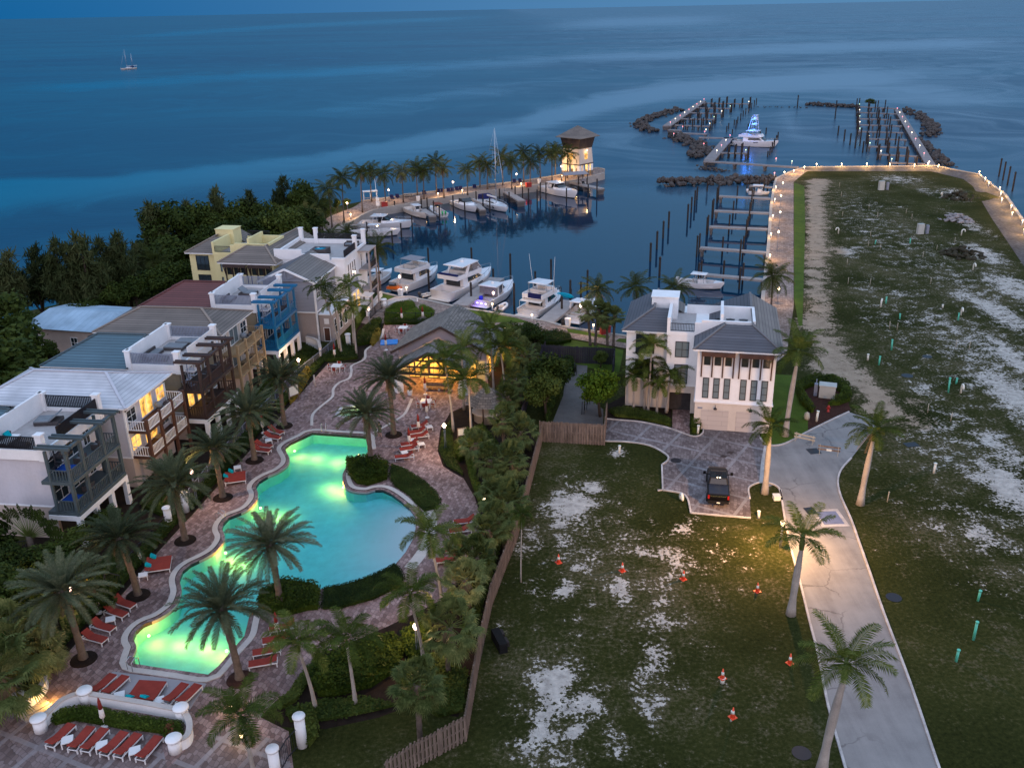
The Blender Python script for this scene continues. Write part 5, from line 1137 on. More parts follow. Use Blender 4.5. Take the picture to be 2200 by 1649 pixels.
def villa(O,ang,wall,low,label,roofm='roof_slate',roofs='roof_taupe',ridge='ridge_slate',bracket='red_wood',front=True):
 t=thing('villa',label,'house',(O[0],O[1],0),ang)
 mb=MB();mb.box(0,8.1,0,15,3.35,9.25);mb.build('wall',MATS[wall],t)
 mb=MB();mb.box(-3.4,-.002,4.0,15,3.35,9.3);mb.build('stair_block',MATS[wall],t)
 mb=MB();mb.box(-8.0,-3.402,5.0,15,3.35,9.25);mb.build('wing',MATS[wall],t)
 mb=MB();mb.box(.02,8.08,.02,14.9,-.2,3.2);mb.box(-7.95,-.002,5.1,14.9,-.2,3.34);mb.box(-3.3,-2.9,4.1,5.1,-.2,3.0);mb.box(-.5,-.002,4.1,5.1,-.2,3.0);mb.box(-3.3,-.002,4.06,5.1,2.45,3.34);mb.build('ground_floor',MATS[low],t)
 mb=MB();mb.box(-.1,8.2,-.1,15,3.2,3.36);mb.box(-3.42,-.1,3.95,4.05,3.3,3.4);mb.build('cornice',MATS['white_paint'],t)
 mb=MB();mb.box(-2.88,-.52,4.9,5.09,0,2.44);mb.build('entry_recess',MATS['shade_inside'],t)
 z,zr=9.4,11.15
 mb=MB();mb.quad((-.5,-.55,z),(8.8,-.55,z),(5.6,3.1,zr),(2.7,3.1,zr));mb.quad((-.5,3.9,z),(-.5,-.55,z),(2.7,3.1,zr),(2.7,3.9,zr));o=mb.build('roof',MATS[roofm],t)
 fb=MB();fb.box(-.47,8.77,-.52,15.4,z-.17,z-.012);fb.build('fascia',MATS['white_paint'],o)
 rb=MB();rb.beam((-.5,-.55,z+.05),(2.7,3.1,zr+.05),.24,.1);rb.beam((8.8,-.55,z+.05),(5.6,3.1,zr+.05),.24,.1);rb.beam((5.6,3.1,zr+.05),(5.6,15.5,zr+.05),.24,.1);rb.build('ridge_cap',MATS[ridge],o)
 mb=MB();mb.quad((8.8,-.55,z),(8.8,15.5,z),(5.6,15.5,zr),(5.6,3.1,zr));mb.build('roof',MATS[roofs],t)
 mb=MB();mb.quad((1.0,9.2,z),(1.0,15.5,z),(5.6,15.5,zr),(5.6,9.2,zr));mb.build('roof',MATS[roofm],t)
 mb=MB();mb.quad((-8.5,15.5,z),(-8.5,4.45,z),(-5.2,7.9,zr),(-5.2,15.5,zr));mb.quad((-8.5,4.45,z),(-3.2,4.45,z),(-3.2,7.9,zr),(-5.2,7.9,zr));o=mb.build('roof',MATS[roofm],t)
 fb=MB();fb.box(-8.47,-3.45,4.48,15.4,z-.17,z-.012);fb.build('fascia',MATS['white_paint'],o)
 rb=MB();rb.beam((-8.5,4.45,z+.05),(-5.2,7.9,zr+.05),.24,.1);rb.beam((-5.2,7.9,zr+.05),(-5.2,15.5,zr+.05),.24,.1);rb.build('ridge_cap',MATS[ridge],o)
 mb=MB();mb.quad((-5.2,15.5,zr),(-5.2,11.9,zr),(-1.9,11.9,z),(-1.9,15.5,z));mb.build('roof',MATS[roofs],t)
 mb=MB();mb.box(-3.3,2.4,4.2,12.2,9.3,9.36);mb.box(-.02,2.4,4.2,12.2,9.25,9.3);mb.build('terrace_floor',MATS['deck_floor'],t)
 mb=MB();mb.box(-3.5,-3.15,3.95,12,9.3,11.3);mb.box(-3.15,.2,3.95,4.2,9.3,9.75);mb.box(-.5,.2,3.9,4.24,9.3,10.9);mb.box(.2,5.6,3.92,4.25,9.3,11.2)
 mb.box(2.2,2.5,4.25,9.2,9.3,11.9);mb.box(5.6,5.9,3.92,9.2,9.3,11.35);mb.box(2.5,5.6,8.9,9.2,9.3,11.35);mb.box(-1.6,2.5,12.0,12.25,9.3,10.4)
 mb.build('parapet',MATS[wall],t)
 mb=MB();mb.box(-5.6,-2.6,9.5,12.1,9.3,11.9);mb.box(-5.7,-2.5,9.4,12.2,11.9,12.0);mb.build('stair_head',MATS[wall],t)
 railing(t,(-3.1,4.08),(-.55,4.08),9.75,.95,'black_metal',.16,.045);railing(t,(-1.5,12.12),(2.2,12.12),10.4,.9,'black_metal',.16,.045)
 for x in(3.3,4.7):
  mb=MB();mb.box(x-.5,x+.5,6.0,7.0,9.3,10.55);mb.mi=1;mb.lathe([(.42,10.56),(.42,10.6),(.1,10.6)],14,(x,6.5,0));mb.build('air_conditioner',[MATS['cushion'],MATS['black_metal']],t)
 fm='black_metal'
 for gx in(2.15,6.05):
  for i in(-1.1,0,1.1):
   window(t,'-y',0.0,gx+i,7.55,.68,1.45,'glass',fm,1,2);window(t,'-y',0.0,gx+i,3.75,.66,2.35,'glass_blind',fm,1,3)
  mb=MB();mb.box(gx-1.75,gx+1.75,-.75,-.02,9.02,9.2);mb.box(gx-1.75,gx+1.75,-.75,-.62,8.75,9.02);mb.build('sunshade',MATS[bracket],t)
  for i in(-1.65,-.55,.55,1.65):
   mb=MB();mb.beam((gx+i,-.09,6.2),(gx+i,-.09,8.7),.14,.14);mb.beam((gx+i,-.12,7.4),(gx+i,-.66,8.9),.13,.13);mb.build('bracket',MATS[bracket],t)
 window(t,'-y',4.0,-1.75,6.75,1.5,1.85,'glass_blind',fm,2,2);window(t,'-y',4.0,-1.75,3.6,1.5,2.3,'glass_blind',fm,2,3)
 window(t,'-y',5.0,-5.9,6.6,2.1,2.3,'glass',fm,3,1);window(t,'-y',5.0,-5.9,3.6,2.1,2.3,'glass',fm,3,1)
 for k,y in enumerate((3,8,12.5)):window(t,'+x',8.1,y,7.2,1.0,1.6,'glass',fm,1,2)
 if front:
  tiled('garage_panel',(.50,.44,.40),(.36,.31,.29),3,.55,.02,.03,bmp=.25,stain=.06)
  for x in(2.2,5.9):
   mb=MB();mb.box(x-1.45,x+1.45,-.02,.018,0,2.35);mb.build('garage_door',MATS['garage_panel'],t)
   mb=MB();mb.tube([(x,-.02,2.95),(x,-.3,3.0),(x,-.35,2.85)],.03,5);mb.lathe([(.05,2.85),(.22,2.62),(.2,2.6)],10,(x,-.35,0));mb.build('wall_lamp',MATS['black_metal'],t)
  mb=MB();mb.box(.35,.85,-.03,.018,2.45,2.62);mb.build('number_plate',MATS['grey_rail'],t)
 return t
villa((19.78,91.18),math.radians(-12.5),'stucco_white','stucco_cream','white three storey villa with dark slate roofs, brown brackets and two garage doors')
p7=P(466,564,9.4);q=rot2((.5,.55),math.radians(-11));villa((p7 .x+q[0],p7 .y+q[1]),math.radians(-11),'stucco_yellow','stucco_yellow','pale yellow villa with brown tile roofs and brown brackets behind the house row','roof_brown','roof_brown','ridge_tan','dark_brown',False)
a=P(40,700,4.2);t=thing('beach_house','low old house with a flat pale blue metal roof among trees near the beach','house',(a.x,a.y,0),math.radians(-14))
mb=MB();mb.box(.5,12.5,.5,10,-.1,3.9);mb.build('wall',MATS['stucco_pink'],t)
tiled('roof_metal',(.36,.50,.62),(.25,.36,.48),.9,40,.03,.08,bmp=.2,stain=.35)
mb=MB();mb.quad((0,0,4.0),(13,0,4.0),(11.5,5.2,5.2),(1,5.2,5.2));mb.quad((13,0,4.0),(13,10.5,4.2),(11.5,5.2,5.2));mb.quad((13,10.5,4.2),(0,10.5,4.2),(1,5.2,5.2),(11.5,5.2,5.2));mb.quad((0,10.5,4.2),(0,0,4.0),(1,5.2,5.2));mb.build('roof',MATS['roof_metal'],t)
for x in(2.4,8):window(t,'-y',.5,x,1.4,1.1,1.5,'glass','white_paint',2,2)
O=P(947,700,7.0);CA=math.radians(-10);t=thing('clubhouse','gabled clubhouse with grey shingle roof and a warmly lit timber porch','clubhouse',(O.x,O.y,0),CA)
mat('gable_plaster',(.27,.235,.25),.85,.1,.6)
mb=MB();mb.quad((0,-.3,7),(6.6,-.3,3.4),(6.6,9.2,3.4),(0,9.2,7));mb.build('roof',MATS['roof_shake'],t)
mb=MB();mb.quad((-6.6,-.3,3.4),(0,-.3,7),(0,9.2,7),(-6.6,9.2,3.4));mb.build('roof',MATS['roof_shake'],t)
mb=MB()
for s in(-1,1):mb.beam((0,-.28,6.9),(s*6.6,-.28,3.3),.1,.3);mb.beam((s*6.58,-.3,3.3),(s*6.58,9.2,3.3),.08,.2)
mb.build('barge_board',MATS['dark_brown'],t)
mb=MB();mb.add([(-5.6,0,2.6),(5.6,0,2.6),(5.6,0,3.75),(0,0,6.8),(-5.6,0,3.75)],[(0,1,2,3,4)]);mb.build('gable_wall',MATS['gable_plaster'],t)
mb=MB();mb.box(-5.6,-5.4,.02,9,-.1,3.9);mb.box(5.4,5.6,.02,9,-.1,3.9);mb.box(-5.6,5.6,8.8,9.0,-.1,3.9);mb.add([(-5.6,9,3.9),(5.6,9,3.9),(0,9,6.9)],[(0,1,2)]);mb.build('wall',MATS['stucco_cream'],t)
mb=MB();mb.box(-5.4,5.4,-.05,.0,-.1,2.6);mb.build('front_wall',MATS['stucco_yellow'],t)
for i,x in enumerate((-3.6,-1.2,1.2,3.6)):window(t,'-y',-.05,x,.1,1.5,2.2,'lit_hall','dark_brown',2,3,'door')
window(t,'-x',-5.6,2.5,.8,1.6,1.5,'lit_hall','dark_brown');window(t,'+x',5.6,2.2,.3,2.0,2.0,'lit_hall','dark_brown',3,2);window(t,'+x',5.6,5.6,.3,2.0,2.0,'lit_hall','dark_brown',3,2)
py=-5.2
for s in(-1,1):
 mb=MB();mb.quad((-.2-.2,py,5.4),(-.4+s*4.6,py,2.85),(-.4+s*4.6,-.06,2.85),(-.4,-.06,5.4));mb.build('porch_roof',MATS['roof_shake'],t)
mb=MB()
for s in(-1,1):mb.beam((-.4,py+.05,5.3),(-.4+s*4.6,py+.05,2.75),.12,.3);mb.beam((-.4+s*2.4,py+.3,2.6),(-.4+s*.2,py+.3,4.9),.16,.16)
mb.beam((-4.6,py+.3,2.5),(3.8,py+.3,2.5),.22,.3);mb.beam((-3.2,py+.3,3.35),(2.4,py+.3,3.35),.18,.2);mb.beam((-2,py+.3,4.2),(1.2,py+.3,4.2),.16,.18);mb.beam((-.4,py+.3,2.5),(-.4,py+.3,5.1),.2,.2)
for x in(-2.2,1.4):mb.beam((x,py+.3,2.5),(x,py+.3,4.0),.16,.16)
for y in(py+.4,-2.5,-.3):
 for s in(-1,1):mb.beam((-.4+s*4.3,y,2.7),(-.4,y,5.15),.12,.16)
mb.build('timber_frame',MATS['dark_brown'],t)
for x in(-4.4,3.6):
 mb=MB();mb.lathe([(.62,-.1),(.62,1.0),(.55,1.02),(.38,2.45)],4,(x,py+.4,0),False);mb.build('column',[MATS['stucco_white']],t)
mb=MB();mb.box(-5.0,4.2,py+.1,-.05,-.05,.028);mb.build('porch_floor',MATS['deck_pavers'],t)
for i,(x,y)in enumerate(((-2.4,-2.6),(1.4,-2.6),(-.4,-1.2))):lamp_point('porch_lamp',(x,y,3.0),(1,.50,.08),420,.2,t)
lamp_point('side_lamp',(6.6,3.0,2.6),(1,.50,.08),320,.2,t)
c=P(1048,900,0);t=thing('tiki_hut','small round hut with conical shingle roof between clubhouse palms and fence','hut',(c.x,c.y,0),.3)
mb=MB();mb.lathe([(2.6,2.3),(.05,4.1)],8,smooth=False);mb.build('roof',MATS['roof_shake'],t)
for k in range(6):mb=MB();mb.tube([(2*math.cos(k*1.047),2*math.sin(k*1.047),-.1),(2*math.cos(k*1.047),2*math.sin(k*1.047),2.35)],.09,6);mb.build('post',MATS['dark_brown'],t)
mb=MB();mb.lathe([(1.6,0),(1.6,1.0),(1.8,1.02),(1.8,1.1)],12);mb.build('bar_counter',MATS['stucco_cream'],t)
pn,pl,pr=P(1243,381),P(1207,375),P(1274,374);ctr=(pl+pr)/2;S=(pr-pl).length/math.sqrt(2);ang=math.atan2((pr-pn).y,(pr-pn).x)
t=thing('lookout_tower','square lookout tower with flared dark top and lit openings at the jetty end','tower',(ctr.x,ctr.y,0),ang);h=S/2
def frus(mb,r0,r1,z0,z1):mb.add([(-r0,-r0,z0),(r0,-r0,z0),(r0,r0,z0),(-r0,r0,z0),(-r1,-r1,z1),(r1,-r1,z1),(r1,r1,z1),(-r1,r1,z1)],[(0,1,5,4),(1,2,6,5),(2,3,7,6),(3,0,4,7),(4,5,6,7),(3,2,1,0)])
tiled('tower_stone',(.24,.20,.17),(.12,.10,.09),.5,.25,.03,.3)
pcs=[(x,y,.9)for x in(-h+.45,h-.45)for y in(-h+.45,h-.45)]+[(k,s*(h-.22),.66)for k in(-h/2.6,h/2.6)for s in(-1,1)]+[(s*(h-.22),k,.66)for k in(-h/2.6,h/2.6)for s in(-1,1)]
for x,y,w_ in pcs:
 wx=.9 if w_==.9 else(.66 if abs(x)<abs(y)else.44);wy=.9 if w_==.9 else(.66 if abs(y)<abs(x)else.44)
 mb=MB();mb.box(x-wx/2,x+wx/2,y-wy/2,y+wy/2,1.15,3.0);o=mb.build('pier',MATS['stucco_white'],t);mb=MB();mb.box(x-wx/2-.03,x+wx/2+.03,y-wy/2-.03,y+wy/2+.03,-.1,1.15);mb.build('stone_base',MATS['tower_stone'],o)
mb=MB();mb.box(-h-.1,h+.1,-h-.1,h+.1,3.0,3.25)
for s in(-1,1):mb.box(-1.4,1.4,s*(h+.1),s*(h+.7),3.1,3.22);mb.box(s*(h+.1),s*(h+.7),-1.4,1.4,3.1,3.22)
mb.build('awning',MATS['dark_brown'],t)
mb=MB();frus(mb,h-.02,h*.90,3.25,7.3);mb.build('wall',MATS['stucco_cream'],t)
tiled('tower_boards',(.055,.035,.028),(.015,.01,.009),.3,9,.03,.4)
mb=MB();frus(mb,h*.92,h*1.12,7.3,10.4);mb.build('flared_top',MATS['tower_boards'],t)
mb=MB();R_=h*1.42;mb.lathe([(R_*1.414,10.2),(R_*1.414,10.32),(.02,13.2)],4,smooth=False);o=mb.build('roof',MATS['roof_brown'],t);o.rotation_euler=(0,0,PI/4)
for s,f in((-1,'-y'),(1,'+x'),(-1,'-x')):
 ww=h*.96;mb=MB();F=wallf(f,s*ww if f!='-x' else-ww);fbox(mb,F,-.6,.6,-.12,.06,4.4,6.0);mb.build('window',MATS['lit_room'],t)
mb=MB();mb.box(-h+1.0,h-1.0,-h+1.0,h-1.0,.02,.06);mb.build('floor',MATS['promenade_pavers'],t)
for x,y,z in((0,0,2.5),):lamp_point('hall_lamp',(x,y,z),(1,.56,.13),900,.25,t)
for f,x,y in(('-y',0,-h-.45),('+x',h+.45,0)):
 mb=MB();mb.lathe([(.0,-.12),(.14,0),(0,.12)],8,(x*.93,y*.93,6.75));mb.build('wall_lamp',emis('lamp_hot',(1,.72,.35),14),t);lamp_point('wall_light',(x*1.02,y*1.02,6.5),(1,.62,.25),55,.1,t)
mat('gelcoat',(.74,.72,.72),.25,.06,.4,coat=.4);mat('gelcoat_cream',(.66,.60,.54),.25,.08,.4,coat=.3);mat('hull_dark',(.07,.065,.065),.3,.2,.5);mat('hull_blue',(.05,.09,.14),.3,.15,.5)
mat('deck_teak',(.20,.16,.125),.7,.2,3);mat('vinyl',(.55,.50,.46),.6,.15,2);mat('boat_glass',(.015,.017,.02),.08,.2,1,spec=.7);mat('clear_curtain',(.18,.17,.18),.25,.4,2)
mat('steel',(.55,.56,.58),.25,.1,3,.8);mat('canvas_navy',(.015,.02,.09),.85,.2,2);mat('canvas_grey',(.26,.25,.27),.85,.15,2);mat('engine_white',(.68,.68,.70),.3,.1,2);mat('engine_green',(.03,.42,.12),.3,.1,2);mat('canvas_red',(.22,.07,.05),.85,.2,2)
mat('pile_wood',(.04,.033,.03),.9,.4,2,bmp=.4,streak=True);mat('pile_cap',(.02,.019,.02),.6,.2,2);mat('dock_concrete',(.31,.285,.275),.85,.2,.7);mat('dock_worn',(.25,.225,.22),.85,.25,.7)
mat('orange_paint',(.75,.16,.02),.4,.1,3);mat('red_plastic',(.32,.025,.02),.5,.2,2);mat('rock',(.085,.075,.07),.95,.5,.8,bmp=.8)
mat('kayak_blue',(.0,.42,.60),.4,.08,2)
emis('lamp_warm',(1,.68,.32),9);emis('lamp_pink',(1,.60,.48),9);emis('lamp_red',(1,.13,.16),3);emis('lamp_green',(.6,1,.55),2.2);emis('lamp_white',(1,.80,.50),5);emis('lamp_blue',(.03,.16,1),7,sampled=True);emis('deck_led',(.35,.25,1),12,sampled=True)
def hb(t,B):return B/2*(1-max(0,(t-.42)/.58)**2.4)*(.93+.07*min(1,t/.2))
def hull(par,L,B,F,mt='gelcoat',low='hull_dark',rise=.45,well=None,floor=.45,n=14,name='hull'):
 """lofted planing hull, bow towards +x; well=(t0, t1) leaves an open cockpit with a floor"""
 S=[]
 for i in range(n+1):
  t=i/n;b=hb(t,B);h=F*(1+rise*t*t);x=L*(t-.5)
  xb=x-(L*.07*max(0,(t-.8)/.2));k=-.45+.42*max(0,(t-.72)/.28)**2
  S.append([(xb-.0,0,k),(xb,b*(.80-.35*max(0,(t-.5)/.5)),.12+.25*max(0,t-.6)),(x,b*(.97),h*.72),(x,b,h)])
 mb=MB();vs=[];m_=7
 for s in S:
  vs+=[(p[0],-p[1],p[2])for p in s[:0:-1]]+[s[0]]+list(s[1:])
 fs=[];lowf=[]
 for i in range(n):
  for j in range(m_-1):
   f=(i*m_+j,(i+1)*m_+j,(i+1)*m_+j+1,i*m_+j+1)
   (lowf if j in(2,3)else fs).append(f)
 fs.append(tuple(range(m_)))
 mb.add(vs,fs,True);mb.mi=1;mb.add(vs,lowf,True);mb.build(name,[MATS[mt],MATS[low]],par)
 db=MB();g=.88
 for i in range(n):
  t0,t1=i/n,(i+1)/n;a,c=S[i][3],S[i+1][3]
  if well and well[0]-.01<=t0 and t1<=well[1]+.01:
   for s in(-1,1):
    db.quad((a[0],s*a[1],a[2]+.01),(c[0],s*c[1],c[2]+.01),(c[0],s*c[1]*g,c[2]+.01),(a[0],s*a[1]*g,a[2]+.01))
    db.quad((a[0],s*a[1]*g,a[2]+.01),(c[0],s*c[1]*g,c[2]+.01),(c[0],s*c[1]*g,floor),(a[0],s*a[1]*g,floor))
  else:db.quad((a[0],-a[1],a[2]+.01),(c[0],-c[1],c[2]+.01),(c[0],c[1],c[2]+.01+.0),(a[0],a[1],a[2]+.01))
 if well:
  i1=round(well[1]*n);c=S[i1][3];db.quad((c[0],-c[1]*g,floor),(c[0],c[1]*g,floor),(c[0],c[1]*g,c[2]),(c[0],-c[1]*g,c[2]))
  if well[0]>0:c=S[round(well[0]*n)][3];db.quad((c[0],-c[1]*g,floor),(c[0],c[1]*g,floor),(c[0],c[1]*g,c[2]),(c[0],-c[1]*g,c[2]))
 db.build('deck',MATS[mt],par)
 if well:
  fb=MB();i0,i1=round(well[0]*n),round(well[1]*n)
  for i in range(i0,i1):a,c=S[i][3],S[i+1][3];fb.quad((a[0],-a[1]*g,floor),(c[0],-c[1]*g,floor),(c[0],c[1]*g,floor),(a[0],a[1]*g,floor))
  fb.build('cockpit_floor',MATS['vinyl'],par)
 return lambda t:(L*(t-.5),hb(t,B),F*(1+rise*t*t))
def bowrail(par,st,t0=.55,h=.65):
 mb=MB();pr={}
 for s in(-1,1):
  pts=[]
  for i in range(7):
   t=t0+(.985-t0)*i/6;x,b,z=st(t);p=(x,s*b*.9,z+h*min(1,.4+i*.3));pts.append(p)
   if i%2==0:mb.beam((x,s*b*.9,z),p,.035,.035)
  pr[s]=pts
  for i in range(6):mb.beam(pts[i],pts[i+1],.045,.045)
 mb.beam(pr[-1][-1],pr[1][-1],.045,.045);mb.build('bow_rail',MATS['steel'],par)
def outboards(par,x,ys,z,mt='engine_white'):
 for y in ys:
  mb=MB();mb.lathe([(.05,-.45),(.09,.0),(.20,.15),(.23,.55),(.12,.72)],8,(x-.35,y,z),sx=1.4);mb.build('outboard_motor',MATS[mt],par)
def slabtop(mb,x0,x1,w,z,th=.12,taper=.8,camber=.08):
 mb.add([(x0,-w/2,z),(x1,-w/2*taper,z),(x1,w/2*taper,z),(x0,w/2,z),(x0,-w/2,z+th),(x1,-w/2*taper,z+th),(x1,w/2*taper,z+th),(x0,w/2,z+th),(x0+.3,0,z+th+camber),(x1-.3,0,z+th+camber)],[(3,2,1,0),(0,1,5,4),(1,2,6,5),(2,3,7,6),(3,0,4,7),(4,5,9,8),(6,7,8,9),(5,6,9),(7,4,8)])
def cabin(mb,x0,x1,w0,w1,z0,z1,rake=.6,rakeb=.15,ins=.12):
 """raked superstructure block, narrower at the top and towards the bow"""
 mb.add([(x0,-w0/2,z0),(x1,-w1/2,z0),(x1,w1/2,z0),(x0,w0/2,z0),(x0+rakeb,-w0/2+ins,z1),(x1-rake,-w1/2+ins,z1),(x1-rake,w1/2-ins,z1),(x0+rakeb,w0/2-ins,z1)],[(0,1,5,4),(1,2,6,5),(2,3,7,6),(3,0,4,7),(4,5,6,7)])
def side_glass(mb,x0,x1,w0,w1,z0,z1,rake,rakeb,ins,a,b,lo,hi,e=.012):
 """window panes lying on the two raked sides of such a block"""
 def pt(u,v,s):
  xb=x0+(x1-x0)*u;wb=w0/2+(w1/2-w0/2)*u;xt=x0+rakeb+(x1-rake-x0-rakeb)*u
  return(xb+(xt-xb)*v,s*(wb-ins*v+e),z0+(z1-z0)*v)
 for s in(-1,1):mb.quad(pt(a,lo,s),pt(b,lo,s),pt(b-.05,hi,s),pt(a+.06,hi,s))
def front_glass(mb,x0,x1,w0,w1,z0,z1,rake,ins,lo=.15,hi=.9,e=.012):
 f=lambda v,s:(x1-rake*v+e,s*(w1/2-ins*v)*.92,z0+(z1-z0)*v+e)
 mb.quad(f(lo,-1),f(lo,1),f(hi,1),f(hi,-1))
def boat(name,label,stern,bow,zref,B,F,cat='boat',group=None,zt=None):
 """thing placed by its surveyed stern and bow (zref: height of the surveyed points over the water)"""
 a,b=P(*stern,SEA+zref[0]),P(*bow,SEA+zref[1]);d=b-a;L=math.hypot(d.x,d.y)
 t=thing(name,label,cat,((a.x+b.x)/2,(a.y+b.y)/2,SEA),math.atan2(d.y,d.x),group);return t,L
def center_console(label,stern,bow,zr=(.8,1.2),B=2.9,F=.95,engines=2,top='gelcoat',hullm='gelcoat',emat='engine_white',cover=None):
 t,L=boat('motor_boat',label,stern,bow,zr,B,F);st=hull(t,L,B,F,hullm,'hull_dark',.4,(0.0,.78),.4)
 outboards(t,-L/2,[(-.4+.8*i/max(1,engines-1))if engines>1 else 0 for i in range(engines)],.75,emat)
 mb=MB();cabin(mb,-.5,.9,1.0,.9,.4,1.55,.35,.0,.06);mb.build('console',MATS['gelcoat'],t)
 mb=MB();mb.add([(.55,-.45,1.56),(.55,.45,1.56),(.2,.42,2.2),(.2,-.42,2.2)],[(0,1,2,3)]);mb.build('windshield',MATS['boat_glass'],t)
 mb=MB();mb.box(-1.5,-.8,-.5,.5,.4,.95);mb.box(-1.5,-1.38,-.5,.5,.95,1.45);mb.box(.95,1.5,-.4,.4,.4,.8);mb.build('seat',MATS['vinyl'],t)
 mb=MB()
 for x,y in((-1.0,.62),(-1.0,-.62),(.5,.55),(.5,-.55)):mb.tube([(x,y,.45),(x+.1,y*1.1,2.42)],.035,5)
 mb.build('top_frame',MATS['steel'],t)
 mb=MB();slabtop(mb,-1.7,.9,2.0,2.42,.1);mb.build('t_top',MATS[top],t)
 return t
def express(label,stern,bow,zr=(.9,1.5),B=3.6,F=1.15,hullm='gelcoat',top='gelcoat',curtain=False,rail=True,hard=True):
 t,L=boat('cruiser_boat',label,stern,bow,zr,B,F);st=hull(t,L,B,F,hullm,'hull_dark',.45,(0.0,.43),.55)
 x0,x1=-.06*L,.30*L;a=(x0,x1,B*.80,B*.42,F*1.12,F*1.12+.42,L*.08,.1,.12);mb=MB();cabin(mb,*a);mb.build('trunk_cabin',MATS['gelcoat'],t)
 z=F*1.12;mb=MB();w=B*.74
 mb.add([(x0+L*.14,-w*.38,z+.40),(x0+L*.14,w*.38,z+.40),(x0+L*.04,w*.42,z+1.2),(x0+L*.04,-w*.42,z+1.2),(x0-L*.06,-w/2,z+.15),(x0-L*.06,w/2,z+.15),(x0-L*.05,w*.47,z+1.2),(x0-L*.05,-w*.47,z+1.2)],[(0,1,2,3),(4,0,3,7),(1,5,6,2)]);mb.build('windshield',MATS['boat_glass'],t)
 mb=MB();mb.box(-L*.30,-L*.18,-B*.3,B*.3,.55,1.0);mb.box(-L*.14,-L*.08,-B*.36,-.1,.55,1.45);mb.box(-L*.48,-L*.42,-B*.38,B*.38,.55,1.05);mb.build('seat',MATS['vinyl'],t)
 if hard:
  mb=MB();slabtop(mb,-L*.26,x0+L*.07,B*.80,z+1.3,.13);mb.build('hard_top',MATS[top],t)
  mb=MB()
  for s in(-1,1):mb.beam((-L*.22,s*B*.42,F),(-L*.20,s*B*.36,z+1.3),.28,.07);mb.beam((x0,s*B*.36,z+.2),(x0+L*.03,s*B*.33,z+1.3),.08,.08)
  mb.build('top_frame',MATS['gelcoat'],t)
  mb=MB();mb.lathe([(.28,0),(.28,.16),(.05,.3)],10,(-L*.1,0,z+1.5));mb.build('radar_dome',MATS['gelcoat'],t)
 if curtain:
  mb=MB();mb.quad((-L*.25,-B*.38,F+.15),(-L*.25,B*.38,F+.15),(-L*.24,B*.36,z+1.28),(-L*.24,-B*.36,z+1.28))
  for s in(-1,1):mb.quad((-L*.25,s*B*.39,F+.15),(x0-L*.05,s*B*.37,F+.35),(x0-L*.05,s*B*.34,z+1.28),(-L*.24,s*B*.36,z+1.28))
  mb.build('curtain',MATS['clear_curtain'],t)
 if rail:bowrail(t,st)
 mb=MB();mb.box(-L/2-.75,-L/2+.05,-B*.4,B*.4,.28,.4);mb.build('swim_platform',MATS['gelcoat'],t)
 return t,L
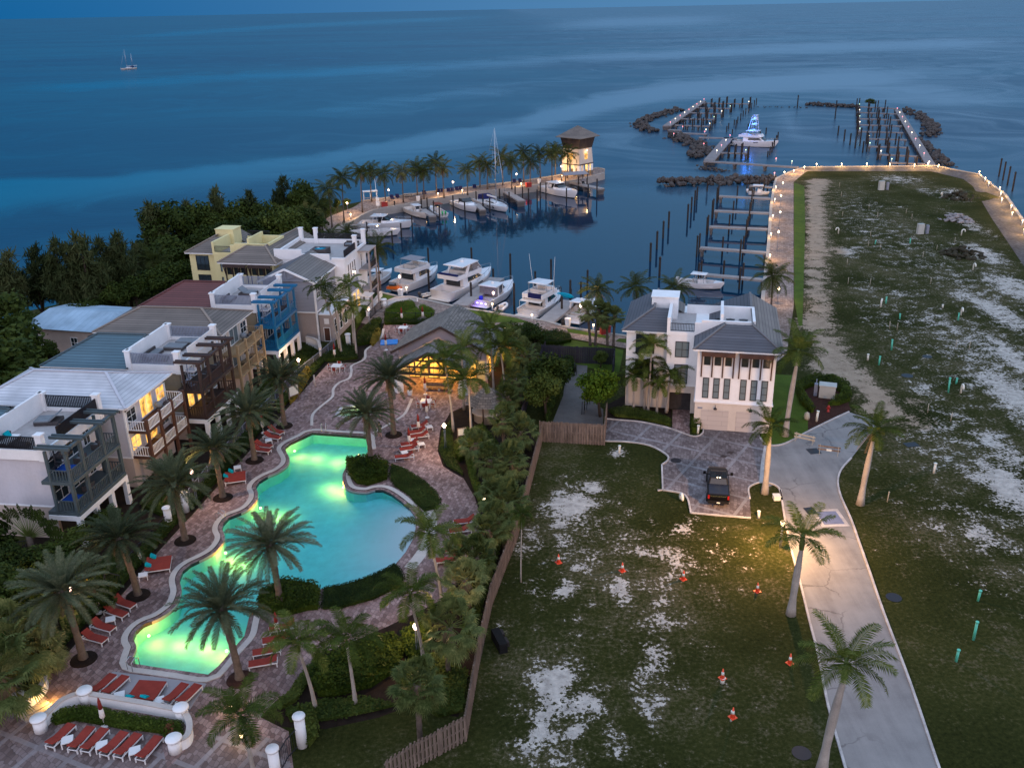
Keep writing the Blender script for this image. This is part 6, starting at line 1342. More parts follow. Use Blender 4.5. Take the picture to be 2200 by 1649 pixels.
def flybridge(label,stern,bow,zr,B,F,style,hullm='gelcoat'):
 t,L=boat('motor_yacht',label,stern,bow,zr,B,F);st=hull(t,L,B,F,hullm,'hull_dark',.42,(0.0,.22),.75)
 a=(-L*.26,L*.24,B*.84,B*.56,F*1.06,F*1.06+1.35,L*.13,0,.2);z1=a[5]
 mb=MB();cabin(mb,*a);mb.build('deckhouse',MATS['gelcoat'],t)
 mb=MB();side_glass(mb,*a,.24,.93,.28,.86);front_glass(mb,a[0],a[1],a[2],a[3],a[4],z1,a[6],.2);mb.build('window',MATS['boat_glass'],t)
 mb=MB();mb.box(-L*.26-.03,-L*.26-.005,-B*.28,B*.3,.76,z1-.15);mb.build('saloon_door',MATS['boat_glass'],t)
 mb=MB();x0,x1,w=-L*.37,L*.10,B*.84
 mb.box(x0,x1,-w/2,w/2,z1,z1+.13)
 for s in(-1,1):mb.box(x0+.2,x1,s*(w/2-.1),s*w/2,z1+.13,z1+.75)
 mb.box(x0,x0+.14,-w/2,w/2,z1+.13,z1+.7);cabin(mb,x1-.8,x1+.7,w,w*.7,z1+.13,z1+.95,.5,.3,.1);mb.build('flybridge',MATS['gelcoat'],t)
 mb=MB();mb.box(-L*.18,-L*.05,-w*.4,-.1,z1+.13,z1+.62);mb.box(-L*.18,-L*.14,-w*.4,w*.4,z1+.13,z1+.9);mb.box(L*.02,L*.05,.1,w*.35,z1+.13,z1+1.0);mb.build('seat',MATS['vinyl'],t)
 if style=='bimini':
  mb=MB();slabtop(mb,-L*.24,L*.03,w*.92,z1+1.95,.06,1);mb.build('bimini',MATS['canvas_grey'],t)
  mb=MB()
  for s in(-1,1):
   for x in(-L*.22,L*.01):mb.beam((x-.2,s*w*.45,z1+.7),(x,s*w*.42,z1+1.95),.05,.05)
  mb.build('top_frame',MATS['steel'],t)
 elif style=='hard':
  q=(-L*.20,L*.16,w*.96,w*.74,z1+.6,z1+1.85,L*.09,.1,.12);mb=MB();slabtop(mb,-L*.26,L*.08,w*.95,z1+1.85,.16,.86,.14);mb.lathe([(.35,.16),(.35,.32),(.06,.5)],10,(-L*.08,0,z1+1.95));mb.build('hard_top',MATS['gelcoat'],t)
  mb=MB();front_glass(mb,*q[:7],.12,.0,1);side_glass(mb,*q,.45,.98,.05,1);mb.build('windshield',MATS['clear_curtain'],t)
  mb=MB()
  for s in(-1,1):mb.beam((-L*.20,s*w*.47,z1+.1),(-L*.12,s*w*.42,z1+1.9),.5,.08);mb.beam((L*.15,s*w*.36,z1+.6),(L*.07,s*w*.34,z1+1.9),.08,.08)
  mb.build('top_frame',MATS['gelcoat'],t)
  mb=MB();mb.box(x0+.02,x0+.5,-w*.46,w*.46,z1+.72,z1+.95);mb.build('sail_cover',MATS['canvas_navy'],t)
 else:
  mb=MB();slabtop(mb,-L*.21,L*.06,w*.92,z1+1.95,.1,.9);mb.build('hard_top',MATS['gelcoat'],t);mb=MB()
  for s in(-1,1):
   for x in(-L*.2,-L*.05,L*.05):mb.beam((x,s*w*.45,z1+.7),(x,s*w*.42,z1+1.95),.05,.05)
  mb.build('top_frame',MATS['steel'],t)
  mb=MB();mb.quad((-L*.27,-B*.42,z1+.02),(-L*.27,B*.42,z1+.02),(-L*.44,B*.44,z1-.35),(-L*.44,-B*.44,z1-.35))
  for s in(-1,1):mb.beam((-L*.44,s*B*.43,.9),(-L*.44,s*B*.43,z1-.35),.04,.04)
  mb.build('awning',MATS['gelcoat_cream'],t)
  mb=MB()
  for s in(-1,1):mb.tube([(-L*.02,s*w*.5,z1+.4),(-L*.06,s*(w*.5+.5),z1+6.2)],[.05,.02],5)
  mb.build('outrigger',MATS['gelcoat'],t)
  mb=MB();mb.box(x0-.01,x0+.1,-w*.45,w*.2,z1+.1,z1+.9);mb.build('weather_cloth',MATS['canvas_navy'],t)
 mb=MB();mb.box(-L*.46,-L*.40,-B*.34,B*.34,.76,1.25);mb.build('transom_seat',MATS['vinyl'],t)
 mb=MB();mb.box(-L/2-1.0,-L/2+.05,-B*.42,B*.42,.35,.5);mb.build('swim_platform',MATS['gelcoat_cream'],t)
 mb=MB()
 for s in(-1,1):
  x,b2,z=st(.5);mb.quad((-L*.02,s*(hb(.48,B)*.985+.02),F*.85),(L*.10,s*(hb(.60,B)*.985+.02),F*.90),(L*.09,s*(hb(.59,B)*.985+.03),F*1.02),(0,s*(hb(.5,B)*.985+.03),F*.98))
 mb.build('hull_window',MATS['boat_glass'],t)
 bowrail(t,st,.5);return t,L
def dinghy(label,at_px,ang,L=2.8,col='gelcoat_cream',z=SEA):
 p=P(*at_px,z);t=thing('inflatable_dinghy',label,'dinghy',p,ang);mb=MB();r=.21
 pts=[(-L/2,.55,.25),(L*.2,.55,.27),(L*.42,.3,.33),(L/2,0,.36),(L*.42,-.3,.33),(L*.2,-.55,.27),(-L/2,-.55,.25)];mb.tube(pts,r,8);mb.build('tube',MATS[col],t)
 mb=MB();mb.box(-L*.45,L*.35,-.5,.5,.08,.16);mb.build('floor',MATS['canvas_grey'],t);mb=MB();mb.box(-.25,.15,-.3,.3,.16,.6);mb.build('seat',MATS['vinyl'],t);outboards(t,-L/2+.1,[0],.35,'hull_dark');return t
T1,_=flybridge('white flybridge yacht with grey bimini and a jet ski on its stern',(856,623),(940,570),(.3,2.1),4.5,1.55,'bimini')
T2,_=flybridge('largest white yacht with enclosed bridge and long black side windows',(948,642),(1055,573),(.4,2.4),5.0,1.75,'hard')
T3,L3=express('white cruiser with hard top, clear curtains and violet lit stern',(1030,656),(1101,600),(.4,1.9),4.3,1.35,'gelcoat','gelcoat',True)
T4,_=flybridge('white fishing yacht with open bridge, cockpit awning and two tall poles',(1134,676),(1202,621),(.5,1.9),4.3,1.3,'fish')
T5,_=express('white fishing cruiser behind the lit lamp and fan palms',(1229,688),(1279,640),(.5,1.7),3.8,1.2,'gelcoat','gelcoat')
center_console('white open boat with top cover moored between the corner palm and the bimini yacht',(782,616),(842,578),(.5,1.3),3.2,1.1,0)
center_console('white boat end peeping past the gable house terrace',(752,536),(800,531),(.8,1.2),2.8,.9,2)
express('white cruiser bow showing right behind the gable house balcony',(745,586),(796,572),(.8,1.4),3.2,1.1,'gelcoat_cream','gelcoat',False,False,False)
center_console('white centre console boat, lowest of the two moored side on at the promenade bend',(757,502),(860,493),(.5,1.3),3.3,1.15,3)
express('white express cruiser moored side on just beyond the lowest centre console',(773,483),(888,476),(.6,1.5),4.0,1.3,'gelcoat')
t=center_console('cream twin hulled boat with bow toward the basin',(876,447),(917,462),(.8,1.1),3.2,1.2,0,'gelcoat','gelcoat_cream')
t=center_console('small white boat with two bright green outboard motors',(953,461),(925,441),(.6,1.1),2.7,.8,2,'canvas_red','gelcoat','engine_green')
express('white and brown sport cruiser moored bow out beside the sailing yacht',(981,432),(1024,446),(.9,1.4),4.0,1.25,'gelcoat','gelcoat',False,False,False)
express('white cruiser with pale hard top moored before the lookout tower',(1169,406),(1240,415),(.5,1.5),4.3,1.5,'gelcoat','gelcoat')
t=center_console('small dark hulled boat beside the covered lift at the tower',(1239,399),(1264,404),(.5,.9),2.4,.8,1,'canvas_grey','hull_blue')
center_console('white centre console boat moored at the finger docks behind the villa',(1458,607),(1556,608),(.5,1.2),2.9,1.0,2)
center_console('small white skiff at the last finger dock by the rock breakwater',(1608,414),(1655,412),(.5,.9),2.4,.7,1)
dinghy('grey inflatable dinghy hanging at the side of the violet lit cruiser',(1079,662),1.2,3.4,'gelcoat',SEA+.9)
dinghy('small white dinghy beside the stern of the largest yacht',(920,636),.5,2.6,'gelcoat_cream')
p=P(848,620,SEA+.65);t=thing('jet_ski','orange and black jet ski resting on the stern of the bimini yacht','jet ski',p,-.3)
mb=MB();mb.add([(-1.3,-.45,0),(.8,-.45,0),(1.4,0,.15),(.8,.45,0),(-1.3,.45,0),(-1.3,-.42,.4),(.6,-.4,.5),(1.3,0,.5),(.6,.4,.5),(-1.3,.42,.4)],[(0,1,6,5),(1,2,7,6),(2,3,8,7),(3,4,9,8),(4,0,5,9),(5,6,7,8,9),(0,4,3,2,1)]);mb.build('hull',MATS['orange_paint'],t)
mb=MB();mb.box(-1.0,.15,-.2,.2,.42,.75);mb.build('seat',MATS['hull_dark'],t);mb=MB();mb.beam((.3,0,.5),(.15,0,.95),.2,.12);mb.beam((.15,-.35,.97),(.15,.35,.97),.05,.05);mb.build('handlebar',MATS['hull_dark'],t)
mb=MB()
for y in(-1.2,-.4,.4,1.2):mb.box(-L3/2-.04,-L3/2-.0,y-.12,y+.12,.75,.85)
mb.build('stern_light',MATS['deck_led'],T3);lamp_point('stern_glow',(-L3/2+.9,0,1.6),(.25,.16,1),90,.3,T3);lamp_point('stern_glow',(-L3/2-.8,0,1.0),(.25,.16,1),40,.3,T3)
mb=MB();mb.lathe([(0,-.5),(.35,-.1),(.3,.4),(0,.5)],10,(-L3/2+.75,.1,1.35));mb.build('bean_bag',mat('royal_blue',(.01,.02,.6),.6),T3)
p=P(1214,634,SEA+1.7);t=thing('paddle_board','bright blue paddle board standing on edge on the wooden dock','paddle board',p,math.radians(52));mb=MB();mb.lathe([(0,-1.7),(.34,-1.2),(.42,0),(.36,1.1),(0,1.75)],14,sx=.18);o=mb.build('board',MATS['kayak_blue'],t);o.rotation_euler=(PI/2,0,0)
def sail(label,stern,bow,zr,B,F,masts,canvas='canvas_navy',hullm='gelcoat',boom=True,nm='sailing_yacht'):
 t,L=boat(nm,label,stern,bow,zr,B,F,'sailboat');st=hull(t,L,B,F,hullm,'hull_blue',.22,(0.0,.2),.6)
 a=(-L*.16,L*.2,B*.6,B*.3,F*1.06,F*1.06+.5,L*.12,.1,.12);mb=MB();cabin(mb,*a);mb.build('coach_roof',MATS['gelcoat'],t);mb=MB();side_glass(mb,*a,.12,.9,.25,.75);mb.build('window',MATS['boat_glass'],t)
 mb=MB();side=lambda x,e:(x,e)
 for s in(-1,1):
  for x in(-L*.1,L*.05,L*.2):q=hb(x/L+.5,B);mb.box(x-.5,x+.5,s*q*.975,s*(q*.975+.03),F*.62,F*.8)
 mb.build('hull_window',MATS['boat_glass'],t)
 for k,(x,h)in enumerate(masts):
  mb=MB();mb.tube([(x*L,0,F),(x*L,0,h)],[.11,.07],7)
  for z in(.4,.68):mb.beam((x*L,-.9,F+(h-F)*z),(x*L,.9,F+(h-F)*z),.05,.04)
  mb.build('mast',MATS['steel'],t)
  if boom:mb=MB();mb.beam((x*L,0,F+1.6),(x*L-L*.3,0,F+1.5),.3,.34);mb.build('boom',MATS['gelcoat'],t)
  mb=MB();mb.tube([(x*L,0,h),(L*.48 if k==0 else x*L+2,0,F*1.25)],.045 if k==0 else.015,5)
  for s in(-1,1):mb.tube([(x*L,0,h),(x*L-.3,s*B*.45,F)],.014,4)
  mb.tube([(x*L,0,h),(-L*.49,0,F)],.014,4);mb.build('rigging',MATS['steel'],t)
 mb=MB();q=-L*.22;mb.add([(q-1.6,-B*.36,F+1.5),(q+.7,-B*.34,F+1.4),(q+1.4,-B*.28,F+.7),(q-1.6,B*.36,F+1.5),(q+.7,B*.34,F+1.4),(q+1.4,B*.28,F+.7),(q-1.5,-B*.42,F+.3),(q-1.5,B*.42,F+.3)],[(0,1,4,3),(1,2,5,4),(0,6,2,1),(3,4,5,7)]);mb.build('dodger',MATS[canvas],t)
 bowrail(t,st,.3,.6);return t
a,b=P(1028,428,SEA+.9),P(1091,445,SEA+1.4)
sail('white sailing yacht with tall mast and navy canopy moored in the basin',(1028,428),(1091,445),(.9,1.5),3.9,1.25,[(.12,19.0)])
a=P(277,148,SEA);t=sail('lone two masted ketch anchored far out on the open sea',(292,146),(259,148),(.8,1.2),3.4,1.3,[(.08,17.0),(-.3,13.5)],'canvas_navy','gelcoat_cream',True,'ketch')
for px,l in(((212,30),'tiny white light of a distant boat near the horizon, by the photo edge'),((1156,18),'tiny white light of a distant boat near the middle of the horizon')):
 p=P(px[0],max(px[1],42 if px[0]<400 else 20),SEA);t=thing('distant_boat',l,'boat',(p.x,p.y,SEA),1.0);hull(t,14,4,1.6);mb=MB();mb.lathe([(0,4.5),(.9,5.4),(0,6.3)],6);mb.build('mast_light',MATS['lamp_white'],t)
T,L=flybridge('sport fishing yacht with blue lit tuna tower in the outer docks',(1578,308),(1672,303),(.6,2.2),5.4,1.7,'fish')
mb=MB();z0=5.2
for s in(-1,1):
 for x in(-2.6,.2):mb.tube([(x,s*1.5,z0),(x*.4-.6,s*.6,10.2)],.06,5)
for z,w in((7.2,1.1),(8.8,.8)):mb.box(-1.9,.1,-w,w,z,z+.1)
mb.box(-1.3,.0,-.8,.8,10.1,10.25);mb.box(-1.2,-.1,-.6,.6,9.0,9.6);mb.build('tuna_tower',MATS['gelcoat'],T)
mb=MB()
for x,y,z in((-1.5,1.3,5.4),(-1.5,-1.3,5.4),(-1,1,7.5),(-1,-1,7.5),(-.8,0,9.5)):mb.box(x-.4,x+.4,y-.12,y+.12,z-.1,z)
mb.build('tower_light',MATS['lamp_blue'],T)
for z,e in((6.4,450),(9.0,300),(3.9,150)):lamp_point('tower_glow',(-1.8,-1.6,z),(.03,.20,1),e,.4,T)
lamp_point('tower_glow',(-1.8,-4.5,7.5),(.03,.2,1),600,.4,T)
pm=MB();pm.tube([(0,0,-2.2),(0,0,1)],.17,8);PILE=pm.build('post',MATS['pile_wood']);pc=MB();pc.lathe([(.21,.0),(.2,.1),(.0,.34)],8);CAP=pc.build('cap',MATS['pile_cap'])
def pile(p,h,label,group,thick=1.0):
 t=thing('mooring_pile',label,'mooring pile',(p.x,p.y,SEA),0,group)
 o=bpy.data.objects.new('post',PILE.data);COL.objects.link(o);o.parent=t;o.scale=(thick,thick,h)
 c=bpy.data.objects.new('cap',CAP.data);COL.objects.link(c);c.parent=t;c.location=(0,0,h);c.scale=(thick,)*3
Z3=lambda x,y:(1300+x/2.444,150+y/2.444)
Z6=lambda x,y:(1360+x/5.5,200+y/5.5)
def pile_tb(pt,pb,label,group,thick=1.0,refl=True):
 """pile seen with its mirror image: its foot lies half way down the dark stripe"""
 f=((pt[0]+pb[0])/2,(pt[1]+pb[1])/2)if refl else pb
 p=P(*f,SEA);h=3.2
 for k in range(10,90):
  q=p+Vector((0,0,k*.1));w=q-Vector((0,0,CH));yy=824.5-CF*w.dot(UPV)/w.dot(FW)
  if yy<=pt[1]:h=k*.1;break
 pile(p,h,label,group,thick)
for i,(x,y0,y1)in enumerate(((237,915,1095),(271,855,1030),(304,800,970),(333,750,912),(433,712,868),(452,675,825),(470,640,785),(482,618,745),(535,572,705))):
 pile_tb(Z3(x,y0),Z3(x,y1),f'{nth(i)} free standing pile of the basin row from the villa toward the rocks','row of free piles in the basin',1.2)
pile_tb(Z3(285,990),Z3(285,1178),'free standing pile behind the palm over the villa roof',None,1.2)
for i,(x,y0,y1)in enumerate(((1590,700,820),(1615,650,820),(1640,590,820),(1665,550,760),(1690,510,680),(1710,470,620))):pile_tb(Z6(x,y0),Z6(x,(y0+y1)/2),f'{nth(i)} pile off the bow of the blue lit boat counting from the lot','piles by the blue lit boat',1.3,False)
for i,(x,y0,y1)in enumerate(((1105,400,520),(1128,365,480),(1172,440,520),(1195,325,440),(1215,330,500),(1235,290,430),(1270,250,400),(1300,215,340),(1330,190,310),(1365,170,290),(1385,80,270),(1400,125,245),(1430,95,230),(1455,70,210),(1570,420,550),(1500,465,550),(1360,375,430))):pile_tb(Z6(x,y0),Z6(x,y1),f'{nth(i)} tall pile of the outer slip row running away behind the blue lit boat','outer slip row of tall piles',1.3)
pile_tb(Z6(1950,35),Z6(1940,180),'lone channel marker pile between the two outer dock arms',None,1.6,False)
for i,(x,y0,y1)in enumerate(((1218,165,350),(1225,300,390),(1257,320,430),(1288,340,450),(1315,355,470),(1340,310,490),(1355,380,490))):pile_tb(Z3(x,y0),Z3(x-(22 if i==0 else 6),y1),f'{nth(i)} free pile before the far dock arm counting from the channel','free piles before the far dock arm',1.5)
def dock(a,b,w,label,group=None,z=0.0,name='finger_dock',step=7.0):
 far='outer' in label or 'far arm' in label or 'far dock' in label or 'blue lit' in label or 'stepped' in label
 p,q=P(*a,z),P(*b,z);d=q-p;L=d.length;t=thing(name,label,'dock',(p.x,p.y,0),math.atan2(d.y,d.x),group)
 mb=MB();mb.box(0,L,-w/2,w/2,z-.35,z);mb.build('walkway',MATS['dock_worn' if far else 'dock_concrete'],t)
 n=max(1,int(L/step))
 for i in range(n+1):
  x=.4+(L-.8)*i/n;mb=MB();mb.box(x-.35,x+.35,-w/2-.15,w/2+.15,z-.85,z-.352);mb.box(x-.2,x+.2,-w/2,w/2,-3,z-.85);mb.build('trestle',MATS['concrete_dark'],t)
 return t,p,q
FB=[(Z3(760,605),Z3(896,616)),(Z3(600,660),Z3(885,675)),(Z3(575,737),Z3(878,751)),(Z3(548,820),Z3(868,836)),(Z3(500,930),Z3(855,958)),(Z3(510,1070),Z3(845,1100))]
for i,(a,b)in enumerate(FB[::-1]):
 t,p,q=dock(a,b,1.3,f'{nth(i)} concrete finger dock of the basin counting from the villa toward the rocks','finger docks of the basin')
 d=(q-p).normalized();s=Vector((-d.y,d.x,0))
 for k,f in enumerate((.0,.32,.62)):
  for sg in((-1,1)if k!=1 else(1,)):
   pile(p.lerp(q,f)+s*sg*(1.0+.5*(k==2))-d*(.4 if k==0 else 0),3.6+.3*((i+k)%2),f'pile at the {("outer end", "middle", "inner third")[k]} of the {nth(i)} basin finger dock, {"far" if sg > 0 else "near"} side','piles of the basin finger docks')
OW=[(Z6(845,800),Z6(1950,872),'long concrete pier joining the outer docks to the vacant lot'),(Z6(900,790),Z6(1130,525),'wide outer walkway beside the stern of the blue lit boat'),(Z6(780,520),Z6(1230,532),'short cross pier behind the blue lit boat'),(Z6(515,467),Z6(870,482),'stepped cross pier next to the rock mound'),(Z6(425,430),Z6(560,440),'small stepped platform of the outer dock arm'),(Z6(400,385),Z6(825,92),'long outer walkway with red and white lamps running out to sea')]
OWL=[]
for a,b,l in OW:t,p,q=dock(a,b,3.2 if 'walkway' in l else 2.0,l,None,.0,'dock_pier',9);OWL.append((p,q))
FO=[(Z6(500,375),Z6(920,390)),(Z6(570,300),Z6(970,310)),(Z6(670,230),Z6(1060,240)),(Z6(760,172),Z6(1160,180)),(Z6(835,116),Z6(1380,126)),(Z6(1045,700),Z6(1350,710))]
def lamp_head(p,mt,label,group,z=0.0,h=1.0):
 t=thing('dock_lamp',label,'lamp',(p.x,p.y,z),0,group);mb=MB();mb.tube([(0,0,0),(0,0,h-.15)],.09,6);mb.build('post',MATS['white_paint'],t);mb=MB();mb.lathe([(.11,h-.15),(.17,h-.05),(.11,h+.1),(0,h+.15)],8);mb.build('lamp_head',MATS[mt],t);return t
for i,(a,b)in enumerate(FO):
 t,p,q=dock(a,b,1.4,f'{nth(i)} finger dock of the outer arm from its landward end' if i<5 else 'finger dock beside the blue lit boat on the landward side','finger docks of the outer arm',.0,'finger_dock',4)
 d=(q-p).normalized();s=Vector((-d.y,d.x,0));nn=6 if i==4 else 4
 for k in range(nn):
  for sg in(-1,1):pile(p.lerp(q,(k+.9)/nn)+s*sg*1.3+d*.5,3.4+.5*((i*3+k)%3),f'{nth(k)} pile on the {"sea" if sg > 0 else "land"} side of the {nth(i)} outer arm finger dock','piles of the outer arm finger docks',1.3)
 lamp_head(q-d*.5,'lamp_green' if i%2 else 'lamp_white',f'small pale lamp at the tip of the {nth(i)} outer arm finger dock','lamps at the outer finger tips')
p,q=OWL[5]
for k in range(9):lamp_head(p.lerp(q,.03+.95*k/8)+Vector((.8,0,0)),('lamp_red','lamp_white')[k%2],f'{nth(k)} {("red", "white")[k % 2]} lamp along the long outer walkway from its landward end','lamps of the long outer walkway')
p,q=OWL[1]
for k in range(4):lamp_head(p.lerp(q,.25+.72*k/3)+Vector((.6,0,0)),('lamp_white','lamp_red')[k%2],f'{nth(k)} lamp of the wide walkway beside the blue lit boat','lamps of the wide walkway')
for(x,y),mt,l in(((480,500),'lamp_red','orange red lamp at the tip of the stepped platform by the rocks'),((835,620),'lamp_red','red lamp over the bend of the rock mound'),((1688,800),'lamp_red','red lamp on the long pier'),((1875,832),'lamp_green','pale green lamp at the land end of the long pier'),((1668,975),'lamp_red','red lamp below the long pier near the basin lamps'),((585,415),'lamp_red','red lamp on the stepped platform'),((860,450),'lamp_white','white lamp on the stepped cross pier'),((845,475),'lamp_red','red lamp beside the white one on the stepped cross pier')):lamp_head(P(*Z6(x,y+12),0),mt,l,None)
RA=[(1330,192,1530,203),(1330,222,1542,231),(1330,255,1548,262),(1330,287,1558,294),(1330,322,1566,329),(1378,360,1584,366),(1382,400,1596,406),(1440,442,1640,452),(1495,485,1690,492)]
t,p,q=dock(Z3(1722,518),Z3(1538,210),2.6,'long walkway of the far dock arm lined with small red and white lamps',None,.0,'dock_pier',9)
for k in range(10):lamp_head(p.lerp(q,.04+.94*k/9)+Vector((-.6,0,0)),('lamp_white','lamp_red')[k%2],f'{nth(k)} lamp along the far dock arm walkway counting from the lot','lamps of the far dock arm')
for i,(a,b,c,d_)in enumerate(RA[::-1]):
 t,p,q=dock(Z3(a,b),Z3(c,d_),1.4,f'{nth(i)} finger dock of the far arm counting from the lot','finger docks of the far arm',.0,'finger_dock',4.5)
 d=(q-p).normalized();s=Vector((-d.y,d.x,0))
 for k in range(4):
  for sg in((-1,1)if k%2==0 else((-1)**(k//2),)):pile(p.lerp(q,k/4)+s*sg*1.3-d*.3,3.6+.6*((i+k)%3),f'{nth(k)} pile on the {"sea" if sg > 0 else "land"} side of the {nth(i)} far arm finger dock','piles of the far arm finger docks',1.4)
 lamp_head(p+d*.4,('lamp_green','lamp_white')[i%2],f'small pale lamp at the tip of the {nth(i)} far arm finger dock','lamps at the far arm finger tips')
tree('broad',Z3(1390,190),3.2,'small dark shrub tree growing at the sea end of the far dock arm',None,1.6)
ZJ=lambda x,y:(740+x/5.789,380+y/5.789)
Z2=lambda x,y:(700+x/3.298,200+y/3.298)
for a,b,w,l in((ZJ(0,598),ZJ(290,610),1.6,'concrete dock at the promenade bend behind the lowest centre console'),(ZJ(975,400),ZJ(1100,480),1.5,'concrete dock beside the boat with green motors'),(ZJ(2020,180),ZJ(2200,290),1.8,'concrete dock between the sailing yacht and the tower cruiser'),(Z2(1740,630),Z2(1955,675),1.8,'concrete dock below the lookout tower'),((988,655),(1068,596),2.6,'wide dock between the largest yacht and the violet lit cruiser'),((1172,690),(1226,645),2.6,'wide dock between fishing yacht and the cruiser behind the lamp'),(ZJ(1640,330),ZJ(1720,400),1.4,'narrow dock beside the sailing yacht hull')):
 dock(a,b,w,l,None,-.1,'concrete_dock',6)
JPI=[(240,705,800),(280,680,770),(290,575,770),(515,520,620),(555,505,620),(600,690,860),(710,590,790),(845,490,690),(630,310,445),(960,280,390),(1035,270,480),(1115,310,490),(1185,360,530),(1355,240,470),(1500,315,480),(1550,195,250),(1640,190,330),(1725,225,400),(1810,270,440),(1930,160,260),(2125,130,300),(2050,200,320)]
JPI.sort()
for i,(x,y0,y1)in enumerate(JPI):pile_tb(ZJ(x,y0),ZJ(x,y1 if y1-y0<150 else y0+165),f'{nth(i)} mooring pile along the jetty berths counting from the promenade bend','piles of the jetty berths',.95,False)
for i,(x,y0,y1)in enumerate(((1437,685,780),(1395,670,770),(1498,690,800),(1560,640,740),(1705,680,770),(1520,640,750),(1850,610,690),(1858,650,740),(1920,615,740),(1790,600,690))):pile_tb(Z2(x,y0),Z2(x,y1),f'{nth(i)} dark pile round the berths below the lookout tower','piles below the lookout tower',.95,False)
QPI=[((1242/6.875+740,100/6.875+520),(1245/6.875+740,680/6.875+520-50)),((919,582),(922,622)),((1012,535),(1014,577)),((1095,548),(1097,600)),((1011,609),(1013,656)),((1016,592),(1016,614)),((1038,577),(1040,602)),((988,605),(990,631)),((1104,612),(1105,668)),((1149,586),(1150,615)),((1183,560),(1184,612)),((1179,636),(1181,668)),((1203,620),(1204,648)),((1204,640),(1207,684)),((1224,605),(1225,655)),((1225,623),(1226,650)),((1246,608),(1248,640)),((1261,583),(1262,620)),((1059,580),(1060,605)),((812,576),(816,602)),((793,552),(795,575))]
QPI.sort()
for i,(a,b)in enumerate(QPI):pile_tb(a,b,f'{nth(i)} pile among the quay yachts counting from the gable house to the villa','piles of the yacht quay',1.0,False)
for i,(x,y)in enumerate(((2122,372),(2130,380),(2139,391),(2149,404),(2186,440),(2196,470))):pile(P(x,y+8,SEA)+Vector((3,0,0)),4.6 if i<4 else 7.5,f'{nth(i)} pile outside the far sea wall of the lot counting landward','piles outside the far sea wall',1.3)
bpy.data.objects.remove(PILE);bpy.data.objects.remove(CAP)
p=P(*Z2(1760,640),0);t=thing('boat_lift_cover','brown fabric boat cover on posts beside the tower dock','boat cover',(p.x,p.y,SEA),.25);mb=MB();slabtop(mb,-3.4,3.4,4.0,4.2,.1,.9,.5);mb.build('cover',MATS['canvas_grey'],t)
for x in(-3,3):
 for y in(-1.8,1.8):mb=MB();mb.tube([(x,y,-1),(x,y,4.25)],.12,6);mb.build('post',MATS['pile_wood'],t)
def rocks(label,line,w,h,n,seed):
 rr=random.Random(seed);ln=PL(line,SEA);Ltot=sum(math.dist(ln[i],ln[i+1])for i in range(len(ln)-1));mb=MB()
 W=walk(ln,Ltot/n)
 for x,y,a in W:
  for _ in range(3):
   off=rr.gauss(0,.38)*w;r=rr.uniform(.55,1.15)*w*.20;zz=SEA-.25+h*max(0,1-abs(off)/w)*rr.uniform(.5,.95);px,py=x-math.sin(a)*off+rr.uniform(-.6,.6),y+math.cos(a)*off+rr.uniform(-.6,.6)
   bm=bmesh.new();bmesh.ops.create_icosphere(bm,subdivisions=1,radius=r);sx=[rr.uniform(.7,1.35)for _ in range(3)]
   vs=[(px+v.co.x*sx[0]*rr.uniform(.75,1.2),py+v.co.y*sx[1]*rr.uniform(.75,1.2),zz+v.co.z*sx[2]*.8)for v in bm.verts];bm.verts.index_update();mb.add(vs,[tuple(v.index for v in f.verts)for f in bm.faces]);bm.free()
 o=mb.build('breakwater',MATS['rock']);return tag(o,label,'breakwater',None,'stuff')
rocks('dark curved rock breakwater hooking round the outer arm on the open sea side',[(1458,238),(1433,245),(1405,252),(1384,260),(1373,267),(1380,275),(1391,282),(1407,285)],4.2,2.2,75,1)
rocks('dark rock mound bending behind the stepped cross pier',[(1451,293),(1469,302),(1487,311),(1509,317),(1505,331),(1486,341)],4.6,2.4,60,2)
rocks('few dark rocks lying at the foot of the long pier',[(1502,362),(1530,366),(1562,371)],2.2,1.2,16,3)
rocks('straight pale grey rock breakwater closing the basin',[(1420,398),(1480,397),(1560,394),(1664,391)],3.8,2.3,90,4)
rocks('low rock spit running from the far dock arm toward the channel',[(1736,226),(1783,229),(1844,232)],3.6,1.8,45,5)
rocks('rock breakwater curving round the sea side of the far dock arm',[(1940,238),(1971,246),(1987,262),(2002,275),(2004,287),(1983,295)],4.2,2.0,60,6)
rocks('rock breakwater running from the far dock arm back to the lot',[(1969,303),(1987,318),(2004,334),(2032,360)],4.0,1.9,45,7)
rocks('scattered single rocks showing in the channel mouth',[(1630,231),(1680,231),(1732,232)],1.6,.9,8,8)
def heap(label,px,r,h,seed,mt='rock'):
 rr=random.Random(seed);c=P(*px);mb=MB()
 for _ in range(70):
  a=rr.uniform(0,6.28);d=r*rr.random()**.6;k=rr.uniform(.25,.6);bm=bmesh.new();bmesh.ops.create_icosphere(bm,subdivisions=1,radius=k);z=h*(1-d/r)*rr.uniform(.5,1)
  vs=[(math.cos(a)*d+v.co.x*rr.uniform(.7,1.4),math.sin(a)*d+v.co.y*rr.uniform(.7,1.3),z+v.co.z*.7)for v in bm.verts];bm.verts.index_update();mb.add(vs,[tuple(v.index for v in f.verts)for f in bm.faces]);bm.free()
 o=mb.build('rubble_heap',MATS[mt],None,c);tag(o,label,'rubble heap',None,'stuff')
mat('pale_rubble',(.28,.26,.26),.95,.4,1,bmp=.5);mat('brush',(.05,.045,.03),.95,.5,1,bmp=.6)
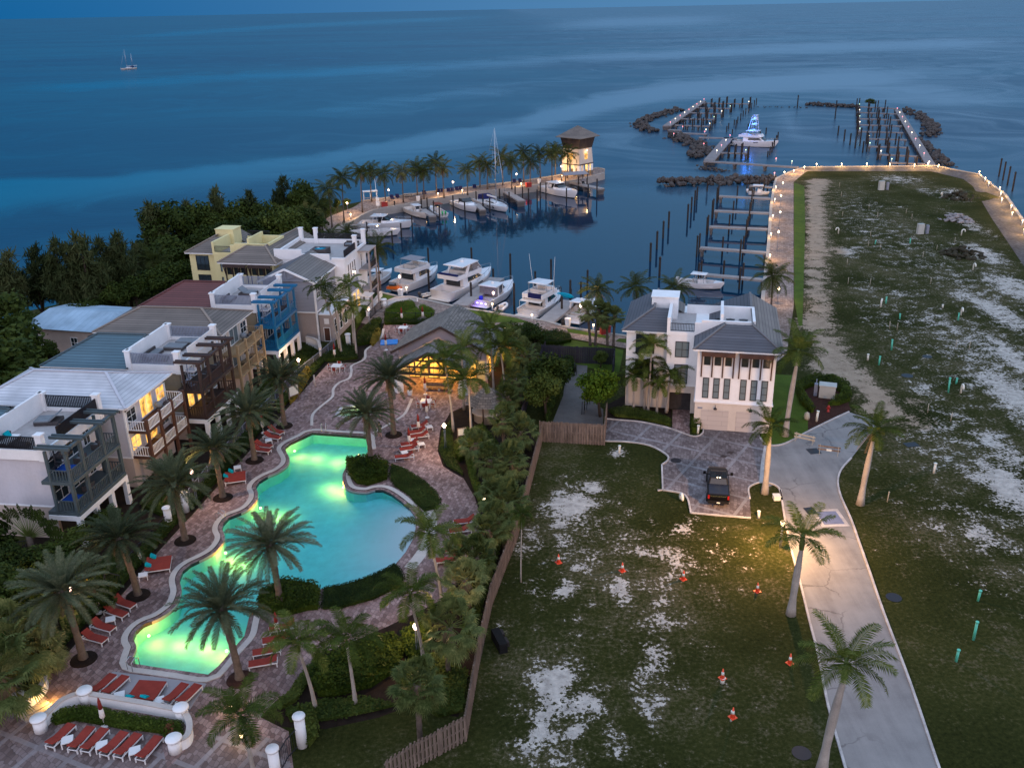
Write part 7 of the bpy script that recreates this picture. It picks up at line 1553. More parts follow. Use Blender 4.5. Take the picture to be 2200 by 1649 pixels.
heap('pale broken rubble heap at the far side of the vacant lot',(2053,472),3.4,1.5,3,'pale_rubble');heap('dark brush and soil heap at the far side of the vacant lot',(2068,548),3.8,1.9,4,'brush');heap('long dark soil heap near the far end of the vacant lot',(2062,425),4.2,1.6,5,'brush')
mat('red_sling',(.27,.042,.030),.8,.18,2);mat('white_frame',(.72,.70,.69),.4,.08,3);mat('umbrella_red',(.22,.03,.025),.85,.2,3);mat('umbrella_white',(.62,.57,.52),.85,.15,3);mat('fence_wood',(.20,.15,.12),.9,.6,3.5,streak=True);mat('fence_dark',(.045,.042,.055),.9,.4,1.2,streak=True)
mat('truck_paint',(.003,.003,.0035),.32,.1,1,spec=.25);mat('tyre',(.012,.012,.012),.9,.2,4);mat('chrome',(.6,.58,.55),.15,.1,3,1.0);mat('tail_red',(.25,.01,.01),.2,.1,3);mat('cone_orange',(.80,.09,.035),.5,.08,3);mat('pvc_white',(.70,.70,.62),.4,.1,3);mat('pvc_green',(.10,.50,.36),.4,.12,3);mat('stake_wood',(.42,.38,.30),.8,.2,4);mat('box_grey',(.42,.43,.40),.5,.12,1.5);mat('skin',(.42,.26,.19),.5,.1,3);mat('shirt_black',(.012,.012,.014),.8,.2,4);mat('cover_blue',(.012,.016,.03),.5,.2,2);mat('mat_blue',(.0,.20,.60),.5,.1,2);mat('hair_dark',(.012,.009,.007),.8,.2,5)
def V2(a):return Vector((a.x,a.y,0))
def lounger_proto(w=.66,tall=.6,daybed=False):
 t=thing('sun_lounger' if not daybed else 'daybed','','lounger' if not daybed else 'daybed');fr=MB();h=.32
 for s in(-1,1):fr.beam((-1.0,s*w/2,h),(1.0,s*w/2,h),.06,.07)
 for x in(-1.0,-.35,.3,1.0):fr.beam((x,-w/2,h),(x,w/2,h),.05,.05)
 fr.build('frame',MATS['white_frame'],t)
 for x in(-.95,.95):
  for s in(-1,1):lg=MB();lg.box(x-.035,x+.035,s*w/2-.035,s*w/2+.035,0,h-.03);lg.build('leg',MATS['white_frame'],t)
 mb=MB();mb.box(-1.0,.28,-w/2+.01,w/2-.01,h+.045,h+.12);mb.build('seat',MATS['red_sling'],t)
 mb=MB();mb.cbox((.28+.36*math.cos(tall),0,h+.085+.36*math.sin(tall)),(.74,w-.02,.075),ry=-tall);mb.build('backrest',MATS['red_sling'],t)
 mb=MB();mb.beam((.30,-w*.3,h),(.28+.6*math.cos(tall),-w*.3,h+.55*math.sin(tall)),.03,.03);mb.beam((.75,-w*.4,h),(.5,-w*.4,h+.3*math.sin(tall)),.03,.03);mb.beam((.75,w*.4,h),(.5,w*.4,h+.3*math.sin(tall)),.03,.03);mb.build('backrest_stay',MATS['white_frame'],t)
 return t
LP,LF,DB=lounger_proto(),lounger_proto(.66,.28),lounger_proto(2.0,.22,True)
LUSED={}
def put(proto,foot,head,label,group,z=0.0):
 f,h=P(*foot,.4+z),P(*head,.5+z);d=h-f;a=math.atan2(d.y,d.x);c=(f+h)/2
 if proto not in LUSED:LUSED[proto]=1;r=proto;r.location=(c.x,c.y,z+.012);r.rotation_euler=(0,0,a);r['label']=label;r['group']=group
 else:r=dup(proto,(c.x,c.y,z+.012),a,label,group)
 return r
GL='red sun loungers of the pool deck'
for i,(a,b)in enumerate((((292,1302),(240,1283)),((273,1321),(224,1303)),((247,1351),(194,1334)),((229,1375),(176,1359)))):put(LP,a,b,f'{nth(i)} red lounger of four by the lower pool, from the palm bed down',GL)
for i,(a,b)in enumerate((((610,930),(574,918)),((603,940),(566,932)),((586,958),(545,951)),((580,967),(543,961)))):put(LP,a,b,f'{nth(i)} red lounger of the upper four, counting toward the pool bend daybed',GL)
for i,(a,b)in enumerate((((886,915),(918,909)),((878,929),(914,921)),((884,937),(919,931)),((863,954),(898,947)),((859,965),(898,957)),((848,981),(889,975)))):put(LP,a,b,f'{nth(i)} red lounger of the six near the person, counting from the clubhouse',GL)
for i,(a,b)in enumerate((((977,1120),(1020,1113)),((968,1139),(1009,1132)),((955,1180),(994,1172)),((944,1202),(980,1196)))):put(LP,a,b,f'{nth(i)} red lounger under the fan palms by the beach entry, counting downhill',GL)
for i,(a,b)in enumerate((((584,1350),(630,1339)),((570,1375),(616,1364)),((551,1400),(594,1390)),((539,1425),(590,1414)))):put(LF if i>0 else LP,a,b,f'{nth(i)} red lounger of the four below the big hedge bed, counting downhill',GL)
for i,(a,b)in enumerate((((240,1450),(202,1482)),((266,1454),(229,1485)),((394,1471),(360,1502)),((423,1472),(387,1505)))):put(LF,a,b,f'{nth(i)} red lounger on the grey sun platform counting from the step light',GL,.06)
for i,(a,b)in enumerate((((150,1558),(109,1594)),((191,1565),(158,1600)),((221,1568),(185,1604)),((263,1576),(226,1611)),((292,1580),(256,1615)),((337,1585),(303,1622)))):put(LF,a,b,f'{nth(i)} red lounger of the lowest terrace row, counting toward the slender palm',GL)
put(DB,(330,1460),(297,1505),'wide red double daybed on the grey sun platform','red daybeds',.06);put(DB,(368,1206),(312,1212),'wide red daybed with two teal pillows and a white side table below it','red daybeds');put(DB,(527,1021),(484,1025),'wide red daybed with two teal pillows beside the pool bend','red daybeds')
def pillow(px,label,rz=.3):p=P(*px,.62);t=thing('pillow',label,'pillow',p,rz);mb=MB();mb.cbox((0,0,0),(.16,.5,.5),ry=-.9);mb.build('cover',MATS['teal_cloth'],t)
pillow((329,1194),'teal pillow at the upper edge of the lower daybed');pillow((318,1213),'teal pillow at the lower edge of the lower daybed');pillow((496,1011),'teal pillow at the upper edge of the pool bend daybed');pillow((485,1022),'teal pillow at the lower edge of the pool bend daybed')
for x,l in((281,'one'),(312,'other')):pillow((x,1495),f'teal pillow on {"the west" if l == "one" else "the east"} half of the double daybed on the sun platform',1.2)
tb=MB();tb.box(-.28,.28,-.28,.28,.36,.42);TBM=tb.build('top',MATS['white_frame']).data
lg=MB();lg.box(-.03,.03,-.03,.03,0,.36);LGM=lg.build('leg',MATS['white_frame']).data
for o in[o for o in COL.objects if o.parent is None and o.name.split('.')[0]in('top','leg')]:bpy.data.objects.remove(o)
def table(px,label,z=0.0,s=1.0):
 p=P(*px,.4+z);t=thing('side_table',label,'side table',(p.x,p.y,z+.012),.35,'white side tables');o=bpy.data.objects.new('top',TBM);COL.objects.link(o);o.parent=t
 for x in(-.25,.25):
  for y in(-.25,.25):o=bpy.data.objects.new('leg',LGM);COL.objects.link(o);o.parent=t;o.location=(x,y,0)
 t.scale=(s,s,1)
for px,l,z in(((237,1329),'white side table between the second and third lounger by the lower pool',0),((577,945),'white side table in the middle of the upper row of four loungers',0),((307,1234),'white side table below the lower daybed',0),((510,1003),'white side table above the pool bend daybed',0),((922,916),'white side table at the clubhouse end of the six loungers',0),((884,946),'white side table in the middle of the six loungers',0),((905,953),'white side table behind the fourth lounger of the six',0),((869,971),'white side table before the last lounger of the six',0),((256,1492),'white side table on the sun platform, west of the double daybed',.06),((341,1503),'white side table on the sun platform, east of the double daybed',.06),((144,1588),'white side table after the first lounger of the lowest row',0),((218,1599),'white side table in the middle of the lowest lounger row',0),((289,1611),'white side table before the last lounger of the lowest row',0)):table(px,l,z,1.25)
def umbrella(px,label,h=2.4):
 p=P(*px);t=thing('closed_umbrella',label,'umbrella',p,0,'closed pool umbrellas');mb=MB();mb.lathe([(.26,0),(.24,.09),(.05,.12)],12);mb.tube([(0,0,.1),(0,0,h)],.025,6);mb.build('pole',MATS['white_frame'],t)
 mb=MB();mb.lathe([(.10,h*.30),(.17,h*.36),(.14,h*.62)],8,sx=1.1);mb.build('canopy',MATS['umbrella_white'],t);mb=MB();mb.lathe([(.14,h*.62),(.11,h*.85),(.03,h*1.0)],8);mb.build('canopy_top',MATS['umbrella_red'],t)
for px,l in(((213,1316),'closed umbrella behind the four loungers of the lower pool'),((566,930),'closed umbrella at the upper row of four loungers'),((900,931),'closed umbrella between the first two loungers near the person'),((880,962),'closed umbrella in front of the fifth lounger near the person'),((918,897),'closed umbrella just below the clubhouse dining table'),((598,1371),'closed umbrella at the four loungers below the hedge bed'),((225,1560),'closed umbrella at the lowest terrace row'),((720,773),'closed red umbrella at the dining table on the deck corner'),((864,693),'closed red umbrella at the dining table by the black rail'),((909,690),'second closed red umbrella by the black rail, next to the clubhouse roof'),((914,847),'closed red umbrella behind the clubhouse dining table'),((830,752),'closed umbrella beside the blue mat')):umbrella(px,l)
def chair(p,rz,label):
 t=thing('dining_chair',label,'chair',p,rz,'red and white dining chairs');mb=MB();mb.box(-.24,.24,-.24,.24,.40,.46);mb.build('seat',MATS['red_sling'],t);mb=MB();mb.cbox((.27,0,.68),(.05,.46,.42),ry=.15);mb.build('backrest',MATS['red_sling'],t)
 mb=MB()
 for x in(-.24,.26):
  for y in(-.25,.25):mb.box(x-.025,x+.025,y-.025,y+.025,0,.62 if x<0 else.9)
 for y in(-.25,.25):mb.beam((-.24,y,.62),(.27,y,.64),.05,.04)
 mb.build('frame',MATS['white_frame'],t)
for px,nm in(((723,785),'deck corner'),((866,703),'black rail'),((915,861),'clubhouse')):
 c=P(*px,.74);t=thing('dining_table',f'white square dining table of the {nm} set','table',(c.x,c.y,.012),-.15);mb=MB();mb.box(-.62,.62,-.62,.62,.70,.76);mb.build('top',MATS['white_frame'],t)
 for x in(-.55,.55):
  for y in(-.55,.55):lg=MB();lg.box(x-.04,x+.04,y-.04,y+.04,0,.7);lg.build('leg',MATS['white_frame'],t)
 for k in range(4):a=-.15+k*PI/2;chair((c.x+.85*math.cos(a),c.y+.85*math.sin(a),.012),a,f'red and white chair on the {("east", "harbour", "west", "near")[k]} side of the {nm} dining table')
LC=(1,.60,.28)
def torch(base,head,label,power=60,mt='lamp_pink',group=None):
 b_=P(*base);h=max(1.6,topz(b_,*head)[0]);t=thing('garden_lamp',label,'lamp',b_,0,group);mb=MB()
 for k in range(3):a=k*2.094;mb.tube([(.10*math.cos(a),.10*math.sin(a),0),(.07*math.cos(a),.07*math.sin(a),h-.2)],.02,5)
 mb.build('post',MATS['grey_rail'],t);mb=MB();mb.lathe([(.1,h-.2),(.18,h-.02),(.2,h+.08)],10);mb.build('bowl',MATS[mt],t);mb=MB();mb.lathe([(.13,h+.16),(.15,h+.22),(0,h+.3)],10);mb.build('cap',MATS['grey_rail'],t)
 if power:lamp_point('lamp_light',(0,0,h+.7),LC,power,.2,t)
for b_,h_,l,w_ in(((644,798),(641,777),'lit garden lamp among the yellow croton shrubs',420),((795,707),(792,664),'lit garden lamp by the black rail near the grey gable house',380),((957,968),(952,914),'lit garden lamp at the walkway edge opposite the six loungers',650),((423,1081),(408,1014),'lit garden lamp next to the white gate pillars',480),((158,1302),(151,1265),'lit garden lamp among flowering shrubs behind the loungers',620),((897,1407),(889,1345),'lit garden lamp in the lower shrub bed',600),((861,634),(857,594),'lit lamp at the stern of the bimini yacht',420),((1061,667),(1059,629),'lit lamp at the stern of the violet lit cruiser',420),((1246,707),(1245,658),'brightest quay lamp before the fishing cruiser and fan palms',700)):torch(b_,h_,l,w_)
t=None
torch((1676,1176),(1683,1124),'lit road lamp casting warm light on grass and road, behind a royal palm',0,'lamp_warm');q=P(1676,1176);lamp_point('road_light',(q.x,q.y,3.4),(1,.52,.19),7500,.2,bpy.data.objects[[o.name for o in COL.objects if o.get('label','').startswith('lit road lamp')][0]]).location=(-.6,0,5.2)
for i,(x,y,h)in enumerate(((157,850,780),(450,765,685),(903,710,630),(1352,650,575),(1668,595,520))):torch(Z2(x,y),Z2(x,h),f'{nth(i)} lit tall lamp of the jetty counting from the houses',900,'lamp_pink','tall lamps of the jetty')
BOLM={}
def bollard(px,label,group,power=0,mt='lamp_warm',h=.9,dz=0):
 p=P(*px);t=thing('bollard_light',label,'bollard light',p,0,group);mb=MB();mb.tube([(0,0,0),(0,0,h)],.10,8);mb.build('post',MATS['white_paint'],t);mb=MB();mb.lathe([(.10,h),(.13,h+.06),(.11,h+.2),(0,h+.24)],8);mb.build('lamp_head',MATS[mt],t)
 if power:lamp_point('bollard_glow',(0,0,h+.75),(1,.56,.19),power,.15,t)
for i,(x,y)in enumerate(((178,890),(795,740),(968,715),(1385,668),(1672,612))):bollard(Z2(x,y),f'{nth(i)} low bollard light of the jetty from the promenade bend','bollard lights of the jetty',420)
QL=[(990,548),(1045,530),(1108,514),(1240,514),(1372,514),(1493,515),(1622,518),(1692,510),(1748,520),(1963,556),(1993,590),(2012,614),(2070,642),(2075,670),(2080,702),(2129,738),(2134,776),(2187,818),(2197,866)]
for i,(x,y)in enumerate(QL):bollard(Z3(x,y),f'{nth(i)} glowing bollard round the end of the vacant lot counting from the basin','bollards round the vacant lot',900 if i<10 else 600,'lamp_warm',1.0)
for i,(x,y)in enumerate(((896,636),(890,700),(880,787),(870,884),(864,1000))):bollard(Z3(x,y),f'{nth(i)} bollard light on the basin quay wall counting from the rocks','bollards of the basin quay',400,'lamp_white')
for i,(x,y,h)in enumerate(((938,575,537),(930,640,592),(918,725,660),(912,830,745),(902,950,850),(905,1225,1150))):torch(Z3(x,y),Z3(x,h),f'{nth(i)} slim lamp post on the basin quay walk counting from the rocks',500,'lamp_white','slim lamp posts of the basin quay')
for px,l,pw in(((874,630),'bollard light beside the pedestal at the bimini yacht',60),((1058,666),'yellow bollard light at the lawn before the violet lit cruiser',60),((1143,690),'white mushroom bollard on the lawn before the fishing yacht',0),((1275,712),'yellow bollard light between the fan palms',40),((1085,718),'small globe light in the shrubs behind the clubhouse',30)):bollard(px,l,None,pw)
for px,l,w_ in(((1013,1222),'glowing spotlight hidden in the fan palm crown by the fence',70),((520,1585),'ground spotlight under the slender palm of the terrace',40),((1040,1076),'white globe light beside the curved hedge',0),((497,1520),'ground spotlight at the terrace palm foot',40)):
 p=P(*px,.3);t=thing('garden_spotlight',l,'spotlight',(p.x,p.y,0),0);mb=MB();mb.tube([(0,0,0),(0,0,.35)],.03,6);mb.build('stem',MATS['black_metal'],t);mb=MB();mb.lathe([(0,.35),(.13,.45),(.13,.6),(0,.68)],8);mb.build('lamp',MATS['lamp_warm' if w_ else 'lamp_white'],t)
 if w_:lamp_point('spot_glow',(0,0,1.3),(1,.62,.08),w_,.15,t)
for px,l in(((98,1494),'step light'),):p=P(*px,.5);lamp_point('step_light',(p.x+.35,p.y-.3,.5),(1,.55,.12),120,.1)
for i,(px,inw)in enumerate((((783,974),(-1,-.1)),((744,1047),(-.6,.5)),((622,966),(1,-.2)),((550,1087),(.8,-.3)),((476,1182),(.7,-.4)),((304,1362),(1,-.1)),((497,1400),(-.8,.5)))):
 p=P(*px,-.45);c=p+Vector((inw[0],inw[1],0))*.55;t=thing('pool_light',f'{nth(i)} underwater pool light along the pool wall, counting from the clubhouse end','pool light',(c.x,c.y,-.55),0,'underwater pool lights');mb=MB();mb.lathe([(0,-.08),(.09,-.04),(.09,.04),(0,.08)],10);mb.build('lens',MATS['lamp_white'],t)
 lamp_point('pool_glow',(inw[0]*.5,inw[1]*.5,.12),(1,.31,.03),POOLW*1.9*(1.25 if i in(0,1,4)else 1),.2,t);lamp_point('pool_fill',(inw[0]*2.4,inw[1]*2.4,.1),(1,.46,.06),POOLW*2.2,.4,t)  # second lamp per fixture is added fill, out in the open water
p=P(764,886,-.3);t=thing('tub_light','underwater light of the small hot tub','pool light',p);mb=MB();mb.lathe([(0,-.1),(.12,0),(0,.1)],8);mb.build('lens',MATS['lamp_white'],t);lamp_point('tub_glow',(0,0,.05),(1,.95,.4),POOLW*.5,.2,t)
def pillar(base,label,h=1.9,r=.33):p=P(*base);t=thing('white_pillar',label,'pillar',p,0,'white round pillars');mb=MB();mb.lathe([(r,0),(r,h)],20);mb.build('shaft',MATS['stucco_white'],t);mb=MB();mb.lathe([(r*1.22,h),(r*1.25,h+.1),(r*1.15,h+.16),(0,h+.2)],20);mb.build('cap',MATS['stucco_white'],t)
for b_,l,h in(((400,1098),'round white pillar nearest the lit lamp at the deck gate',1.9),((364,1127),'second round white pillar of the deck gate',1.7),((650,1601),'lone round white pillar on the bottom lawn',2.3),((594,1670),'round white pillar cut by the bottom edge of the photo',2.2),((749,744),'white pillar among the palms of the grey gable house',1.7),((45,1520),'white pillar at the end of the curved planter wall',.95),((89,1568),'low white pillar west of the terrace planting',.95),((187,1508),'low white pillar at the sun platform corner',.95),((393,1545),'low white pillar east of the sun platform',.95),((378,1612),'low white pillar at the end of the curved terrace wall',.95),((825,660),'white pillar at the swirl hedge by the plaza',1.2)):pillar(b_,l,h,.33 if h>1.5 else.42)
def wall(line,label,h=.75,w=.28,mt='stucco_white',cap=True,px=True):
 ln=smooth_line(PL(line),False,4);t=thing('garden_wall',label,'wall');mb=MB();mb.band(ln,-w/2,w/2,-.1,h);mb.build('wall',MATS[mt],t)
 if cap:mb=MB();mb.band(ln,-w/2-.06,w/2+.06,h+.002,h+.08);mb.build('coping',MATS['coping'],t)
wall([(52,1520),(70,1516),(86,1500),(99,1480),(97,1458),(82,1444)],'curved white planter wall with a small step light');wall([(93,1566),(112,1545),(135,1524),(160,1512),(184,1507)],'low white wall bending round the terrace planting');wall([(190,1508),(250,1518),(320,1530),(390,1544)],'straight low white wall below the sun platform');wall([(395,1546),(407,1560),(411,1580),(405,1600),(381,1613)],'curved low white wall at the east end of the terrace planting')
wall([(820,636),(796,668),(789,680)],'low white wall between the palm walk and the quay lawn',.8);wall([(832,656),(850,648),(880,645),(897,648)],'curved white wall behind the swirl hedge',.6);wall([(660,742),(684,750),(690,768)],'white garden wall at the door of the grey gable house',1.3)
sheet('sun_platform',PL([(242,1443),(444,1469),(408,1524),(198,1497)]),.07,MATS['ledge'],skirt=.08)
mb=MB()
for i in range(3):q=P(66+i*9,1520+i*6);mb.cbox((q.x,q.y,.06+.0*i),(1.9,.4,.1),.9)
o=mb.build('steps',MATS['concrete']);o['kind']='structure'
def iron(line,label,h=1.15,mt='black_metal',name='iron_fence',step=.22):
 ln=PL(line);t=thing(name,label,'fence');mb=MB()
 for i in range(len(ln)-1):
  for z in(h,.15):mb.beam((*ln[i],z),(*ln[i+1],z),.05,.05)
 for x,y,a in walk(ln,step):mb.beam((x,y,.0),(x,y,h),.022,.022)
 mb.build('rail_panel',MATS[mt],t);n=0
 for x,y,a in walk(ln,2.4):pb=MB();pb.box(x-.04,x+.04,y-.04,y+.04,0,h+.1);pb.build('post',MATS[mt],t)
iron([(720,745),(690,772),(640,812),(590,864),(530,928),(460,1008),(405,1080)],'long dark rail fence between houses and pool hedge',1.2,'grey_rail');iron([(398,1096),(366,1126)],'short black rail between the two gate pillars',1.1);iron([(360,1130),(330,1160),(280,1218),(255,1242)],'black rail fence below the gate pillars',1.1);iron([(796,684),(850,688),(927,689),(960,692)],'black rail fence behind the upper dining table',1.2);iron([(796,684),(812,668),(826,660)],'short black rail toward the swirl hedge',1.2);iron([(786,640),(800,622),(812,632),(800,650)],'dark terrace rail at the harbour corner of the gable house',1.3)
iron([(648,1598),(620,1628),(598,1668)],'black iron gate panel between two white pillars at the bottom',1.5);iron([(222,1300),(232,1255),(262,1262)],'small dark gate rail behind the flowering shrubs',1.2)
iron([(0,1195),(70,1185),(105,1230)],'dark blue railing in the garden at the photo edge',1.2,'cover_blue')
def woodfence(line,label,h,mt='fence_wood'):
 ln=PL(line);t=thing('wooden_fence',label,'fence');rr=random.Random(len(label))
 for i in range(len(ln)-1):
  a,b=ln[i],ln[i+1];L=math.dist(a,b);ang=math.atan2(b[1]-a[1],b[0]-a[0]);k=max(1,round(L/2.4));nrm=(-math.sin(ang),math.cos(ang))
  for j in range(k):
   mb=MB();p0=L*j/k;p1=L*(j+1)/k;x=p0;s=1
   while x<p1-.05:
    w=.15*rr.uniform(.92,1.05);c=x+w/2;hh=h*rr.uniform(.97,1.02);o_=.05*s
    mb.cbox((a[0]+math.cos(ang)*c+nrm[0]*o_,a[1]+math.sin(ang)*c+nrm[1]*o_,hh/2),(w*.94,.022,hh),ang);x+=w;s=-s
   for z in(.35,h*.52,h-.25):mb.beam((a[0]+math.cos(ang)*p0,a[1]+math.sin(ang)*p0,z),(a[0]+math.cos(ang)*p1,a[1]+math.sin(ang)*p1,z),.07,.09)
   mb.build('board_panel',MATS[mt],t);q=(a[0]+math.cos(ang)*p0,a[1]+math.sin(ang)*p0);pb=MB();pb.box(q[0]-.06,q[0]+.06,q[1]-.06,q[1]+.06,0,h+.05);pb.build('post',MATS[mt],t)
woodfence([(1163,952),(1147,1014),(1128,1090),(1109,1162),(1083,1228),(1056,1300),(1028,1430),(1001,1590),(886,1652),(830,1690)],'long weathered wooden fence between the palm garden and the bare lot',2.0);woodfence([(1160,948),(1298,956)],'straight wooden fence section closing the compound toward the lot',2.4);woodfence([(1298,956),(1303,905)],'short wooden fence side of the compound by the driveway',2.4)
woodfence([(1122,912),(1135,860),(1166,775),(1172,762)],'wooden compound fence along the palms',2.0,'fence_dark');woodfence([(1164,776),(1240,780),(1320,783)],'dark back fence of the compound toward the harbour',2.3,'fence_dark');woodfence([(1320,783),(1316,815)],'short dark fence end beside the villa lawn',2.2,'fence_dark')
sheet('compound_slab',PL([(1218,782),(1262,786),(1258,850),(1296,880),(1296,935),(1180,930),(1188,905),(1210,850)]),.05,MATS['concrete_dark'],skirt=.05)
for i,(x,y)in enumerate(((1234,805),(1256,880),(1262,868),(1250,890))):p=P(x,y,.05);t=thing('rebar_post',f'{nth(i)} thin steel bar standing on the compound slab, from the harbour side','steel bar',p,0,'steel bars on the compound slab');mb=MB();mb.tube([(0,0,0),(.05,0,1.6)],.05,5);mb.tube([(.25,0,0),(.25,0,1.4)],.04,5);mb.build('bar',MATS['black_metal'],t)
f,r_=P(1541,1004,.9),P(1543,1081,.5);d=f-r_;t=thing('pickup_truck','black crew cab pickup truck parked on the paver driveway, tail toward the lot','pickup truck',((f.x+r_.x)/2,(f.y+r_.y)/2,.014),math.atan2(d.y,d.x))
def loft(mb,S):
 n=len(S[0]);vs=[p for s in S for p in s];mb.add(vs,[(i*n+j,(i+1)*n+j,(i+1)*n+(j+1)%n,i*n+(j+1)%n)for i in range(len(S)-1)for j in range(n)]+[tuple(range(n))[::-1],tuple(range((len(S)-1)*n,len(S)*n))])
def sec(x,w,z0,z1,c=.08):return[(x,-w/2+c*.4,z0),(x,-w/2,z0+.25),(x,-w/2,z1-c*1.5),(x,-w/2+c,z1),(x,w/2-c,z1),(x,w/2,z1-c*1.5),(x,w/2,z0+.25),(x,w/2-c*.4,z0)]
mb=MB();loft(mb,[sec(-3.05,1.9,.62,1.26),sec(-2.98,2.0,.55,1.3),sec(-1.0,2.04,.5,1.3),sec(1.25,2.04,.5,1.28),sec(2.5,2.0,.52,1.22,.16),sec(3.0,1.86,.55,1.1,.2),sec(3.08,1.7,.62,1.0,.2)]);mb.build('body',MATS['truck_paint'],t)
mb=MB();loft(mb,[[(-1.05,-.9,1.28),(-1.05,.9,1.28),(-.85,.74,1.9),(-.85,-.74,1.9)],[(-.8,-.93,1.29),(-.8,.93,1.29),(-.55,.75,1.97),(-.55,-.75,1.97)],[(.9,-.93,1.29),(.9,.93,1.29),(.35,.75,1.97),(.35,-.75,1.97)],[(1.45,-.86,1.27),(1.45,.86,1.27),(.75,.68,1.86),(.75,-.68,1.86)]]);mb.build('cab',MATS['truck_paint'],t)
mb=MB();mb.quad((1.44,-.78,1.31),(1.44,.78,1.31),(.82,.64,1.83),(.82,-.64,1.83));mb.quad((-1.062,-.8,1.34),(-1.062,.8,1.34),(-.885,.68,1.84),(-.885,-.68,1.84));mb.quad((.1,-.3,1.978),(.1,.3,1.978),(-.35,.3,1.978),(-.35,-.3,1.978))
for s in(-1,1):mb.quad((-.7,s*.925,1.36),(.85,s*.925,1.36),(.35,s*.785,1.88),(-.52,s*.785,1.88))
mb.build('glass',MATS['boat_glass'],t)
mb=MB();mb.box(-2.95,-1.08,-.86,.86,1.302,1.34);mb.build('bed_cover',MATS['cover_blue'],t)
for x in(-1.95,1.95):
 for s in(-1,1):
  mb=MB();mb.lathe([(.26,-.14),(.40,-.13),(.42,0),(.40,.13),(.26,.14)],18);o=mb.build('tyre',MATS['tyre']);wt=bpy.data.objects.new('wheel',None);COL.objects.link(wt);wt.parent=t;wt.location=(x,s*.93,.42);wt.rotation_euler=(PI/2,0,0);o.parent=wt;mb=MB();mb.lathe([(.26,-.12),(.26,.12)],14);o=mb.build('rim',MATS['chrome']);o.parent=wt
for s in(-1,1):
 mb=MB();mb.beam((1.0,s*.95,1.3),(.95,s*1.2,1.4),.08,.06);mb.box(.86,1.0,s*1.15,s*1.4,1.32,1.6);mb.build('wing_mirror',MATS['truck_paint'],t);mb=MB();mb.box(-3.07,-3.0,s*.8,s*.97,.85,1.22);mb.build('tail_light',MATS['tail_red'],t);mb=MB();mb.box(2.95,3.1,s*.6,s*.86,.8,1.0);mb.build('headlight',MATS['chrome'],t)
mb=MB();mb.box(-3.3,-3.06,-.95,.95,.5,.68);mb.beam((-3.3,0,.48),(-3.55,0,.48),.08,.08);mb.build('bumper',MATS['tyre'],t);mb=MB();mb.box(-3.075,-3.055,-.72,.72,1.08,1.2);mb.build('tailgate_trim',MATS['chrome'],t);mb=MB();mb.box(-3.32,-3.3,-.16,.16,.55,.66);mb.build('licence_plate',MATS['pvc_white'],t)
mb=MB()
for y in(-.12,.12):mb.box(-.9,-.84,y-.06,y+.06,1.92,1.97)
mb.build('cab_light',MATS['lamp_white'],t)
def cone(px,label,z=0.0,s=1.0):
 p=P(*px,z);t=thing('traffic_cone',label,'traffic cone',p,.5,'orange traffic cones');mb=MB();mb.box(-.2,.2,-.2,.2,0,.04);mb.build('base',MATS['cone_orange'],t);mb=MB();mb.lathe([(.15,.04),(.03,.72)],12);mb.build('body',MATS['cone_orange'],t);mb=MB();mb.lathe([(.109,.3),(.073,.5)],12);mb.build('white_band',MATS['pvc_white'],t);t.scale=(s,)*3
for px,l,z in(((1200,1208),'orange cone on white sand nearest the wooden fence',0),((1337,1226),'orange cone in the middle of the near lot',0),((1468,1244),'orange cone between the middle cone and the lit grass',0),((1627,1270),'orange cone on the warmly lit grass by the road',0),((1552,1456),'orange cone set on a short white pipe elbow',.35),((1574,1540),'orange cone set on top of a white standpipe',.8),((1697,1424),'small dark orange cone beside the lowest royal palm',0)):cone(px,l,z,1.15 if z==0 else 1.1)
def pipe(px,label,mt,h,group,hook=False,r=.07):
 p=P(*px);t=thing('standpipe' if 'stake' not in label else 'wooden_stake',label,'pipe' if 'stake' not in label else 'stake',p,(px[0]*1.7)%6.28,group);mb=MB()
 if hook:mb.tube([(0,0,0),(0,0,h)]+[(.32-.32*math.cos(a),0,h+.32*math.sin(a))for a in(.5,1.05,1.57,2.1,2.64,3.14)]+[(.64,0,h-.15)],r*1.5,7)
 else:mb.tube([(0,0,0),(.05,.02,h)],r,7);mb.lathe([(r*1.25,h-.12),(r*1.25,h)],7,(.05,.02,0))
 mb.build('pipe',MATS[mt],t)
pipe((1552,1466),'short white pipe elbow carrying an orange cone','pvc_white',.4,None,False,.16);pipe((1570,1548),'slim white standpipe carrying an orange cone','pvc_white',.8,None,False,.08);pipe((1462,1070),'white curved pipe end at the kerb corner of the driveway','pvc_white',.3,None,True,.1)
HK=sorted([(1892,660),(2064,677),(2064,844),(1801,502),(2065,506),(2023,424),(2090,580)],key=lambda q:q[1])
for i,q in enumerate(HK):pipe(q,f'{nth(i)} white hooked vent pipe in the vacant lot counting from the far end','pvc_white',.9,'white hooked pipes of the lot',True,.08)
GP=sorted([(1903,652,1.1),(1915,752,1.5),(1888,784,1.2),(2037,843,1.9),(2058,688,1.1),(1933,685,.8),(2054,824,.7),(2101,1290,1.0),(2091,1374,1.6),(2054,1420,1.0),(1955,523,1.0),(1880,525,.8)],key=lambda q:q[1])
for i,(x,y,h)in enumerate(GP):pipe((x,y),f'{nth(i)} pale green standpipe in the vacant lot counting from the far end','pvc_green',h,'green standpipes of the lot',False,.11 if y<1200 else.10)
WP=sorted([(1864,774,.9),(2006,1016,1.1),(2025,661,.5),(1299+31,972,.8),(1754,905,1.3),(1499,931,1.0),(1630,1112,.7)],key=lambda q:q[1])
for i,(x,y,h)in enumerate(WP):pipe((x,y),f'{nth(i)} short white standpipe counting from the harbour end of the grounds','pvc_white',h,'short white standpipes',False,.13)
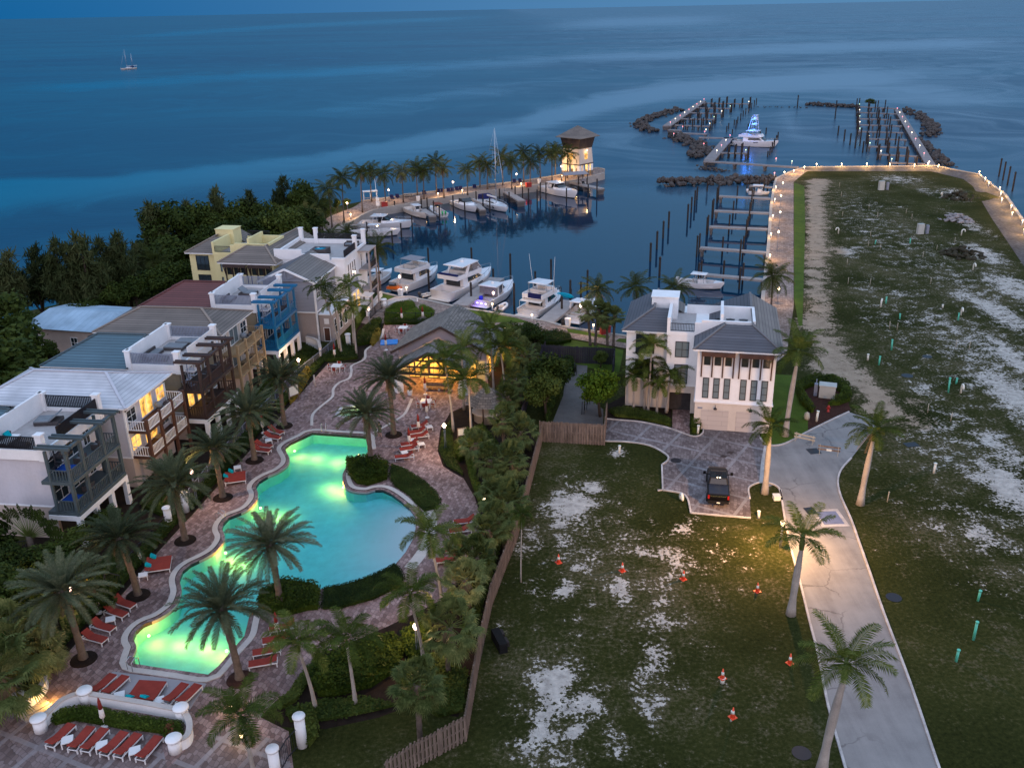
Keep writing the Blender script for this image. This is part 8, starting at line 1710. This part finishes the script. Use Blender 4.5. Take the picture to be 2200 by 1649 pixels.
ST=[(1911,706),(1927,709),(2053,745),(2082,750),(1993,886),(2042,905),(1906,1078)]+[Z3(x,y+14)for x,y in((1230,600),(1240,650),(1385,715),(1245,755),(1430,760),(1580,740),(1610,770),(1393,860),(1443,930),(1380,915),(1270,1010),(1668,970),(1835,895),(1275,1110),(1390,1115),(1708,1110),(1740,935))]
ST.sort(key=lambda q:q[1])
for i,q in enumerate(ST):pipe(q,f'{nth(i)} pale survey stake in the vacant lot counting from the far end','stake_wood',1.1,'survey stakes of the lot',False,.045)
for i,(px,a,l)in enumerate((((1728,950),-.6,'grey folding barricade at the kerb of the road mouth'),((1780,975),-.35,'reddish folding barricade with white label in the middle of the road mouth'))):
 p=P(*px);t=thing('road_barricade',l,'barricade',p,a);mb=MB()
 for x in(-.9,.9):
  for s in(-1,1):mb.beam((x,s*.3,0),(x,s*.04,1.0),.06,.04)
 mb.build('leg',MATS['stake_wood'],t)
 for z in(.85,.5):mb=MB();mb.beam((-1.1,-.08,z),(1.1,-.08,z),.03,.18);mb.build('board',MATS['stake_wood' if i==0 else 'fence_wood'],t)
 if i:mb=MB();mb.box(-.25,.25,-.12,-.10,.38,.62);mb.build('label_plate',MATS['pvc_white'],t)
def cover(px,label,poly,mt='black_metal',z=.022):p=P(*px);t=thing('manhole_cover',label,'drain cover',(p.x,p.y,0),.15);mb=MB();mb.prism(poly,z,z+.012);mb.build('cover',MATS[mt],t)
circ=lambda r:[(r*math.cos(k*.3927),r*math.sin(k*.3927))for k in range(16)]
sq=lambda a,b:[(-a,-b),(a,-b),(a,b),(-a,b)];dia=[(-.42,0),(0,-.36),(.42,0),(0,.36)]
cover((1452,989),'round black cover in the driveway near the kerb',circ(.55));cover((1555,980),'dark diamond drain cover in front of the garages, nearer the truck',dia);cover((1569,972),'dark diamond drain cover nearer the garages',dia);cover((1748,969),'square black drain grate between the barricades',sq(.6,.6));cover((1741,1097),'dark square grate beside the road plate',sq(.45,.6));cover((1920,1283),'round dark cover in the grass beside the road',circ(.6));cover((1722,1617),'round dark cover in the grass at the lowest royal palm',circ(.6));cover((1949,807),'dark sunken cover in the lot beyond the dirt track',circ(.7));cover((1992,766),'smaller dark cover in the middle of the lot',circ(.6));cover((1958,955),'dark square cover in the lot near the road end',sq(.7,.5));
p=P(1783,1112);t=thing('road_plate','square blue grey metal plate in a pale concrete frame set in the road','road plate',(p.x,p.y,0),.03);mb=MB();mb.prism(sq(1.25,1.5),.012,.02);mb.build('frame',MATS['kerb'],t);mb=MB();mb.prism(sq(.92,1.12),.021,.03);mb.build('plate',mat('plate_blue',(.16,.18,.27),.35,.25,2),t)
p=P(1776,852);t=thing('utility_box','big pale grey utility box inside the ring hedge','utility box',p,-.35);mb=MB();mb.box(-.9,.9,-.6,.6,.0,1.5);mb.build('cabinet',MATS['box_grey'],t);mb=MB();mb.box(-.98,.98,-.68,.68,1.5,1.6);mb.build('lid',MATS['box_grey'],t);mb=MB();mb.box(-1.5,-1.1,-.2,.3,0,1.5);mb.tube([(-1.3,.5,0),(-1.3,.5,1.9)],.06,6);mb.build('meter_box',MATS['grey_rail'],t)
for px,l,s in(((1897,408),'pale grey cabinet pair near the far end of the lot',1.3),((1981,502),'grey electrical cabinet in the middle of the far lot',1.2)):p=P(*px);t=thing('utility_box',l,'utility box',p,.1);mb=MB();mb.box(-.9*s,.1*s,-.4,.4,0,1.7*s);mb.build('cabinet',MATS['box_grey'],t);mb=MB();mb.box(.6*s,1.0*s,-.3,.3,0,1.4*s);mb.build('meter_box',MATS['grey_rail'],t)
p=P(1779,884);t=thing('fire_hydrant','red fire hydrant in the mulch bed beside the utility box','hydrant',p);mb=MB();mb.lathe([(.17,0),(.17,.06),(.12,.08),(.12,.55),(.16,.57),(.15,.68),(.0,.84)],12);mb.build('barrel',MATS['red_plastic'],t);mb=MB();mb.tube([(-.24,0,.45),(.24,0,.45)],.06,8);mb.build('outlet',MATS['red_plastic'],t)
p=P(1733,900);t=thing('boulder','pale rounded boulder at the mulch bed edge','boulder',p);mb=MB();mb.lathe([(.35,0),(.42,.3),(.3,.75),(0,.9)],7,sx=.8);mb.build('stone',MATS['stake_wood'],t)
p=P(1668,1072);t=thing('meter_box','small white box in the kerbed palm island','box',p);mb=MB();mb.box(-.3,.3,-.3,.3,0,.4);mb.box(-.34,.34,-.34,.34,.4,.45);mb.build('cabinet',MATS['pvc_white'],t)
p=P(1073,1385);t=thing('pump_unit','black twin machine box standing against the wooden fence','machine',p,1.9);mb=MB();mb.box(-1.0,1.0,-.3,.3,0,.8);mb.build('housing',MATS['tyre'],t)
for x in(-.5,.5):mb=MB();mb.box(x-.33,x+.33,-.5,-.31,.35,.75);mb.build('vent_box',MATS['pile_wood'],t)
def ladder(px,rz,label):
 p=P(*px);t=thing('pool_ladder',label,'pool ladder',p,rz)
 for y in(-.25,.25):mb=MB();mb.tube([(-.5,y,0),(-.5,y,.75),(-.2,y,.95),(.15,y,.8),(.2,y,-.9)],.03,6);mb.build('rail',MATS['steel'],t)
 mb=MB()
 for z in(-.25,-.5,-.75):mb.box(.15,.27,-.25,.25,z,z+.03)
 mb.build('step',MATS['black_metal'],t)
ladder((696,927),-1.55,'steel pool ladder at the clubhouse end of the pool');ladder((478,1117),-.2,'steel pool ladder at the west bend of the pool');ladder((292,1432),1.1,'steel pool ladder at the lower pool corner')
p=P(300,1192,.9);t=thing('life_ring','white life ring hung on the rail fence','life ring',p,.7);mb=MB();mb.tube([(0,.3*math.cos(k*.524),.3*math.sin(k*.524))for k in range(13)],.07,7,False);mb.build('ring',MATS['pvc_white'],t);mb=MB();mb.tube([(.1,0,-.9),(.1,0,.1)],.03,5);mb.build('hook_post',MATS['black_metal'],t)
for px,rz,l,s in(((633,862),.9,'tall framed info board at the deck edge by the hedge',1.5),((993,944),.3,'small framed notice board in the hedge garden',1.0)):p=P(*px);t=thing('notice_board',l,'notice board',p,rz);mb=MB();mb.box(-.5*s,.5*s,-.05,.05,.5*s,1.4*s);mb.box(-.5*s,-.42*s,-.05,.05,0,.5*s);mb.box(.42*s,.5*s,-.05,.05,0,.5*s);mb.build('frame',MATS['fence_wood'],t);mb=MB();mb.box(-.42*s,.42*s,-.075,-.055,.58*s,1.32*s);mb.build('sheet',MATS['pvc_white'],t)
p=P(677,831);t=thing('deck_post','slim pale post at the deck edge near the lying frame','post',p);mb=MB();mb.tube([(0,0,0),(0,0,1.5)],.09,8);mb.build('shaft',MATS['coping'],t);mb=MB();mb.lathe([(.12,1.5),(.12,1.56),(0,1.6)],8);mb.build('cap',MATS['coping'],t)
for px,rz,l in(((707,824),.6,'low folding frame lying on the deck near the slim post'),((659,880),.3,'low flat lounger frame lying on the deck by the info board')):p=P(*px);t=thing('folding_frame',l,'frame',p,rz);mb=MB();mb.beam((-.7,-.3,.25),(.7,-.3,.35),.05,.05);mb.beam((-.7,.3,.25),(.7,.3,.35),.05,.05);mb.beam((-.5,-.3,0),(.1,-.3,.4),.04,.04);mb.beam((-.5,.3,0),(.1,.3,.4),.04,.04);mb.beam((.7,-.3,.35),(.7,.3,.35),.05,.05);mb.build('frame',MATS['fence_wood'],t)
p=P(836,736);t=thing('exercise_mat','bright blue mat lying on the deck beside the clubhouse eave','mat',(p.x,p.y,.02),.1);mb=MB();mb.cbox((0,0,.06),(2.4,2.0,.1));mb.build('pad',MATS['mat_blue'],t)
p=P(832,727);t=thing('equipment_stand','small dark metal stand beside the blue mat','stand',p);mb=MB();mb.tube([(-.3,0,0),(-.3,0,1.1)],.04,5);mb.tube([(.3,0,0),(.3,0,1.2)],.04,5);mb.box(-.7,.7,-.1,.1,0,.08);mb.build('frame',MATS['black_metal'],t)
p=P(944,838);t=thing('porch_bench','long low bench in front of the clubhouse porch','bench',p,math.radians(-10));mb=MB();mb.box(-1.7,1.7,-.35,.35,.35,.45);mb.build('seat',MATS['fence_wood'],t)
for x in(-1.5,0,1.5):mb=MB();mb.box(x-.06,x+.06,-.3,.3,0,.35);mb.build('leg',MATS['white_frame'],t)
mb=MB();mb.box(-1.7,1.7,.3,.36,.45,.85);mb.build('backrest',MATS['fence_wood'],t)
p=P(881,848);t=thing('planter_pot','white planter box at the porch column','planter',p);mb=MB();mb.lathe([(.25,0),(.34,.6),(.28,.6),(.26,.5)],4,smooth=False);mb.build('pot',MATS['white_paint'],t);mb=MB();leaves(mb,random.Random(2),(0,0,.8),(.3,.3,.35),60,.2);mb.build('foliage',MATS['hedge_leaf'],t)
for i,(x,y)in enumerate(((595,275),(662,265),(995,222),(1172,200),(1222,197),(1298,190),(1345,185),(1400,172),(1447,165),(1620,145),(2115,75),(2185,70))):
 p=P(*ZJ(x,y));t=thing('jetty_chair',f'{nth(i)} dark reclined chair on the jetty counting from the promenade bend','chair',p,1.5,'dark chairs on the jetty');mb=MB();mb.box(-.5,.5,-.45,.45,.25,.4);mb.build('seat',MATS['canvas_navy'],t);mb=MB();mb.cbox((-.45,0,.75),(.1,.9,.9),ry=-.35);mb.build('backrest',MATS['canvas_navy'],t)
for i,(x,y)in enumerate(((790,245),(1840,118))):p=P(*ZJ(x,y));t=thing('picnic_table',f'{("grey picnic table on the jetty nearer the houses", "grey picnic table on the jetty behind the sailing yacht")[i]}','table',p,.18);mb=MB();mb.box(-1.2,1.2,-.4,.4,.68,.76);mb.build('top',MATS['concrete'],t);mb=MB();mb.box(-1.2,1.2,-1.0,-.7,.4,.46);mb.box(-1.2,1.2,.7,1.0,.4,.46);mb.build('bench',MATS['concrete'],t);mb=MB();mb.box(-.9,-.8,-.9,.9,0,.68);mb.box(.8,.9,-.9,.9,0,.68);mb.build('leg',MATS['concrete_dark'],t)
p=P(*ZJ(325,285));t=thing('shade_swing','white canopy swing seat at the promenade bend','swing seat',p,.25);mb=MB()
for x in(-1.6,0,1.6):mb.beam((x,-.7,0),(x,0,2.1),.08,.08);mb.beam((x,.7,0),(x,0,2.1),.08,.08)
mb.build('frame',MATS['white_paint'],t);mb=MB();mb.box(-1.8,1.8,-.8,.8,2.1,2.22);mb.build('canopy',MATS['white_paint'],t);mb=MB();mb.box(-1.4,1.4,-.4,.3,.5,.6);mb.build('seat',MATS['canvas_grey'],t)
for px,l in((ZJ(500,368),'red dock locker on the jetty near the tall white post'),(Z2(1437,665),'red dock locker on the jetty near the tower cruiser'),((809,618),'red cabinet at the stern of the open boat by the corner lawn'),((1300,716),'red cabinet on the quay between the fan palms and villa')):p=P(*px);t=thing('dock_locker',l,'locker',p,.3);mb=MB();mb.box(-.7,.7,-.4,.4,0,1.0);mb.build('body',MATS['red_plastic'],t);mb=MB();mb.box(-.75,.75,-.45,.45,1.0,1.12);mb.build('lid',MATS['red_plastic'],t)
for px,l in((ZJ(918,300),'white tapered bin on the jetty beside the twin hulled boat'),(Z2(1512,640),'white tapered bin on the jetty before the tower'),((861,636),'white pedestal bin at the lamp by the bimini yacht'),((1220,700),'white bin beside a black one at the quay plaza')):p=P(*px);t=thing('waste_bin',l,'bin',p,.3);mb=MB();mb.lathe([(.38,0),(.5,1.1)],4,smooth=False);mb.build('body',MATS['white_paint'],t);mb=MB();mb.lathe([(.54,1.1),(.5,1.2),(0,1.22)],4,smooth=False);mb.build('lid',MATS['white_paint'],t)
p=P(1210,699);t=thing('waste_bin','black bin beside the white one at the quay plaza','bin',p,.3);mb=MB();mb.lathe([(.32,0),(.38,1.0)],12);mb.build('body',MATS['pile_cap'],t);mb=MB();mb.lathe([(.4,1.0),(.3,1.15),(0,1.18)],12);mb.build('lid',MATS['pile_cap'],t)
p=P(*ZJ(420,400));t=thing('signal_post','tall white post with equipment boxes on the jetty','post',p);mb=MB();mb.tube([(0,0,0),(-.3,0,7)],[.1,.05],6);mb.build('mast',MATS['white_paint'],t);mb=MB();mb.box(-.4,.4,-.3,.3,.8,1.8);mb.box(-.35,.35,-.28,.28,2.0,2.7);mb.build('equipment_box',MATS['white_paint'],t)
p=P(494,530);t=thing('flag_pole','thin pale pole rising before the shore trees behind the yellow villa','pole',p);mb=MB();mb.tube([(0,0,0),(-.5,0,11)],[.09,.05],6);mb.build('shaft',MATS['grey_rail'],t);mb=MB();mb.lathe([(.09,11),(.0,11.2)],6,(-.5,0,0));mb.build('finial',MATS['grey_rail'],t)
p=P(817,938);t=thing('person','person in black shirt and shorts standing behind a camera tripod beside the pool','person',p,-1.9)
V=[(0,0,.95),(0,0,1.2),(0,0,1.42),(.01,0,1.52),(.03,0,1.63),(.03,0,1.74),(0,.19,1.40),(.12,.24,1.14),(.34,.12,1.18),(0,-.19,1.40),(.12,-.24,1.14),(.34,-.12,1.18),(0,.10,.90),(.03,.12,.50),(-.02,.13,.08),(.14,.14,.04),(0,-.10,.90),(.03,-.12,.50),(-.02,-.13,.08),(.14,-.14,.04),(.42,.10,1.20),(.42,-.10,1.20)]
E_=[(0,1),(1,2),(2,3),(3,4),(4,5),(2,6),(6,7),(7,8),(2,9),(9,10),(10,11),(0,12),(12,13),(13,14),(14,15),(0,16),(16,17),(17,18),(18,19),(8,20),(11,21)]
Rr=[.15,.14,.15,.055,.10,.08,.07,.05,.035,.07,.05,.035,.09,.06,.042,.035,.09,.06,.042,.035,.03,.03]
for s,w in((1,20),(-1,21)):
 for k in range(5):
  a=-.6+.3*k;b_=V[w];V.append((b_[0]+.045*math.cos(a),b_[1]+.045*math.sin(a)*s,b_[2]+.01));V.append((b_[0]+(.075+.012*(k in(1,2,3)))*math.cos(a),b_[1]+.08*math.sin(a)*s,b_[2]-.012));E_+=[(w,len(V)-2),(len(V)-2,len(V)-1)];Rr+=[.010,.008]
me=bpy.data.meshes.new('body');me.from_pydata(V,E_,[]);o=bpy.data.objects.new('body',me);COL.objects.link(o);o.parent=t;md=o.modifiers.new('skin','SKIN');md.use_smooth_shade=True
for i,sv in enumerate(me.skin_vertices[0].data):sv.radius=(Rr[i],Rr[i]);sv.use_root=i==0
sb=o.modifiers.new('sub','SUBSURF');sb.levels=sb.render_levels=1;me.materials.append(MATS['skin'])
def cloth(nm,ch,mt):
 mb=MB()
 for pts,rad in ch:mb.tube(pts,rad,10)
 mb.build(nm,MATS[mt],t)
cloth('shirt',[([(0,0,.92),(0,0,1.2),(0,0,1.45)],[.185,.175,.15]),([(0,.12,1.43),(0,.20,1.38),(.09,.245,1.2)],[.10,.10,.075]),([(0,-.12,1.43),(0,-.20,1.38),(.09,-.245,1.2)],[.10,.10,.075])],'shirt_black');cloth('shorts',[([(0,.09,.96),(.03,.12,.52)],[.13,.09]),([(0,-.09,.96),(.03,-.12,.52)],[.13,.09])],'hull_dark')
mb=MB();mb.lathe([(.115,1.66),(.12,1.74),(.08,1.81),(0,1.83)],10,(.01,0,0));mb.build('hair',MATS['hair_dark'],t);mb=MB();mb.lathe([(0,1.62),(.02,1.64),(0,1.68)],5,(.135,0,0));mb.build('nose',MATS['skin'],t)
q=rot2((.58,0),-2.1);t=thing('camera_tripod','black camera on a tripod in front of the person at the pool','tripod',(p.x+q[0],p.y+q[1],.01),-1.9)
for k in range(3):a=k*2.094;mb=MB();mb.tube([(.5*math.cos(a),.5*math.sin(a),0),(.02*math.cos(a),.02*math.sin(a),1.05)],.022,5);mb.build('leg',MATS['shirt_black'],t)
mb=MB();mb.box(-.05,.06,-.08,.08,1.07,1.2);mb.tube([(.06,0,1.13),(.2,0,1.13)],.045,8);mb.build('camera_body',MATS['shirt_black'],t)
for o in list(COL.objects):
 if o.parent is None and o.type=='EMPTY' and o.get('label')=='':
  for c in list(o.children):bpy.data.objects.remove(c)
  bpy.data.objects.remove(o)
SKYK=1.0
w=bpy.data.worlds.new('World');SC.world=w;w.use_nodes=True
nt=w.node_tree;bg=nt.nodes['Background']
SUN_EL,SUN_AZ=1.0,150.0
sky=nt.nodes.new('ShaderNodeTexSky');sky.sky_type='NISHITA';sky.sun_disc=False
sky.sun_elevation=math.radians(SUN_EL);sky.sun_rotation=math.radians(SUN_AZ);sky.altitude=0;sky.air_density=1;sky.dust_density=.6;sky.ozone_density=2.5
tc=nt.nodes.new('ShaderNodeTexCoord');sp=nt.nodes.new('ShaderNodeSeparateXYZ');nt.links.new(tc.outputs['Generated'],sp.inputs[0])
X_,Y_,Z_=sp.outputs
back=smoothstep_node(nt,Y_,.35,-.75);right=smoothstep_node(nt,X_,-.62,.35)
hz=mixc(nt,right,(.0,.11,.31),(.09,.235,.44));hz=mixc(nt,back,hz,(1.56,1.30,1.30))
md=mixc(nt,right,(.015,.22,.47),(.17,.36,.60));md=mixc(nt,back,md,(1.44,1.34,1.62))
c=mixc(nt,smoothstep_node(nt,Z_,.0,.30),hz,md);c=mixc(nt,smoothstep_node(nt,Z_,.25,.95),c,(.64,.86,1.24))
k=nt.nodes.new('ShaderNodeVectorMath');k.operation='SCALE';k.inputs['Scale'].default_value=SKYK/.1;nt.links.new(c,k.inputs[0])
ad=mixc(nt,.04,k.outputs[0],sky.outputs[0])
nt.links.new(ad,bg.inputs[0]);bg.inputs[1].default_value=.1
sl=bpy.data.lights.new('sun','SUN');sl.energy=.02;sl.angle=math.radians(20);sl.color=(1,.8,.72)
so=bpy.data.objects.new('sun',sl);COL.objects.link(so)
az=math.radians(SUN_AZ);el=math.radians(12)
dv=Vector((math.sin(az)*math.cos(el),math.cos(az)*math.cos(el),math.sin(el)))
so.rotation_euler=dv.to_track_quat('Z','Y').to_euler()
SC.view_settings.view_transform='Standard';SC.view_settings.look='None';SC.view_settings.gamma=1
SC.view_settings.exposure=EXPOSURE
SC.cycles.use_denoising=True;SC.cycles.max_bounces=8;SC.cycles.diffuse_bounces=3;SC.cycles.glossy_bounces=4
SC.cycles.transparent_max_bounces=12;SC.cycles.sample_clamp_indirect=4
SC.cycles.caustics_reflective=False;SC.cycles.caustics_refractive=False
